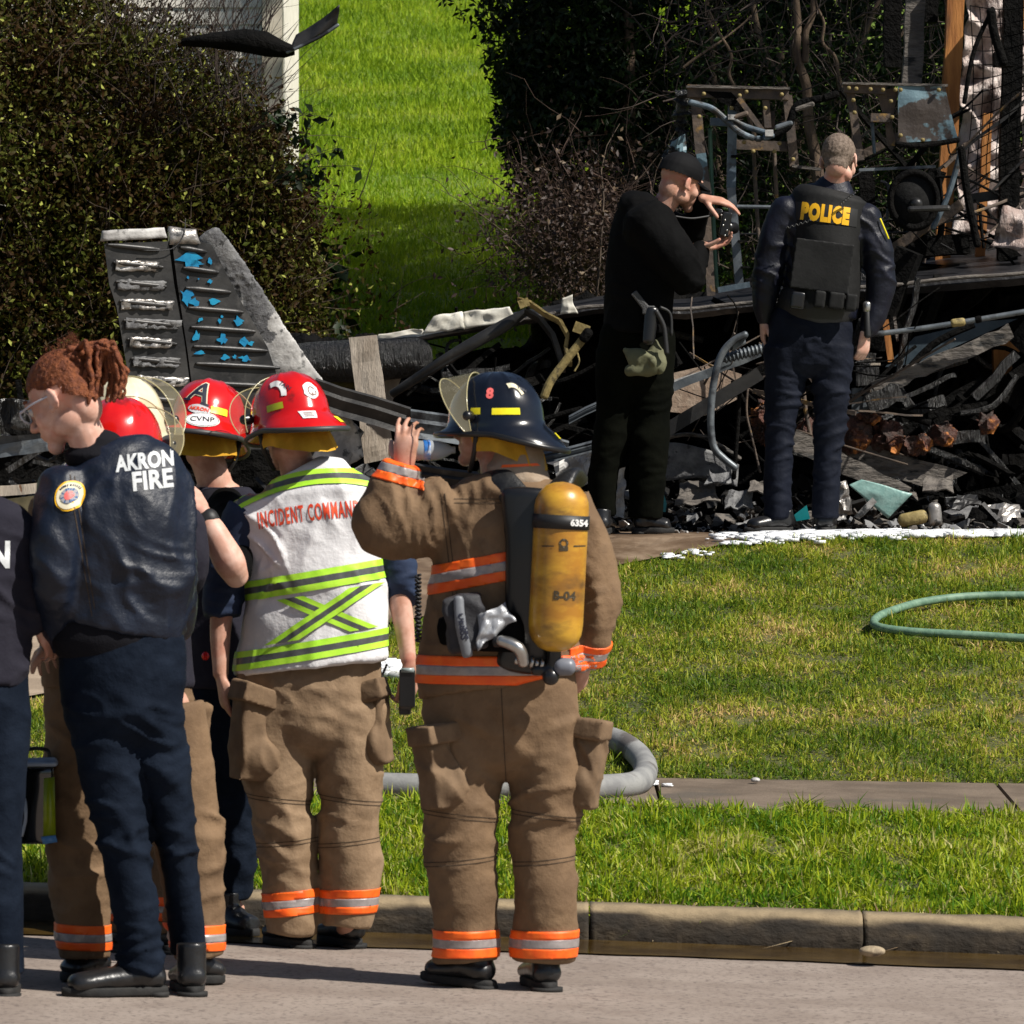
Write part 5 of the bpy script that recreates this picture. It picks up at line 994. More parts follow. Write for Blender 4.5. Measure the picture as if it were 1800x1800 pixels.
# ------------------------------------------------------------------ foliage
def leaves(name, pts, size, m, parent=None, rseed=1, aspect=.5, up=0., col=None, label=None, kind='stuff', droop=0):
    rs_ = np.random.RandomState(rseed); n = len(pts); d = rs_.normal(size=(n, 3)); d[:, 2] += up; d /= np.linalg.norm(d, axis=1)[:, None]
    e = rs_.normal(size=(n, 3)); e -= (e * d).sum(1)[:, None] * d; e /= np.linalg.norm(e, axis=1)[:, None]; nn = np.cross(d, e)
    L = (size * rs_.uniform(.55, 1.35, n))[:, None]; Wd = L * aspect; Vv = np.empty((n, 4, 3)); b = pts
    Vv[:, 0] = b; Vv[:, 1] = b + d * L * .45 + e * Wd * .5 + nn * L * .08; Vv[:, 2] = b + d * L - nn * L * .05; Vv[:, 3] = b + d * L * .45 - e * Wd * .5 + nn * L * .08
    ba = np.arange(n)[:, None] * 4; lo = np.concatenate([ba + np.array([[0, 1, 2]]), ba + np.array([[0, 2, 3]])], 1).ravel()
    me = bpy.data.meshes.new(name); bb = BASE[parent.name] if parent else V(0, 0, 0)
    me.vertices.add(n * 4); me.vertices.foreach_set('co', (Vv - np.array(bb)).ravel()); me.loops.add(n * 6); me.loops.foreach_set('vertex_index', lo); me.polygons.add(n * 2); me.polygons.foreach_set('loop_start', np.arange(n * 2) * 3); me.update(calc_edges=True)
    at = me.attributes.new('tone', 'FLOAT', 'POINT'); c = col if col is not None else rs_.uniform(0, 1, n); at.data.foreach_set('value', np.repeat(np.clip(c, 0, 1), 4))
    me.materials.append(m); o = bpy.data.objects.new(name, me); COL.objects.link(o); BASE[o.name] = bb
    if parent: o.parent = parent
    o['kind'] = kind
    return o
def twigs(name, starts, m, parent, length=.4, r=.004, rseed=1, dirn=(0, 0, 1), spread=.6, seg=5, kind='stuff', bend=.25):
    rr = random.Random(rseed); gs = []
    for s in starts:
        p = Vector(s); d = (Vector(dirn) + V(rr.gauss(0, spread), rr.gauss(0, spread), rr.gauss(0, spread))).normalized(); L = length * rr.uniform(.5, 1.4); pts = []; rad = r * rr.uniform(.6, 1.4)
        for k in range(seg + 1): pts.append((p.copy(), rad * (1 - .8 * k / seg))); d = (d + V(rr.gauss(0, bend), rr.gauss(0, bend), rr.gauss(0, bend)) * .5).normalized(); p = p + d * L / seg
        rings = []
        for i, (c, q) in enumerate(pts):
            t = (pts[min(i + 1, seg)][0] - pts[max(i - 1, 0)][0]).normalized(); a = t.cross(V(.3, 1, .2)).normalized(); b = t.cross(a); rings.append([c + a * q * math.cos(x) + b * q * math.sin(x) for x in (0, 2.09, 4.19)])
        gs.append(loft(rings, False))
    o = add(name, join(gs), m, parent, kind=kind, base=(0, 0, 0) if parent is None else None); return o
m_leafA = mat('hedge_leaves', (.036, .018, .005), (.060, .080, .008), rough=.6, attr='tone', c3=(.32, .34, .07), split=(.22, .92), trans=.2, spec=.12)
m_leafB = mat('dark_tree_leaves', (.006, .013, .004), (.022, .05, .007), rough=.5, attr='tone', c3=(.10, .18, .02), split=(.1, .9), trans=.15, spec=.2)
m_leafD = mat('dead_leaves', (.025, .012, .008), (.055, .03, .018), rough=.6, attr='tone', c3=(.20, .14, .08), split=(.1, .9), trans=.2)
m_twig = mat('twig_bark', (.045, .028, .018), (.10, .07, .045), 12, .8); m_twigd = mat('dark_twig_bark', (.03, .02, .015), (.06, .04, .03), 12, .8)
m_bark = mat('bark', (.07, .045, .03), (.16, .11, .07), 9, .9, bump=1, bscale=22, bdist=.03, stretch=(1, 1, .3))
def blob(n, c, rx, ry, rz, seed, shell=.55, rough=.3, zmin=None, fr=3.5):
    """points through an uneven crown"""
    q = np.random.RandomState(seed); d = q.normal(size=(n, 3)); d /= np.linalg.norm(d, axis=1)[:, None]
    rad = (1 - (1 - shell) * q.uniform(0, 1, n) ** 1.6) * (1 + rough * pn(d * fr / 1.5 + seed) + rough * .5 * pn(d * fr * 2 + seed)); p = np.array(c) + d * rad[:, None] * np.array([rx, ry, rz])
    # gaps: drop points in pockets
    k = pn(p * 4.2 + seed) > -.28 + q.normal(size=n) * .1; p = p[k]
    if zmin is not None: p = p[p[:, 2] > zmin]
    return p
# --- hedge at the left, in front of the pale house
def hedge():
    c = W(215, 520, 31.6); b = V(c.x, 31.6, Gz(c.x, 31.6)); o = thing('hedge_bush', 'big brown-green hedge bush in front of the pale boarded house', 'bush', b)
    P = []
    for (px, py, dy, rx, ry, rz, n, sd) in ((140, 420, 0, 1.02, .8, 1.15, 16000, 1), (330, 430, -.1, .68, .6, .85, 12000, 2), (60, 250, .2, 1.0, .8, .9, 12000, 3), (250, 220, .2, .68, .6, .62, 9000, 4), (400, 600, -.1, .55, .6, .55, 8000, 5), (90, 640, -.1, 1.0, .8, .75, 9000, 6), (430, 360, 0, .36, .45, .55, 6000, 7), (-150, 350, 0, 1.0, .8, 1.6, 5000, 8), (90, 70, .3, .6, .6, .4, 4000, 9), (480, 470, 0, .28, .4, .42, 3500, 10)):
        P.append(blob(int(n * 1.5), W(px, py, 31.6 + dy), rx, ry, rz, sd, .6, .22, b.z - .1))
    P.append(blob(12000, W(230, 520, 31.9), 1.5, .5, 1.0, 77, .2, .1, b.z)); P.append(blob(6000, W(40, 250, 31.9), .6, .5, .9, 78, .2, .1, b.z)); P.append(blob(5000, W(330, 330, 31.8), .75, .5, .8, 79, .2, .1, b.z)); P.append(blob(4500, W(450, 500, 31.6), .42, .4, .55, 80, .3, .25, b.z))
    p = np.concatenate(P); t = np.clip(.36 + .42 * pn(p * 2.3) + .24 * rs.normal(size=len(p)), 0, 1)
    top = (W(0, 300, 31.6).z - p[:, 2]); t = np.where((rs.uniform(size=len(p)) < .06), .98, t)
    leaves('foliage', p, .037, m_leafA, o, 3, .5, .1, t)
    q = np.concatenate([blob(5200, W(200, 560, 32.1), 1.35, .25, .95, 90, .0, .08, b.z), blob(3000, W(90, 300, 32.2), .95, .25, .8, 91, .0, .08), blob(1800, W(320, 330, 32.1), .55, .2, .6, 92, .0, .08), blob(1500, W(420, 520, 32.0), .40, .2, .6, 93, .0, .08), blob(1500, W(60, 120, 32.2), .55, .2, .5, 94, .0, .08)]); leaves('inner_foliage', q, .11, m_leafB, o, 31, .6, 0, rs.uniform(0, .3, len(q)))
    q = p[rs.choice(len(p), 1500, False)]; twigs('twigs', [tuple(x) for x in q], m_twig, o, .34, .0032, 4, (.2, -.2, .8), .6)
    q = [W(rs.uniform(180, 470), rs.uniform(20, 260), 31.6 + rs.uniform(-.4, .3)) for _ in range(420)]; twigs('bare_twigs', q, m_twigd, o, .42, .0035, 6, (.35, 0, 1), .4)
    st = [V(b.x + rs.uniform(-1.6, 1.2), 31.7 + rs.uniform(-.4, .4), b.z) for _ in range(22)]; twigs('stems', st, m_bark, o, 1.2, .018, 7, (0, 0, 1), .22, seg=7)
    return o
hedge()
def sprig(root_px, tips, name='bramble_shoot', sd=1, lab=''):
    o = thing(name, lab, 'shoot', W(*root_px, 31.2)); rr = np.random.RandomState(sd); gs = []; P = []
    for tx, ty in tips:
        a = W(*root_px, 31.2); c = W(tx, ty, 31.1); m_ = a.lerp(c, .5) + V(0, 0, .05); pts = [(a.lerp(m_, k / 4) if k < 4 else m_.lerp(c, (k - 4) / 4), .004 * (1 - k / 10)) for k in range(9)]; gs.append(tubev(pts, 5))
        for k in range(16): f_ = rr.uniform(.25, 1.0); q = a.lerp(m_, f_ * 2) if f_ < .5 else m_.lerp(c, f_ * 2 - 1); P.append(tuple(q + V(rr.normal(0, .012), rr.normal(0, .03), rr.normal(0, .012) - .015)))
    add('stem', join(gs), m_twigd, o); leaves('foliage', np.array(P), .062, m_leafB, o, sd, .55, -.8, rr.uniform(0, .4, len(P)))
sprig((440, 230), [(560, 200), (585, 205), (540, 235), (500, 190)], sd=1, lab='leafy shoot reaching over the bright grass beside the white corner board')
sprig((470, 330), [(600, 260), (640, 290), (560, 300), (565, 330), (600, 255)], sd=2, lab='lowest and longest leafy shoot hanging over the bright grass slope')
# --- dark evergreen and thicket on the right of the slope
def thicket():
    b = V(W(1120, 0, 32.4).x, 32.4, Gz(.7, 32.4)); o = thing('evergreen_tree', 'dark evergreen tree in deep shade to the right of the grass slope', 'tree', b); P = []
    for (px, py, dy, rx, ry, rz, n, sd) in ((1010, 90, .3, .48, .6, .66, 9000, 21), (1040, 260, .2, .45, .55, .6, 9000, 22), (980, -40, .4, .55, .7, .6, 6000, 23), (1200, 60, .6, .8, .7, .9, 13000, 24), (1200, 330, .6, .9, .7, .9, 12000, 25), (1480, 60, .9, 1.0, .7, .9, 11000, 26), (1480, 320, .9, 1.0, .6, .9, 7000, 27), (930, 190, .25, .2, .4, .5, 4000, 28), (1200, -260, .9, 1.5, 1.2, 1.1, 9000, 29), (1060, 430, .2, .42, .5, .42, 5000, 30), (1750, 0, 2.2, 1.0, .8, 1.6, 8000, 33)):
        P.append(blob(n, W(px, py, 32.4 + dy), rx, ry, rz, sd, .45, .28, b.z - .2))
    p = np.concatenate(P); t = np.clip(.25 + .5 * pn(p * 2.6 + 3) + .18 * rs.normal(size=len(p)), 0, 1)
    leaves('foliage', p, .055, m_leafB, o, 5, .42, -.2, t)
    for (x0, y0, x1, y1, r0, dy) in ((1130, 620, 1090, -150, .05, 0), (1420, 600, 1372, 60, .045, -.4), (1420, 300, 1300, -60, .03, -.3), (1350, 500, 1560, -40, .03, .1), (1290, 560, 1240, -40, .028, 0)):
        a = W(x0, y0, 32.3 + dy); c = W(x1, y1, 32.5 + dy); pts = [(a.lerp(c, k / 7) + V(rs.normal(0, .012), rs.normal(0, .02), 0) * (k > 0), r0 * (1 - .6 * k / 7)) for k in range(8)]; add('trunk', tubev(pts, 10), m_bark, o)
    return o
thicket()
def scrub():
    b = V(W(980, 0, 30.8).x, 30.8, Gz(.2, 30.8)); o = thing('bramble_scrub', 'tangle of bare reddish-brown twigs below the dark evergreen', 'bush', b)
    q = [W(rs.normal(1030, 75), rs.normal(420, 70), 31.2 + rs.uniform(-.2, .6)) for _ in range(700)]; twigs('twigs', q, mat('reddish_twig', (.035, .017, .012), (.09, .052, .035), 12, .8), o, .42, .0034, 11, (-.1, 0, .3), .8, bend=.5)
    p = np.array([tuple(W(rs.normal(1010, 75), rs.normal(420, 75), 30.9 + rs.uniform(-.3, .6))) for _ in range(5000)]); leaves('dead_leaves', p, .035, m_leafD, o, 12, .5, 0, None)
    st = [W(rs.uniform(930, 1130), 580, 30.9 + rs.uniform(-.2, .4)) for _ in range(14)]; twigs('stems', st, m_twig, o, 1.0, .009, 13, (.1, 0, 1), .35, seg=7)
    o2 = thing('bare_thicket', 'bare branches and shaded twigs behind the burnt metal frames', 'thicket', V(1.6, 31.4, Gz(1.6, 31.4)))
    q = [W(rs.uniform(1150, 1680), rs.uniform(-20, 480), 31.4 + rs.uniform(-.3, .5)) for _ in range(600)]; twigs('twigs', q, m_twigd, o2, .5, .005, 14, (0, 0, .5), .8, bend=.4)
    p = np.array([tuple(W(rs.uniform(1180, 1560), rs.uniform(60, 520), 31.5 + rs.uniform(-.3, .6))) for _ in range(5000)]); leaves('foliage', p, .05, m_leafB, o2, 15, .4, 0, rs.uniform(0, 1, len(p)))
    for (x0, y0, x1, y1, r0) in ((1440, 330, 1395, -20, .035), (1415, 110, 1440, -60, .02), (1330, 250, 1250, 20, .012), (1480, 160, 1430, -20, .012), (1200, 120, 1320, 30, .008), (1560, 100, 1640, -30, .01)):
        a = W(x0, y0, 31.2); c = W(x1, y1, 31.2); add('branch', tubev([(a.lerp(c, k / 6) + V(rs.normal(0, .010), 0, rs.normal(0, .01)) * (k > 0), r0 * (1 - .5 * k / 6)) for k in range(7)], 8), m_bark, o2)
scrub()
# --- dark woods behind, closing the view right of the slope
def backwood():
    o = thing('woodland', 'dark wood closing the view behind the evergreen', 'woods', V(3.6, 36.5, Gz(3.6, 36.5))); o['kind'] = 'stuff'; P = [blob(9000, (x, 36.8 + .5 * math.sin(x), z), 1.7, .9, 1.7, 40 + i, .3, .2, None) for i, (x, z) in enumerate(((2.2, 3.6), (3.6, 5.2), (5.2, 3.8), (2.0, 6.2), (5.8, 6.5), (3.9, 2.8)))]
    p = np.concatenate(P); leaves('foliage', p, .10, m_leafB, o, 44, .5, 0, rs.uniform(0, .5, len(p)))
backwood()
# fallen leaves and stray white flecks on the lawn edge of the kerb
# ------------------------------------------------------------------ the pale boarded house
def house():
    D = 35.5; xr = W(495, 0, D).x; x0 = -7.5; zb = Gz(xr, D) - .3; zt = 6.0; o = thing('house', 'house with cream horizontal boards and white corner board behind the hedge', 'house', (-4, D, zb))
    m = mat('cream_siding', (.74, .69, .60), (.82, .77, .69), 3, .6, bump=.2, bscale=30, stretch=(.4, 1, 3)); m2 = mat('corner_board_paint', (.72, .62, .46), (.82, .74, .60), 4, .6, bump=.3, bscale=30)
    add('wall', boxg(((x0 + xr - .12) / 2, D + 3.12, (zb + zt) / 2), (xr - .12 - x0) / 2, 3.0, (zt - zb) / 2), m, o, smooth=False)
    h = .104; k = 0; z = zb; src = None
    while z < zt - h:
        prof = [(D + .085, z), (D + .066, z), (D + .079, z + h), (D + .118, z + h), (D + .118, z)]
        if src is None:
            src = add('siding_board', loft([[V(x, y, zz) for y, zz in prof] for x in (x0, xr - .125)]), m, o, smooth=False); z00 = z
        else:
            c = src.copy(); COL.objects.link(c); c.parent = o; c.location = (0, 0, z - z00)
        z += h
    add('corner_board', boxg((xr - .058, D + .06, (zb + zt) / 2), .06, .06, (zt - zb) / 2), m2, o, smooth=False); add('side_board', boxg((xr - .03, D + .2, (zb + zt) / 2), .03, .079, (zt - zb) / 2), m2, o, smooth=False)
    rf = mat('roof_shingles', (.06, .055, .05), (.10, .09, .085), 8, .9, bump=.6, bscale=30)
    add('roof', slab([V(x0 - .3, D - .4, zt), V(xr + .3, D - .4, zt), V(xr + .3, D + 3.2, zt + 1.7), V(x0 - .3, D + 3.2, zt + 1.7)], .12), rf, o, smooth=False); add('roof', slab([V(x0 - .3, D + 6.6, zt), V(x0 - .3, D + 3.2, zt + 1.7), V(xr + .3, D + 3.2, zt + 1.7), V(xr + .3, D + 6.6, zt)], .12), rf, o, smooth=False)
    add('gable', (lambda P: slab(P, .1))([V(xr - .11, D + .1, zt), V(xr - .11, D + 6.1, zt), V(xr - .11, D + 3.2, zt + 1.65)]), m, o, smooth=False)
house()

# loose strands round the gathered dreadlocks
for hc_, T_ in HS:
    q = [T_ @ Vector((.08 * math.sin(a) * math.cos(b_), -.02 - .1 * abs(math.cos(a)) * .9, .06 + .085 * math.sin(b_))) for a, b_ in ((rs.uniform(-1.5, 1.5), rs.uniform(-.2, 1.4)) for _ in range(700))]
    tw = twigs('loose_hair', q, m_hair, bpy.data.objects['person.001'] if 0 else [o for o in bpy.data.objects if o.get('label', '').startswith('red-haired')][0], .016, .0006, 17, (.3, 0, -.1), .6, seg=2, kind='stuff')
# ------------------------------------------------------------------ burnt materials
m_coal = mat('charred_surface', (.002, .002, .002), (.005, .0045, .004), 9, .8, bump=1, bscale=26, bdist=.03, c3=(.028, .025, .022), scale3=14, split3=(.70, .80), spec=.1)
m_coalg = mat('alligatored_char', (.008, .008, .008), (.016, .015, .014), 9, .28, bump=1, bscale=34, bdist=.05, stretch=(1.6, 1, .35), spec=.7)
m_scorch = mat('scorched_aluminium', (.018, .018, .019), (.05, .048, .046), 4, .42, metal=.35, bump=.35, bscale=14, bdist=.01, c3=(.10, .095, .09), scale3=9, split3=(.6, .75))
m_greym = mat('bare_grey_aluminium', (.10, .115, .13), (.19, .21, .225), 6, .45, metal=.4, bump=.3, bscale=20, c3=(.03, .03, .035), scale3=5, split3=(.5, .6))
m_ash = mat('ash_white_metal', (.30, .29, .28), (.58, .57, .55), 10, .8, bump=.6, bscale=50, bdist=.006, c3=(.08, .08, .08), scale3=16, split3=(.60, .67))
m_ashg = mat('ash_grey_metal', (.10, .10, .105), (.19, .19, .19), 14, .7, bump=.8, bscale=60, bdist=.008, c3=(.03, .03, .03), scale3=22, split3=(.58, .63))
m_crinkle = mat('crinkled_foil_metal', (.26, .24, .22), (.42, .40, .38), 9, .38, metal=.6, bump=.6, bscale=26, bdist=.01, c3=(.05, .05, .05), scale3=12, split3=(.52, .6))
m_flake = mat('blue_paint_flake', (.006, .16, .34), (.012, .26, .44), 9, .3, bump=.3, bscale=30)
m_bluegrey = mat('blistered_blue_paint', (.10, .165, .20), (.15, .24, .28), 7, .5, bump=.5, bscale=22, c3=(.05, .038, .032), scale3=3.4, split3=(.49, .515), bdist=.01)
m_rust = mat('heat_rusted_steel', (.055, .042, .035), (.12, .085, .06), 12, .7, bump=.6, bscale=40, c3=(.26, .15, .04), scale3=8, split3=(.6, .66), bdist=.008)
m_bsteel = mat('blued_steel_tube', (.07, .10, .13), (.14, .18, .21), 9, .45, metal=.3, bump=.3, bscale=30, c3=(.04, .035, .03), scale3=7)
m_plank = mat('pale_weathered_plank', (.34, .28, .22), (.50, .43, .35), 4, .85, bump=.6, bscale=30, stretch=(2.5, 1, .6), c3=(.16, .08, .04), scale3=7, split3=(.66, .70))
m_gplank = mat('grey_charred_plank', (.08, .07, .062), (.20, .175, .15), 6, .85, bump=1, bscale=30, stretch=(.7, 1, 2.5), c3=(.015, .015, .015), scale3=6, split3=(.52, .6), bdist=.015)
m_wood = mat('orange_bare_timber', (.30, .11, .025), (.48, .20, .05), 5, .8, bump=.5, bscale=30, stretch=(3, 1, .4), c3=(.04, .02, .01), scale3=3, split3=(.56, .68))
m_yellowc = mat('corroded_yellow_metal', (.20, .15, .05), (.36, .28, .11), 14, .7, bump=.8, bscale=50, c3=(.05, .04, .02), scale3=14, split3=(.55, .65), bdist=.006)
m_melt = mat('melted_white_siding', (.55, .52, .44), (.72, .70, .62), 6, .5, bump=.3, bscale=20, c3=(.20, .15, .09), scale3=6, split3=(.6, .7))
m_teal = mat('pale_teal_sheet', (.20, .36, .33), (.28, .45, .41), 30, .35, bump=.3, bscale=50, c3=(.05, .06, .06), scale3=18, split3=(.64, .67))
m_tealp = mat('teal_paint', (.0, .17, .19), (.01, .24, .26), 9, .35); m_concr = mat('tan_masonry', (.30, .21, .15), (.42, .32, .24), 12, .9, bump=.5, bscale=60)
m_ember = mat('charred_orange_foam', (.03, .015, .01), (.11, .035, .02), 13, .6, bump=1, bscale=50, c3=(.48, .17, .03), scale3=11, split3=(.55, .62), bdist=.02)
m_wrap = mat('scorched_house_wrap', (.30, .21, .18), (.70, .60, .55), 5, .4, bump=1, bscale=12, bdist=.04, c3=(.06, .035, .03), scale3=7, split3=(.5, .62), stretch=(1.6, 1, .7))
m_foam = mat('white_foam', (.82, .83, .85), (.90, .91, .92), 20, .7, bump=.8, bscale=70, bdist=.01)
def TH(name, label, cat, parts, group=None, smooth=None):
    pts = [v for _, g, _ in parts for v in g[0]]; n = len(pts); b = V(sum(v[0] for v in pts) / n, sum(v[1] for v in pts) / n, min(v[2] for v in pts)); o = thing(name, label, cat, b, group)
    for nm, g, m in parts: add(nm, g, m, o, smooth=(smooth if smooth is not None else False))
    return o
def px(pts, d, dd=None): return [W(p[0], p[1], d + (p[2] if len(p) > 2 else 0)) for p in pts]
def tb(pts, d, r, seg=10): P = px(pts, d); k = d / F; return limb([(p, r * k) for p in P], seg, dome=True)
def bmv(a, b, d, w, th=.05, dd=(0, 0), ns=1, jit=0):
    """bar seen w px tall across its length, th metres deep"""
    return beam(W(a[0], a[1], d + dd[0]), W(b[0], b[1], d + dd[1]), th, w * d / F, up=V(0, 0, 1) if abs(b[0] - a[0]) > abs(b[1] - a[1]) else V(1, 0, 0), ns=ns, jit=jit)
def pl(pts, d, th=.02): return slab(px(pts, d), th, V(0, 1, 0))
# ================================================================== tail fin
def fin():
    d = 27.7; o = thing('tail_fin', 'burnt upright aircraft tail fin with ribbed dark panels and blue paint flakes', 'tail fin', W(380, 850, d))
    def pf(x, y, e=0): return W(x, y, d + (x - 300) * .0012 + e)
    def panel(name, pts, e, th, m): return add(name, slab([pf(x, y, e) for x, y in pts], th, V(0, 1, 0)), m, o, smooth=False)
    ru = panel('rudder_skin', [(183, 428), (296, 424), (306, 500), (324, 600), (346, 770), (244, 770), (222, 640), (205, 540), (192, 500)], 0, .05, m_scorch)
    fi = panel('fin_skin', [(302, 422), (350, 424), (372, 430), (418, 520), (470, 610), (500, 700), (520, 790), (352, 790), (330, 620), (312, 500)], 0, .06, m_scorch)
    add('hinge_gap', tube([pf(299, 405, .02), pf(318, 560, .02), pf(345, 760, .02)], .014), m_coal, o)
    cp = sheet([pf(180, 424, -.01), pf(294, 418, -.01), pf(288, 400, -.01), pf(182, 405, -.01)], 14, 3, .006, .03, 14, 2); add('cap_strip', cp, m_ash, o); cp = sheet([pf(298, 430, -.01), pf(352, 428, -.01), pf(345, 404, -.01), pf(300, 398, -.01)], 8, 3, .014, .03, 14, 5); add('cap_strip', cp, m_crinkle, o)
    # beads
    def lx(y): return np.interp(y, [405, 500, 560, 640, 720], [184, 196, 208, 224, 240])
    for i, y in enumerate((436, 467, 501, 535, 569, 602, 636, 670, 704)):
        x0 = float(lx(y)) + (8 if i else 2); x1 = 280 + i * 6.0; a = pf(x0, y - 6, -.008); b = pf(x1, y + 3, -.008); add('stiffener', limb([(a, .006), (a.lerp(b, .3), .013), (a.lerp(b, .8), .013), (b, .007)], 10), m_scorch, ru)
        if 0 < i < 8:
            w_ = 70 + (i * 37) % 30; g = sheet([pf(x0 + 2, y + 9, -.014), pf(x0 + w_, y + 10, -.014), pf(x0 + w_ + 4, y - 6, -.014), pf(x0 + 4, y - 10, -.014)], 14, 4, .013, .004, 26, i * 3.1); add('torn_skin', g, m_crinkle if i % 2 else m_ashg, ru)
    for i, y in enumerate((438, 474, 509, 544, 578, 612, 642, 676)):
        x0 = 318 + i * 4.6; x1 = 362 + i * 21.5; a = pf(x0, y - 3, -.008); b = pf(x1, y + 5, -.008); add('stiffener', limb([(a, .007), (a.lerp(b, .3), .014), (a.lerp(b, .8), .013), (b, .007)], 10), m_scorch, fi)
    for (x, y, w_, h_, s_) in ((334, 457, 24, 13, 1), (345, 464, 12, 8, 2), (370, 495, 5, 4, 3), (328, 522, 13, 15, 4), (342, 530, 9, 8, 5), (376, 530, 11, 6, 6), (418, 566, 11, 9, 7), (345, 592, 11, 10, 8), (392, 597, 11, 10, 9), (428, 600, 10, 9, 10), (349, 620, 12, 3.5, 11), (396, 628, 10, 5, 12), (412, 628, 4, 4, 13), (432, 630, 12, 6, 14), (352, 562, 4, 5, 15), (386, 565, 4, 4, 16), (369, 460, 4, 6, 17), (441, 604, 6, 5, 18), (330, 488, 3, 3, 19), (390, 556, 2.5, 3, 20), (349, 490, 2, 2, 21)):
        q = random.Random(s_); n = 9 + s_ % 5; P = [pf(x + w_ * math.cos(2 * math.pi * k / n) * q.uniform(.35, 1.3), y + h_ * math.sin(2 * math.pi * k / n) * q.uniform(.35, 1.35), -.006) for k in range(n)]; add('paint_flake', slab(P, .004, V(0, -1, 0)), m_flake, fi, smooth=False)
    # leading edge: a broad curved cap
    C = [(366, 412, 22), (392, 450, 25), (425, 505, 29), (462, 570, 33), (503, 640, 38), (545, 705, 42), (588, 770, 46), (610, 815, 34)]
    me = vox([limb([(pf(x, y, .03), r_ * d / F, .020) for x, y, r_ in C], 22, side=V(.86, 0, .5))], .009, 2); folds(me, [(14, 14, 14, .003), (30, 30, 30, .003)], 4.)
    o2 = add('leading_edge', me, [m_ashg, m_ash], o)
    zz = W(0, 560, d).z; 
    for p in o2.data.polygons:
        c = p.center + BASE[o2.name]; p.material_index = 1 if (c.z + .10 * pn(np.array([[c.x * 7, c.y * 7, c.z * 7]]))[0] * 2 < zz) else 0
    add('root_plate', sheet([pf(520, 800), pf(600, 840), pf(640, 760), pf(560, 690)], 10, 8, .012, .02, 12, 8), m_ash, o)
    add('cable', tube([pf(250, 440, -.03), pf(300, 438, -.03), pf(322, 415, -.02), pf(326, 385, .0)], .0025, 6), m_rubber, o)
fin()
# ================================================================== mass of the wreck and the wing
me = vox([limb([(W(1010, 640, 29.6), .30, .35), (W(1200, 660, 29.7), .42, .45), (W(1450, 650, 29.8), .55, .5), (W(1700, 640, 29.8), .62, .5), (W(2000, 620, 29.9), .6, .5)], 22, side=V(0, 0, 1)), boxg(W(1500, 860, 30.0), 1.4, .5, .30), boxg(W(1900, 760, 29.9), 1.0, .5, .5), boxg(W(1120, 850, 29.9), .4, .4, .2)], .025, 2)
folds(me, [(4, 4, 4, .05), (9, 9, 9, .03), (18, 18, 18, .014)], 81.); add('burnt_fuselage', me, m_coal, None, 'black charred aircraft body mass under and behind the wing slab', 'fuselage', smooth=False)
me = vox([limb([(W(470, 660, 28.9), .09), (W(600, 700, 29.2), .12), (W(740, 700, 29.4), .16), (W(850, 690, 29.5), .20), (W(980, 680, 29.5), .20)], 18, side=V(0, 0, 1)), boxg(W(800, 820, 29.6), .8, .35, .22), boxg(W(300, 830, 29.3), 1.1, .3, .22), boxg(W(620, 640, 29.6), .35, .2, .12)], .02, 2); folds(me, [(4, 4, 4, .035), (12, 12, 12, .02)], 82.); add('charred_heap', me, m_coal, None, 'low black charred heap behind the tail fin and the grey channel', 'heap', smooth=False)
def wing():
    F0 = [(560, 606), (740, 592), (930, 556), (1060, 533), (1200, 543), (1330, 527), (1500, 503), (1800, 476), (2100, 452)]; o = thing('wing', 'long blackened wing slab running across behind the two officers', 'wing', W(1300, 540, 28.6)); n = 60; rings = []
    for i in range(n + 1):
        x = 690 + (2100 - 690) * i / n; y = float(np.interp(x, [f[0] for f in F0], [f[1] for f in F0])) + 2 * pn(np.array([[x * .03, 0, 0]]))[0]; b = float(np.interp(x, [690, 1150, 1400, 1800, 2100], [8, 16, 30, 48, 60])); th = float(np.interp(x, [690, 1100, 1800], [.02, .05, .07]))
        f0 = W(x, y, 28.5); t0 = W(x, y - b, 29.7); rings.append([f0, f0 + V(0, -.01, -th * .5), f0 + V(0, .02, -th), t0 + V(0, 0, -th), t0, f0.lerp(t0, .5) + V(0, 0, .012 * pn(np.array([[x * .02, 3, 0]]))[0])])
    add('wing_skin', loft(rings), mat('sooty_wing_skin', (.010, .010, .012), (.022, .022, .025), 6, .38, bump=.5, bscale=22, bdist=.015, c3=(.07, .07, .07), scale3=16, split3=(.68, .73)), o, smooth=False)
    P = [W(x, float(np.interp(x, [f[0] for f in F0], [f[1] for f in F0])) + 3, 28.47) for x in range(735, 2100, 60)]; add('edge_highlight', limb([(p + V(0, 0, .004 * math.sin(i * 1.7)), .010) for i, p in enumerate(P)], 8), m_gplank, o)  # strip coloured paler than the skin to give the wing edge its highlight
wing()
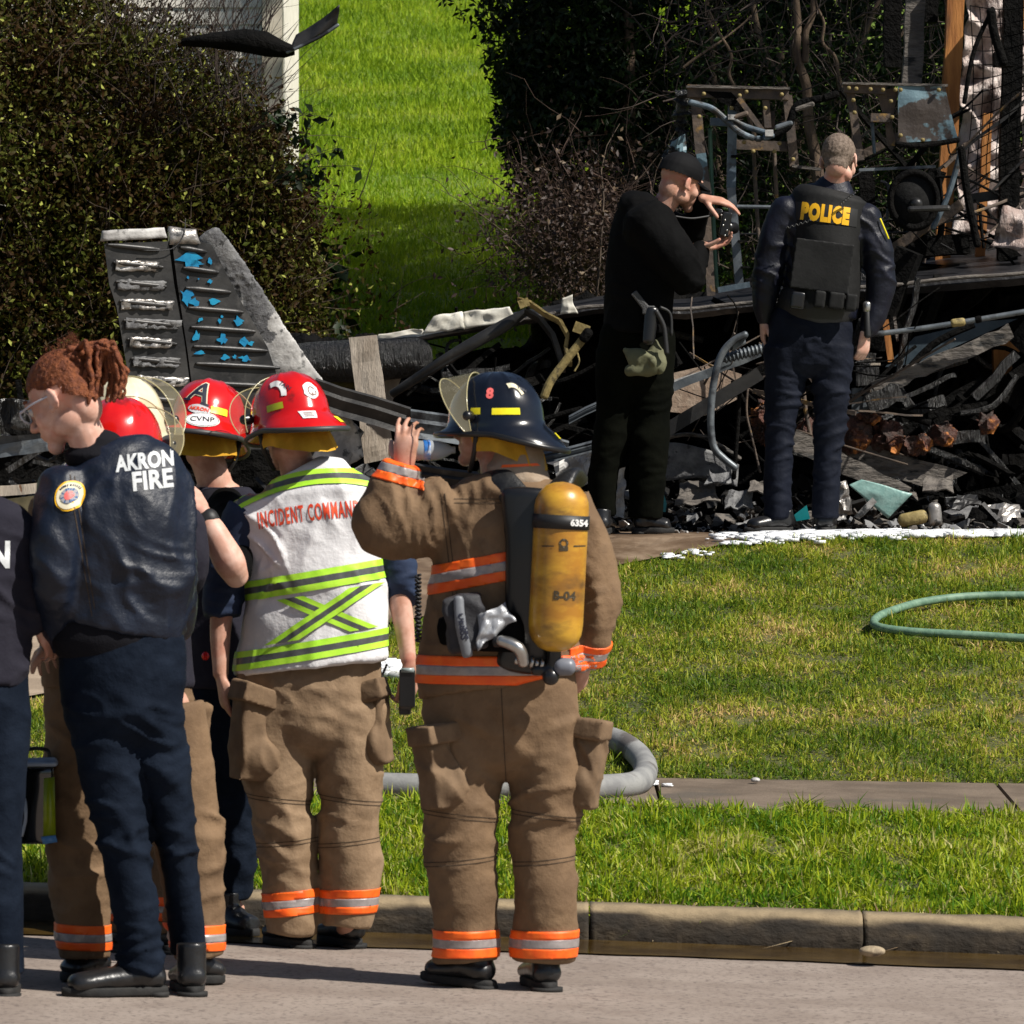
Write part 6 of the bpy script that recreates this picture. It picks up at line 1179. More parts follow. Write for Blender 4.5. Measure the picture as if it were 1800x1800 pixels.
# ================================================================== left part of the wreck
TH('charred_log', 'thick black alligator-charred log between the tail fin and the pale plank', 'log', [('log', (lambda m_: (m_))(limb([(W(488, 640, 28.5), .085), (W(560, 636, 28.5), .10), (W(640, 634, 28.5), .105), (W(733, 626, 28.5), .10)], 24, side=V(0, 0, 1))), m_coalg)], smooth=True)
TH('pale_plank', 'pale weathered plank leaning upright against the charred log', 'plank', [('plank', sheet(px([(640, 815), (694, 805), (662, 588), (613, 593)], 28.25), 4, 24, .008, .03, 5, 3), m_plank)])
def channel(name, lab, P, d, h, dep=.10, m=None, dd=0):
    m = m or m_greym; k = d / F; rings = []
    for i, (x, y) in enumerate(P):
        c = W(x, y, d + dd * i); rings.append([c + V(0, 0, h * k / 2), c + V(0, -.012, h * k / 2 - .010), c + V(0, -.002, h * k * .18), c + V(0, -.02, h * k * .05), c + V(0, -.002, -h * k * .3), c + V(0, -.03, -h * k / 2), c + V(0, dep, -h * k / 2), c + V(0, dep, h * k / 2)])
    return TH(name, lab, 'metal strip', [('strip', loft(rings), m)])
channel('aluminium_channel', 'long bent grey aluminium channel between the red and black helmets', [(556, 690), (600, 706), (660, 722), (722, 742)], 27.95, 52, m=m_scorch); channel('aluminium_channel', 'blue-grey end of the bent channel nearest the black helmet', [(722, 744), (780, 752), (850, 764), (935, 782), (1000, 800)], 27.94, 50)
channel('aluminium_channel', 'ribbed grey channel lying below the raised water bottle', [(720, 832), (780, 842), (860, 852), (930, 862)], 27.6, 40, m=m_scorch)
channel('aluminium_strip', 'pale grey metal strip right of the black helmet brim', [(950, 806), (1000, 795), (1050, 782)], 27.6, 20, m=m_greym); channel('aluminium_strip', 'short grey strip beside the left leg of the person in black', [(1000, 738), (1030, 722), (1066, 706)], 28.1, 15)
TH('bent_tube', 'dark dented tube slanting from the corroded bracket down to the pale plank', 'tube', [('tube', limb([(W(925, 548, 28.1), .018, .012), (W(880, 576, 28.1), .032, .02), (W(800, 622, 28.1), .030, .02), (W(690, 692, 28.2), .022, .018)], 12), m_scorch)], smooth=True)
for pts, lab, s_ in ([(742, 586), (818, 578), (812, 548), (762, 556)], 'left piece of melted white siding on the wing edge', 1), ([(816, 578), (905, 562), (896, 540), (812, 548)], 'right crumpled piece of melted white siding on the wing edge', 2), ([(984, 552), (1014, 552), (1006, 518), (990, 522)], 'small upright white fragment on the wing edge beside the person in black', 3), ([(660, 596), (745, 588), (742, 578), (668, 586)], 'narrow pale strip of siding lying left of the melted white pieces', 4):
    TH('siding_fragment', lab, 'siding', [('fragment', sheet(px(pts, 28.45), 12, 8, .02, .008, 9, s_), m_melt)], smooth=True)
TH('corroded_bracket', 'yellowish corroded bracket and strap arching behind the black helmet', 'bracket', [
    ('strap', (lambda P: loft([[p + V(-.008, 0, .012), p + V(.008, 0, .012), p + V(.008, .05, -.012), p + V(-.008, .05, -.012)] for p in P]))(px([(912, 527), (930, 532), (958, 552), (985, 566), (998, 590), (994, 612), (1003, 640)], 28.0)), m_yellowc),
    ('strap', (lambda P: loft([[p + V(-.012, 0, .012), p + V(.012, 0, .012), p + V(.012, .06, -.014), p + V(-.012, .06, -.014)] for p in P]))(px([(926, 548), (950, 562), (972, 590), (984, 625), (990, 650)], 28.05)), m_scorch),
    ('fitting', boxg(W(1022, 578, 28.0), .038, .03, .026, Matrix.Rotation(R(20), 3, 'Y')), m_yellowc), ('plate', boxg(W(921, 533, 27.98), .026, .03, .02, Matrix.Rotation(R(-20), 3, 'Y')), m_yellowc),
    ('hose', tb([(1028, 592), (1012, 612), (990, 640), (968, 670), (957, 696)], 27.95, 7.5, 12), m_yellowc), ('hose_end', tb([(1034, 584), (1026, 595)], 27.94, 9), m_coal),
    ('wire', tb([(1012, 612), (1018, 635), (1010, 652)], 27.95, 1.6, 6), m_yellowc)])
TH('white_debris_sheet', 'pale crumpled sheet with grey ash beside the leg of the person in black', 'sheet', [('sheet', sheet(px([(985, 868), (1048, 840), (1052, 770), (975, 815)], 27.9), 10, 10, .03, .006, 9, 6), m_ash)], smooth=False)
TH('light_board', 'tan triangular board wedged between the pale plank and the bent tube', 'board', [('board', pl([(600, 700), (700, 660), (712, 645), (690, 705), (640, 722)], 28.6, .03), m_plank)])
TH('moss_clump', 'mossy clod below the charred log', 'clod', [('clod', ball(W(605, 672, 28.7), .12, .06, .035), mat('moss', (.05, .06, .01), (.10, .09, .03), 20, .9, bump=1, bscale=40))], smooth=True)
# left edge of the picture
for i, (pts, lab, m, s_) in enumerate((([(-60, 740), (70, 760), (80, 705), (-60, 695)], 'shiny crumpled black sheet at the left edge beside the medic', m_coalg, 1), ([(-60, 812), (96, 792), (92, 768), (-60, 790)], 'pale grey metal strip at the left edge', m_greym, 2), ([(-60, 790), (80, 778), (78, 762), (-60, 772)], 'dark grey metal strip above the pale one at the left edge', m_scorch, 3))):
    TH('metal_sheet', lab, 'metal sheet', [('sheet', sheet(px(pts, 27.3 + .05 * i), 12, 6, .03 if i == 0 else .006, .012, 8, s_), m)], smooth=i == 0)
TH('timber', 'weathered board on top of the low stack at the left edge', 'board', [('board', bmv((-60, 866), (80, 858), 26.9, 18, .12, ns=4, jit=.002), m_plank)]); TH('timber', 'short dark greenish board below it at the left edge', 'board', [('board', bmv((14, 892), (78, 884), 26.8, 30, .14), mat('old_green_timber', (.07, .06, .03), (.13, .11, .06), 8, .9))]); TH('timber', 'lower dark sleeper of the stack at the left edge', 'board', [('board', bmv((-60, 925), (80, 915), 27.0, 36, .14), m_coal)])
def gutter():
    o = thing('torn_gutter', 'dark twisted strip of gutter thrown across the top of the hedge', 'gutter', W(460, 80, 31.0)); rings = []
    for (x, y, w_, tw) in ((320, 74, 10, .2), (370, 70, 20, .2), (430, 70, 32, .15), (470, 76, 34, .2), (500, 86, 22, .5), (518, 88, 12, .9)): c = W(x, y, 31.0); k = w_ * 31 / F; rings.append([c + V(0, -.04, -k * .7), c + V(0, -.09, 0), c + V(0, -.02, k * .6), c + V(0, .03, k * .6), c + V(0, .0, 0), c + V(0, .02, -k * .7)])
    add('gutter', loft(rings), m_coal, o); g = sheet(px([(506, 96), (520, 98), (592, 42), (596, 8), (540, 42), (510, 80)][:4], 30.95), 14, 6, .014, .006, 6, 2); add('blade', sheet([W(508, 92, 30.95), W(592, 46, 30.95), W(596, 8, 30.9), W(520, 62, 31.0)], 14, 6, .014, .006, 6, 2), m_scorch, o); add('rolled_edge', tb([(505, 92), (560, 66), (594, 44)], 30.93, 3), m_greym, o)
gutter()
# ================================================================== the two upright frames
def bolts(o, pts, d):
    src = None
    for x, y in pts:
        if src is None: src = add('bolt', ball(W(x, y, d), .011, .012, .011, n=10, m=6), m_yellowc, o); p0 = W(x, y, d)
        else: c = src.copy(); COL.objects.link(c); c.parent = o; c.location = W(x, y, d) - p0
o = TH('rack_frame', 'scorched upright metal frame with bent tubing in front of the person in black', 'metal frame', [
    ('top_rail', bmv((1208, 160), (1386, 165), 28.7, 22, .07), m_rust), ('top_lip', bmv((1206, 153), (1388, 156), 28.69, 4, .10), m_gplank), ('post', bmv((1222, 165), (1238, 350), 28.72, 18, .05), m_rust), ('post', bmv((1232, 270), (1244, 352), 28.70, 17, .05), m_bluegrey), ('post', bmv((1240, 352), (1250, 520), 28.72, 15, .04), m_rust),
    ('post', bmv((1288, 172), (1285, 330), 28.7, 16, .05), m_bsteel), ('post', bmv((1285, 330), (1300, 505), 28.7, 15, .05), m_greym), ('green_pipe', tb([(1248, 228), (1252, 340), (1260, 505)], 28.75, 3.6), mat('green_pipe', (.06, .14, .09), (.10, .2, .13), 9, .5)),
    ('rod', tb([(1325, 268), (1329, 345), (1334, 420)], 28.8, 3.6), m_rust), ('rod', tb([(1361, 268), (1365, 345)], 28.8, 3.6), m_rust), ('cross_rail', bmv((1290, 254), (1386, 258), 28.72, 17, .05), m_rust), ('cross_rail', bmv((1248, 214), (1290, 216), 28.73, 14, .05), m_bsteel),
    ('post', bmv((1384, 168), (1396, 292), 28.7, 16, .05), m_rust), ('foot', bmv((1392, 292), (1442, 298), 28.7, 5, .06), m_gplank), ('brace', bmv((1298, 172), (1342, 232), 28.62, 9, .03), m_rust), ('gusset', pl([(1238, 160), (1285, 162), (1305, 182), (1300, 200), (1262, 175)], 28.66, .01), m_coal), ('hanger', bmv((1346, 176), (1350, 225), 28.7, 12, .04), m_rust), ('plate', pl([(1340, 195), (1362, 195), (1362, 235), (1338, 232)], 28.74, .01), m_rust),
    ('bent_tube', tb([(1214, 180), (1250, 190), (1275, 210), (1300, 232), (1330, 244), (1358, 238)], 28.55, 5.5, 12), m_bsteel), ('bent_tube', tb([(1284, 208), (1310, 222), (1350, 234)], 28.58, 5, 12), m_bsteel), ('black_tube', tb([(1355, 240), (1385, 222), (1402, 185), (1450, 172), (1470, 166)], 28.56, 7, 12), m_coal), ('tube_stub', tb([(1400, 192), (1428, 183)], 28.55, 5), m_gplank), ('tube_stub', tb([(1366, 224), (1390, 216)], 28.55, 5), m_greym), ('union', boxg(W(1352, 234, 28.54), .02, .02, .016), m_ash),
    ('clamp', boxg(W(1286, 206, 28.54), .018, .02, .012), m_ash), ('stub', tb([(1292, 206), (1312, 199)], 28.53, 4.5), m_rust), ('rung', tb([(1290, 363), (1356, 364)], 28.7, 3.4), m_greym), ('step', boxg(W(1292, 275, 28.66), .02, .03, .006), m_coal), ('step', boxg(W(1305, 424, 28.66), .022, .03, .005), m_coal), ('step', boxg(W(1310, 470, 28.66), .022, .03, .005), m_coal), ('base_strip', bmv((1262, 510), (1318, 500), 28.5, 10, .03), m_bsteel)])
bolts(o, [(1237, 165), (1300, 168), (1312, 161), (1374, 166), (1229, 205), (1345, 190), (1308, 250), (1370, 252), (1394, 280), (1324, 266), (1361, 266), (1286, 190)], 28.65)
me = vox([limb([(W(1203, 165, 28.8), .035), (W(1198, 200, 28.8), .04), (W(1196, 238, 28.8), .03)], 14), limb([(W(1206, 235, 28.78), .03), (W(1190, 262, 28.75), .05), (W(1174, 280, 28.75), .03)], 14)], .008, 1); folds(me, [(22, 22, 30, .018), (40, 40, 60, .008)], 3.); add('melted_coil', me, m_coalg, None, 'black melted coil hanging beside the scorched frame above the black cap', 'coil', smooth=False)
TH('blue_fragment', 'torn blue-grey panel fragment above the black cap', 'panel', [('fragment', sheet(px([(1172, 285), (1204, 270), (1206, 238), (1178, 245)], 28.7), 6, 6, .03, .006, 12, 4), m_bluegrey)])
o = TH('panel_frame', 'upright frame carrying a blistered blue-grey sheet above the charred wheel', 'metal frame', [
    ('top_rail', bmv((1483, 155), (1556, 158), 28.6, 16, .07), m_rust), ('top_lip', bmv((1480, 147), (1665, 151), 28.59, 4, .10), m_gplank), ('post', bmv((1494, 160), (1512, 282), 28.62, 14, .05), m_rust), ('post', pl([(1540, 156), (1580, 156), (1568, 215), (1575, 256), (1560, 256), (1556, 215)], 28.6, .03), m_rust), ('shelf', bmv((1530, 207), (1564, 208), 28.58, 15, .08), m_rust), ('rod', tb([(1533, 218), (1537, 268)], 28.65, 3.2), m_bsteel),
    ('blue_sheet', sheet(px([(1577, 252), (1684, 244), (1660, 151), (1578, 151)], 28.55), 14, 14, .010, .01, 4, 2), m_bluegrey), ('lower_lip', tb([(1577, 253), (1620, 256), (1684, 246)], 28.53, 5), m_coal), ('lower_rail', bmv((1510, 299), (1644, 293), 28.6, 5, .05), m_greym),
    ('strut', tb([(1640, 400), (1668, 340), (1690, 262)], 28.7, 5), m_bsteel), ('strut', tb([(1690, 262), (1700, 340), (1718, 430)], 28.6, 7), m_coal), ('strut', tb([(1648, 300), (1655, 400), (1640, 440)], 28.8, 6), m_coal), ('rail', tb([(1600, 368), (1666, 366)], 28.35, 6), m_scorch)])
bolts(o, [(1492, 155), (1505, 156), (1530, 157), (1552, 158), (1574, 158), (1583, 158), (1650, 158), (1500, 176), (1566, 178), (1502, 198), (1568, 206), (1583, 238), (1622, 246)], 28.53)
c = W(1606, 352, 28.55); Mx = Matrix.Rotation(R(90), 3, 'X') @ Matrix.Rotation(0, 3, 'Z')
def torus(c, R0, r0, axis_y=True, n=40, k=14, sx=1.): return loft([[c + V((R0 + r0 * math.cos(2 * math.pi * j / k)) * math.cos(2 * math.pi * i / n) * sx, r0 * 1.5 * math.sin(2 * math.pi * j / k), (R0 + r0 * math.cos(2 * math.pi * j / k)) * math.sin(2 * math.pi * i / n)) for j in range(k)] for i in list(range(n)) + [0]], False)
TH('burnt_wheel', 'charred round drum standing below the blistered blue sheet', 'tyre', [('rim', torus(c, .135, .020, sx=.85), m_coal), ('disc', limb([(c + V(0, -.012, 0), .112, .132), (c + V(0, .04, 0), .112, .132)], 32, dome=False), mat('sooty_disc', (.006, .006, .006), (.011, .011, .011), 40, .9, spec=.2, bump=.5, bscale=60)), ('hub', limb([(c + V(.01, -.06, -.02), .03), (c + V(.01, 0, -.02), .035)], 16), m_scorch)], smooth=True)  # the charred wheel: flat disc with rim and hub
TH('burnt_seat_back', 'narrow charred upright beside the wheel and the police officer', 'seat', [('upright', bmv((1648, 300), (1600, 470), 28.9, 30, .10, ns=6, jit=.006), m_coal), ('upright', bmv((1520, 300), (1530, 470), 29.1, 26, .10, ns=6, jit=.006), m_coal), ('seat_pan', bmv((1520, 440), (1700, 430), 29.1, 34, .3, ns=6, jit=.004), m_coal)])
# ================================================================== right: burnt house corner, wrap and mesh
TH('burnt_house_frame', 'burnt timber framing of the house corner at the top right', 'timber frame', [
    ('stud', bmv((1612, -60), (1602, 150), 29.6, 34, .10, ns=6, jit=.002), m_gplank), ('stud', bmv((1682, -60), (1668, 240), 29.5, 30, .10, ns=6, jit=.002), m_wood), ('stud', bmv((1668, 240), (1655, 470), 29.5, 26, .10, ns=6, jit=.003), m_wood), ('stud', bmv((1782, -60), (1770, 470), 29.1, 34, .12, ns=8, jit=.004), m_coal), ('stud', bmv((1804, -60), (1800, 52), 29.3, 24, .1), m_wood),
    ('stud', bmv((1736, 200), (1722, 470), 29.4, 16, .08, ns=5, jit=.003), m_wood), ('stud', bmv((1640, -60), (1636, 40), 29.9, 22, .1), m_coal), ('bracket', boxg(W(1764, 105, 28.95), .05, .06, .035), m_coal), ('board', bmv((1745, 628), (1960, 622), 28.9, 60, .12), m_wood), ('stud', bmv((1572, -60), (1568, 120), 29.9, 30, .10, ns=5, jit=.003), m_coal)])
TH('house_wrap', 'scorched silvery-pink wall wrap hanging behind the wire mesh', 'wall wrap', [('wrap', sheet(px([(1676, 440), (1790, 450), (1800, -60), (1700, -60)], 29.75), 30, 60, .06, .006, 6, 3), m_wrap), ('wrap', sheet(px([(1790, 450), (1960, 450), (1960, -60), (1800, -60)], 29.8), 20, 40, .05, .006, 6, 5), m_wrap)], smooth=True)
TH('wrap_remnant', 'crumpled pinkish wrap lying above the wing at the right edge', 'wall wrap', [('wrap', sheet(px([(1738, 440), (1880, 436), (1870, 372), (1764, 368)], 28.8), 14, 12, .05, .006, 8, 9), m_wrap)], smooth=True)
g = []
def mp(u, v): x = 1705 + 120 * u + 6 * math.sin(v * 5); y = 10 + 330 * v - 24 * u + 22 * math.sin(u * 2 + v * 3); return W(x, y, 28.9 + .12 * math.sin(u * 3 + v * 2))
wires = [[mp(i / 7, j / 24) for j in range(25)] for i in range(8)]; rows = [[mp(i / 14, j / 15) for i in range(15)] for j in range(16)]
TH('wire_mesh', 'bent black wire mesh panel hanging in front of the wall wrap', 'wire mesh', [('wire', tube(w_, .0028, 5), m_coal) for w_ in wires + rows] + [('edge_rod', tb([(1695, 180), (1712, 90), (1745, 15)], 28.85, 4), m_coal), ('edge_rod', tb([(1742, 20), (1748, 60), (1764, 110)], 28.84, 8), m_coal)], smooth=True)
# ================================================================== under the wing at right
TH('conduit', 'grey conduit running from the officer’s hand to the right edge below the wing'.replace('’', "'"), 'pipe', [('pipe', tb([(1530, 588), (1600, 580), (1680, 568), (1800, 548), (1960, 520)], 28.0, 4.8, 12), m_greym), ('coupling', tb([(1676, 568), (1692, 566)], 28.0, 7.5, 12), m_yellowc), ('coupling', tb([(1717, 562), (1722, 561)], 28.0, 6.5, 12), m_coal)], smooth=True)
TH('charred_beam', 'grey charred beam slanting down to the left under the conduit', 'beam', [('beam', bmv((1535, 684), (1775, 584), 28.15, 26, .10, ns=14, jit=.004), m_gplank), ('burnt_end', bmv((1525, 712), (1585, 690), 28.1, 34, .12, ns=4, jit=.006), m_coalg), ('lower_lip', bmv((1590, 698), (1680, 658), 28.1, 8, .05, ns=10, jit=.003), m_coalg)])
TH('dark_blue_panel', 'dark blue sooty panel behind the slanting charred beam', 'panel', [('panel', pl([(1556, 645), (1608, 592), (1720, 566), (1790, 560), (1700, 600), (1610, 640)], 28.6, .02), mat('sooty_blue_panel', (.018, .035, .05), (.04, .06, .075), 6, .6, bump=.4, bscale=30))])
TH('scorched_stake', 'short scorched wooden stakes standing right of the officer', 'stake', [('stake', bmv((1556, 562), (1566, 636), 28.3, 11, .03), m_wood), ('stake', bmv((1572, 556), (1578, 600), 28.35, 5, .02), m_gplank)])
TH('burnt_battery', 'black crusted block with an ash top beside the right knee of the officer', 'block', [('block', boxg(W(1524, 660, 28.3), .055, .06, .05), m_coalg), ('block', boxg(W(1520, 630, 28.35), .05, .05, .03, Matrix.Rotation(R(6), 3, 'Y')), m_coalg), ('ash_cap', boxg(W(1538, 641, 28.27), .025, .03, .008), m_plank), ('leg', bmv((1508, 682), (1508, 730), 28.3, 22, .05), m_greym), ('leg', bmv((1524, 690), (1520, 724), 28.28, 9, .03), m_greym)])
for k, (x, y, w_, h_, s_) in enumerate(((1500, 765, 40, 34, 1), (1560, 772, 34, 26, 2), (1608, 780, 30, 18, 3), (1345, 745, 22, 40, 4), (1425, 765, 20, 20, 5), (1660, 765, 22, 18, 6), (1735, 745, 12, 9, 7), (1530, 735, 26, 12, 8))):
    me = vox([ball(W(x, y, 28.2), w_ * 28 / F * .9, .09, h_ * 28 / F)], .010, 1); folds(me, [(20, 20, 20, .03), (38, 38, 38, .016)], 5. + k)
    add('burnt_foam_lump', me, m_ember, None, ('largest orange-flecked burnt lump right of the officer’s knees|second orange-flecked lump right of the largest one|flat orange-flecked lump farthest from the officer’s legs|burnt orange lump left of the officer’s left knee|small orange lump seen between the officer’s knees|small charred lump below the slanting beam|little orange lump in the black hollow at the right|thin orange curl on top of the largest burnt lump'.replace('’', "'")).split('|')[k], 'burnt lump', 'orange-flecked burnt lumps under the wing', smooth=False)
TH('grey_board', 'grey weathered board lying from the officer’s calves to the right'.replace('’', "'"), 'board', [('board', sheet(px([(1385, 790), (1590, 880), (1602, 858), (1400, 755)], 27.95), 20, 4, .012, .03, 6, 4), m_gplank)]); TH('grey_board', 'wide sooty board in the shade above the pale teal sheet', 'board', [('board', sheet(px([(1430, 800), (1640, 860), (1700, 830), (1450, 762)], 28.2), 14, 5, .012, .03, 5, 7), m_gplank)])
TH('teal_sheet', 'pale teal sheet with a curled edge on the debris beside the officer’s right foot'.replace('’', "'"), 'sheet', [('sheet', sheet(px([(1492, 852), (1560, 912), (1604, 868), (1515, 842)], 27.7), 12, 10, .008, .008, 6, 3), m_teal)], smooth=True)
TH('curled_metal', 'pale curled metal sheet against the officer’s right ankle'.replace('’', "'"), 'sheet', [('sheet', sheet(px([(1462, 910), (1502, 905), (1488, 848), (1474, 850)], 27.6), 10, 10, .03, .005, 14, 2), m_crinkle), ('strip', sheet(px([(1500, 908), (1512, 912), (1542, 882), (1534, 874)], 27.55), 8, 4, .008, .005, 12, 4), m_crinkle)], smooth=False)
TH('brown_canister', 'small brown canister lying on the foam beside a dented silver tin', 'canister', [('can', limb([(W(1588, 915, 27.5), .033), (W(1622, 908, 27.5), .033)], 20, side=V(0, 1, 0)), m_yellowc)], smooth=True); TH('silver_tin', 'dented silver tin standing on the foam right of the brown canister', 'tin', [('tin', limb([(W(1644, 916, 27.5), .034), (W(1642, 892, 27.5), .032)], 18), m_crinkle), ('dark_side', bmv((1629, 918), (1627, 888), 27.52, 12, .05), m_coal)], smooth=True)
TH('teal_shard', 'bright teal painted shard behind the right foot of the person in black', 'shard', [('shard', pl([(1150, 842), (1162, 850), (1172, 885), (1170, 900), (1158, 898), (1149, 870)], 27.7, .008), m_tealp)]); TH('teal_shard', 'dark teal shard between the officer’s shoes'.replace('’', "'"), 'shard', [('shard', pl([(1396, 905), (1418, 888), (1424, 912), (1400, 916)], 27.6, .01), m_tealp)])
TH('pale_shard', 'pale crumpled shard between the legs of the person in black', 'shard', [('shard', sheet(px([(1070, 905), (1098, 912), (1096, 820), (1080, 830)], 27.7), 6, 10, .03, .006, 12, 4), m_ash)])
TH('metal_rail', 'pale grey rail above the tan masonry between the two officers', 'metal rail', [('rail', bmv((1180, 682), (1335, 620), 28.0, 15, .05, ns=5, jit=.002), m_greym), ('flange', bmv((1180, 672), (1312, 628), 28.03, 5, .08), m_ash)]); TH('metal_rail', 'dark rail slanting across the tan masonry between the two officers', 'metal rail', [('rail', bmv((1165, 760), (1336, 656), 27.95, 24, .05), m_scorch)])
TH('masonry_block', 'tan masonry slab showing behind the rails between the two officers', 'masonry', [('block', pl([(1182, 656), (1250, 640), (1304, 658), (1300, 700), (1240, 730), (1178, 724)], 28.5, .15), m_concr)])
TH('bent_pipe', 'pale bent pipe curving down between the two officers', 'pipe', [('pipe', tb([(1310, 588), (1288, 600), (1268, 624), (1256, 665), (1250, 715), (1250, 760), (1256, 788), (1272, 806), (1292, 822)], 27.85, 6.5, 12), m_greym), ('flat_end', sheet(px([(1286, 618), (1312, 604), (1308, 586), (1284, 598)], 27.86), 5, 4, .004, .006, 9, 2), m_greym)], smooth=True)
TH('corrugated_hose', 'short corrugated grey hose behind the left thigh of the officer', 'hose', [('hose', limb([(W(1272 + 3.4 * k, 630 - .85 * k, 27.9), .028 if k % 2 else .020) for k in range(22)], 14), m_greym)], smooth=True)
TH('curved_panel', 'grey-green arched panel on the debris right of the person in black', 'panel', [('panel', sheet(px([(1165, 840), (1296, 838), (1300, 800), (1165, 772)], 28.1), 18, 8, .02, .010, 4, 2, curl=lambda A: A + np.stack([A[:, 0] * 0, A[:, 0] * 0, -.9 * (A[:, 0] - W(1215, 0, 28).x) ** 2], 1)), m_ashg), ('edge', tb([(1165, 772), (1200, 764), (1236, 768), (1270, 786), (1300, 806)], 28.05, 4), m_gplank)], smooth=True)
TH('hanging_cables', 'burnt cables and rods hanging between the officers', 'cable', [('cable', tb([(1318, 650), (1312, 720), (1322, 770), (1336, 830)], 28.1, 2.2), m_rust), ('cable', tb([(1300, 690), (1296, 760), (1290, 840)], 28.0, 4), m_coal), ('cable', tb([(1410, 660), (1416, 720), (1428, 785)], 28.1, 4), m_rust), ('cable', tb([(1424, 640), (1432, 690)], 28.1, 2), m_gplank)], smooth=True)
# ================================================================== rubble, foam, water
def rubble(name, n, xr, yr, sz, ms, seed, lift=.0, dr=(27.35, 28.2), flat=.35):
    rr = random.Random(seed)
    for k, m in enumerate(ms):
        gs = []
        for i in range(n // len(ms)):
            x = rr.uniform(*xr); d = rr.uniform(*dr); p = W(x, 0, d); h = lift * rr.random() ** 1.4 * sstep(dr[0], dr[1], np.array([d]))[0]; p.z = Gz(p.x, d) + .012 + h; s = sz * rr.uniform(.25, 1) ** 1.4 * (1 + .8 * (rr.random() < .06)); M3 = Matrix.Rotation(rr.uniform(0, 6.3), 3, 'Z') @ Matrix.Rotation(rr.gauss(0, .7), 3, 'X') @ Matrix.Rotation(rr.gauss(0, .7), 3, 'Y')
            q = rr.randint(4, 7); a = [p + M3 @ V(s * math.cos(6.28 * j / q) * rr.uniform(.4, 1), s * .7 * math.sin(6.28 * j / q) * rr.uniform(.4, 1), s * rr.gauss(0, .12)) for j in range(q)]; gs.append(slab(a, s * rr.uniform(.04, flat), M3 @ V(0, 0, 1)))
        add(name, join(gs), m, None, kind='stuff', smooth=False, base=(0, 0, 0))
rubble('rubble', 900, (1160, 1900), 0, .075, [m_coal, m_ashg, m_gplank, m_coal, m_scorch, m_coal], 3, .16, (27.45, 28.6)); rubble('rubble', 420, (700, 1180), 0, .06, [m_coal, m_ashg, m_crinkle, m_coal, m_scorch], 5, .22, (27.3, 28.4)); rubble('rubble', 300, (1180, 1900), 0, .03, [m_ash, m_coal, m_crinkle], 6, .02, (27.3, 27.8)); rubble('rubble', 500, (1100, 1900), 0, .14, [m_coal, m_coal, m_coalg], 9, .45, (28.3, 29.3)); rubble('rubble', 260, (-60, 740), 0, .10, [m_coal, m_coalg, m_scorch, m_ashg], 12, .3, (27.9, 28.9))
for i, (x, y, s_, m, lab) in enumerate(((1225, 868, 40, m_gplank, 'brown-grey crumpled plate on the rubble right of the person in black'), (1300, 880, 30, m_ashg, 'grey plate below the arched panel between the officers'), (1262, 842, 24, m_ashg, 'grey-green folded plate under the arched panel'), (1335, 858, 22, m_gplank, 'brown plate tilted against the left shin of the officer'), (1760, 905, 36, m_crinkle, 'pale bowl-like fragment at the right edge'), (1700, 880, 26, m_scorch, 'dark shiny plate in the rubble near the right edge'), (1650, 850, 30, m_gplank, 'brown charred board in the rubble near the right edge'))):
    TH('debris_plate', lab, 'debris', [('plate', sheet(px([(x - s_, y + s_ * .5), (x + s_, y + s_ * .4, .05), (x + s_ * .8, y - s_ * .5, .12), (x - s_ * .7, y - s_ * .4, .1)], 27.85), 8, 6, .03, .008, 9, i * 2.), m)])
def foam(pts, name='foam', n=500, r=(.006, .022), seed=1, label=None):
    rr = random.Random(seed); gs = []
    for i in range(n):
        x, y, sx, sy = pts[rr.randrange(len(pts))]; X = rr.gauss(x, sx); Y = rr.gauss(y, sy); q = rr.uniform(*r); gs.append(ball(V(X, Y, Gz(X, Y) + q * .35 + .012), q * 1.7, q * 1.4, q * .8, n=6, m=3))
    add(name, join(gs), m_foam, None, kind='stuff', base=(0, 0, 0))
E = [(W(x, 0, 27.0).x, float(edge_y(W(x, 0, 27).x)) + .12 + o_, .07, .07) for x in range(1340, 1900, 24) for o_ in ((0, .12) if x > 1400 else (0,))]
foam(E, n=2600, r=(.008, .03), seed=2); foam([(e[0], e[1] + .05, .1, .1) for e in E[::3] if e[0] < 1.9], n=900, r=(.006, .020), seed=8); foam([(e[0], e[1] - .08, .12, .05) for e in E[::5]], n=260, r=(.006, .02), seed=9); foam([(W(x, 0, 27).x, float(edge_y(W(x, 0, 27).x)) - .05, .03, .03) for x in (1215, 1170, 1290, 1330)], n=60, r=(.006, .016), seed=3)
foam([(W(x, 0, 22).x, 22.0 + d_, .05, .03) for x, d_ in ((1070, .0), (1090, .02), (1050, .02), (655, -.1), (668, -.05), (1105, .05))], n=260, r=(.006, .02), seed=4); foam([(W(672, 0, 24).x, 24.05, .035, .05), (W(690, 0, 24).x, 24.0, .02, .05)], n=160, r=(.008, .028), seed=5)
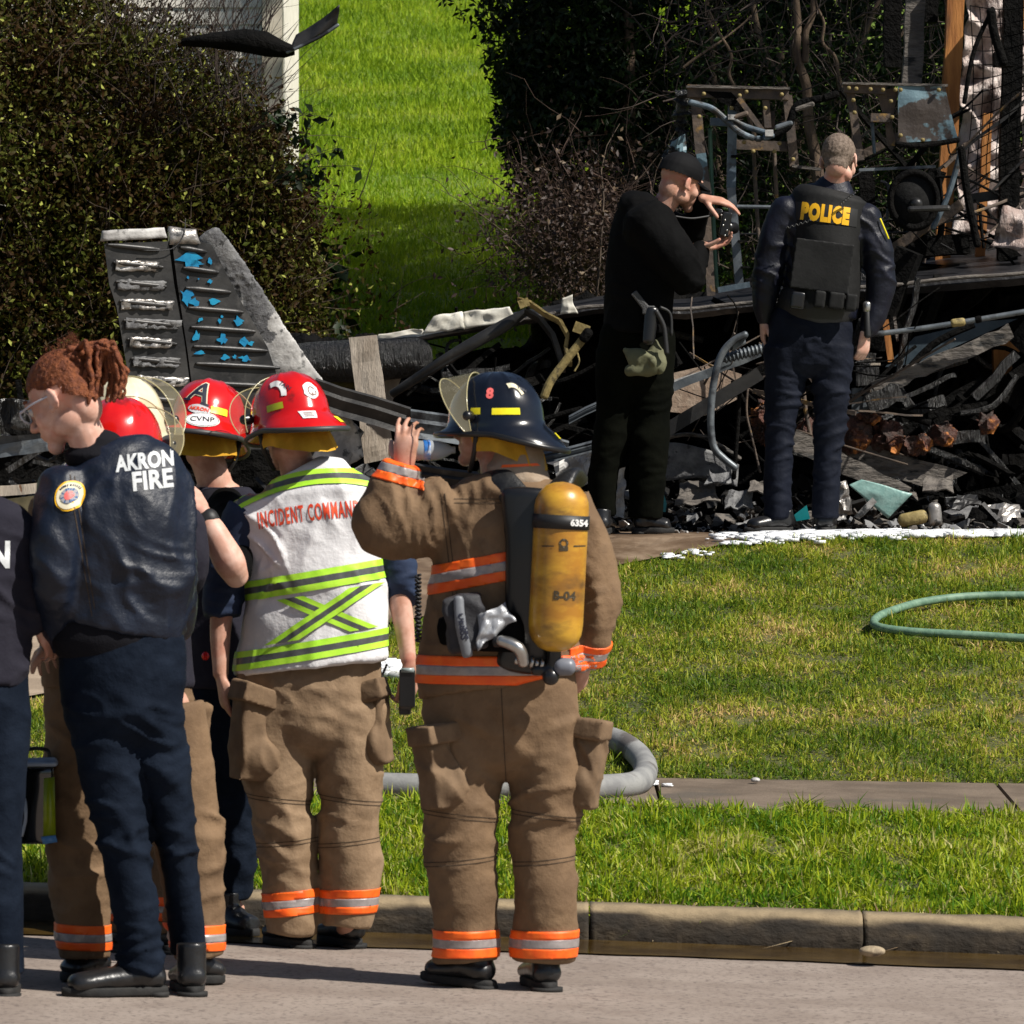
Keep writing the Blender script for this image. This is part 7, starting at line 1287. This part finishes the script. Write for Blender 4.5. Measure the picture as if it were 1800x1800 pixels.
# hoses
def hose(pts, r, m, lab, name='fire_hose', z0=0):
    P = []
    for x, y in pts: P.append(V(x, y, Gz(x, y) + r + z0))
    o = thing(name, lab, 'hose', P[0]); add('jacket', limb([(p, r) for p in P], 16, side=V(0, 0, 1)), m, o); return o
def gp(x, y):
    """ground point seen at pixel"""
    lo, hi = 17., 34.
    for _ in range(40):
        m_ = (lo + hi) / 2
        if HORY + (CAMZ - Gz((x - 900) / F * m_, m_)) * F / m_ > y: lo = m_
        else: hi = m_
    return ((x - 900) / F * lo, lo)
m_hoseg = mat('grey_hose_jacket', (.18, .18, .18), (.27, .27, .26), 8, .8, bump=.4, bscale=120, bdist=.003, c3=(.10, .09, .085), scale3=5)
hose([gp(960, 1335), gp(1030, 1315), gp(1075, 1320), gp(1115, 1342), gp(1135, 1372), gp(1120, 1398), gp(1060, 1406), gp(980, 1408), gp(800, 1406), gp(640, 1402)], .047, m_hoseg, 'thick grey fire hose looping on the sidewalk beside the firefighter with the cylinder')
m_hgr = mat('green_hose_jacket', (.10, .19, .13), (.17, .28, .19), 30, .6, bump=.3, bscale=80, bdist=.003)
ho = hose([gp(1960, 1066), gp(1800, 1064), gp(1700, 1066), gp(1620, 1076), gp(1560, 1094), gp(1537, 1108), gp(1545, 1120), gp(1600, 1128), gp(1700, 1134), gp(1800, 1140), gp(1960, 1150)], .018, m_hgr, 'green striped garden hose curving on the lawn at the right', 'garden_hose', .025)
hose([gp(640, 1192), gp(668, 1190), gp(690, 1196), gp(720, 1200)], .02, mat('white_hose_jacket', (.5, .5, .48), None, rough=.7), 'short pale hose end on the lawn between the commander and the drinker', 'pale_hose')
add('gutter_stone', vox([ball(W(1533, 1672, 18.9) * 1, .045, .05, .018)], .006, 1), m_kerb, None, 'small dark stone lying in the gutter water', 'stone'); add('pebble', ball(W(1328, 1371, 22.2), .018, .02, .01), m_ash, None, 'small pale pebble on the sidewalk', 'pebble')

def tangle(seed, n, xr, yr, dr, L, th, ms):
    rr = random.Random(seed)
    for j, (m, nm) in enumerate(ms):
        gs = []
        for i in range(n // len(ms)):
            a = W(rr.uniform(*xr), rr.uniform(*yr), rr.uniform(*dr)); l = rr.uniform(*L); an = rr.gauss(.15, .55) + (1.4 if rr.random() < .22 else 0); t = V(math.cos(an), rr.gauss(0, .35), math.sin(an)) * l; q = rr.uniform(*th) * (1 if rr.random() < .8 else 2.2)
            b = a + t
            for e in (a, b):
                g_ = Gz(e.x, e.y)
                if e.z < g_: e.z = g_ + .01
            if rr.random() < .45:
                m_ = a.lerp(b, .5) + V(rr.gauss(0, .06), 0, rr.gauss(0, .08)); gs.append(limb([(a, q * .35), (m_, q * .4), (b, q * .35)], 7, dome=False))
            else: gs.append(beam(a, b, q * .8, q, ns=4, jit=.004))
        add(nm, join(gs), m, None, kind='stuff', smooth=False, base=(0, 0, 0))
MS = [(m_coal, 'charred_tangle')] * 5 + [(m_coalg, 'charred_tangle')] * 2 
tangle(71, 110, (1170, 1800), (580, 880), (28.3, 29.1), (.15, .6), (.015, .06), MS); tangle(72, 90, (700, 960), (640, 820), (28.2, 29.2), (.10, .38), (.008, .03), MS); tangle(73, 45, (1440, 1800), (240, 470), (28.75, 29.3), (.15, .7), (.006, .026), [(m_coal, 'charred_tangle'), (m_coal, 'charred_tangle'), (m_rust, 'metal_tangle'), (m_scorch, 'metal_tangle')]); tangle(74, 60, (-60, 200), (760, 880), (27.6, 28.6), (.10, .4), (.008, .03), MS)
tangle(75, 60, (1180, 1500), (600, 800), (28.0, 28.5), (.15, .6), (.004, .012), [(m_rust, 'metal_tangle'), (m_coal, 'charred_tangle')])
# ------------------------------------------------------------------ trees standing just right of the picture: they shade the thicket
def shade_tree(x, y, lab, hz, rx, ry, rz, n, sd):
    o = thing('shade_tree', lab, 'tree', V(x, y, Gz(x, y))); p = blob(n, (x, y, hz), rx, ry, rz, sd, .15, .2, None); leaves('foliage', p, .16, m_leafB, o, sd, .6, 0, rs.uniform(0, .6, len(p)))
    add('trunk', tubev([(V(x, y, Gz(x, y)), .22), (V(x + .1, y, hz - rz * .4), .16), (V(x, y, hz + rz * .3), .06)], 12), m_bark, o)
shade_tree(6.6, 31.4, 'leafy tree right of the house corner, outside the picture', 10.6, 2.7, 3.0, 3.2, 26000, 61)
shade_tree(9.0, 35.5, 'second leafy tree on the slope farther right', 9.6, 3.2, 2.6, 3.6, 12000, 62)
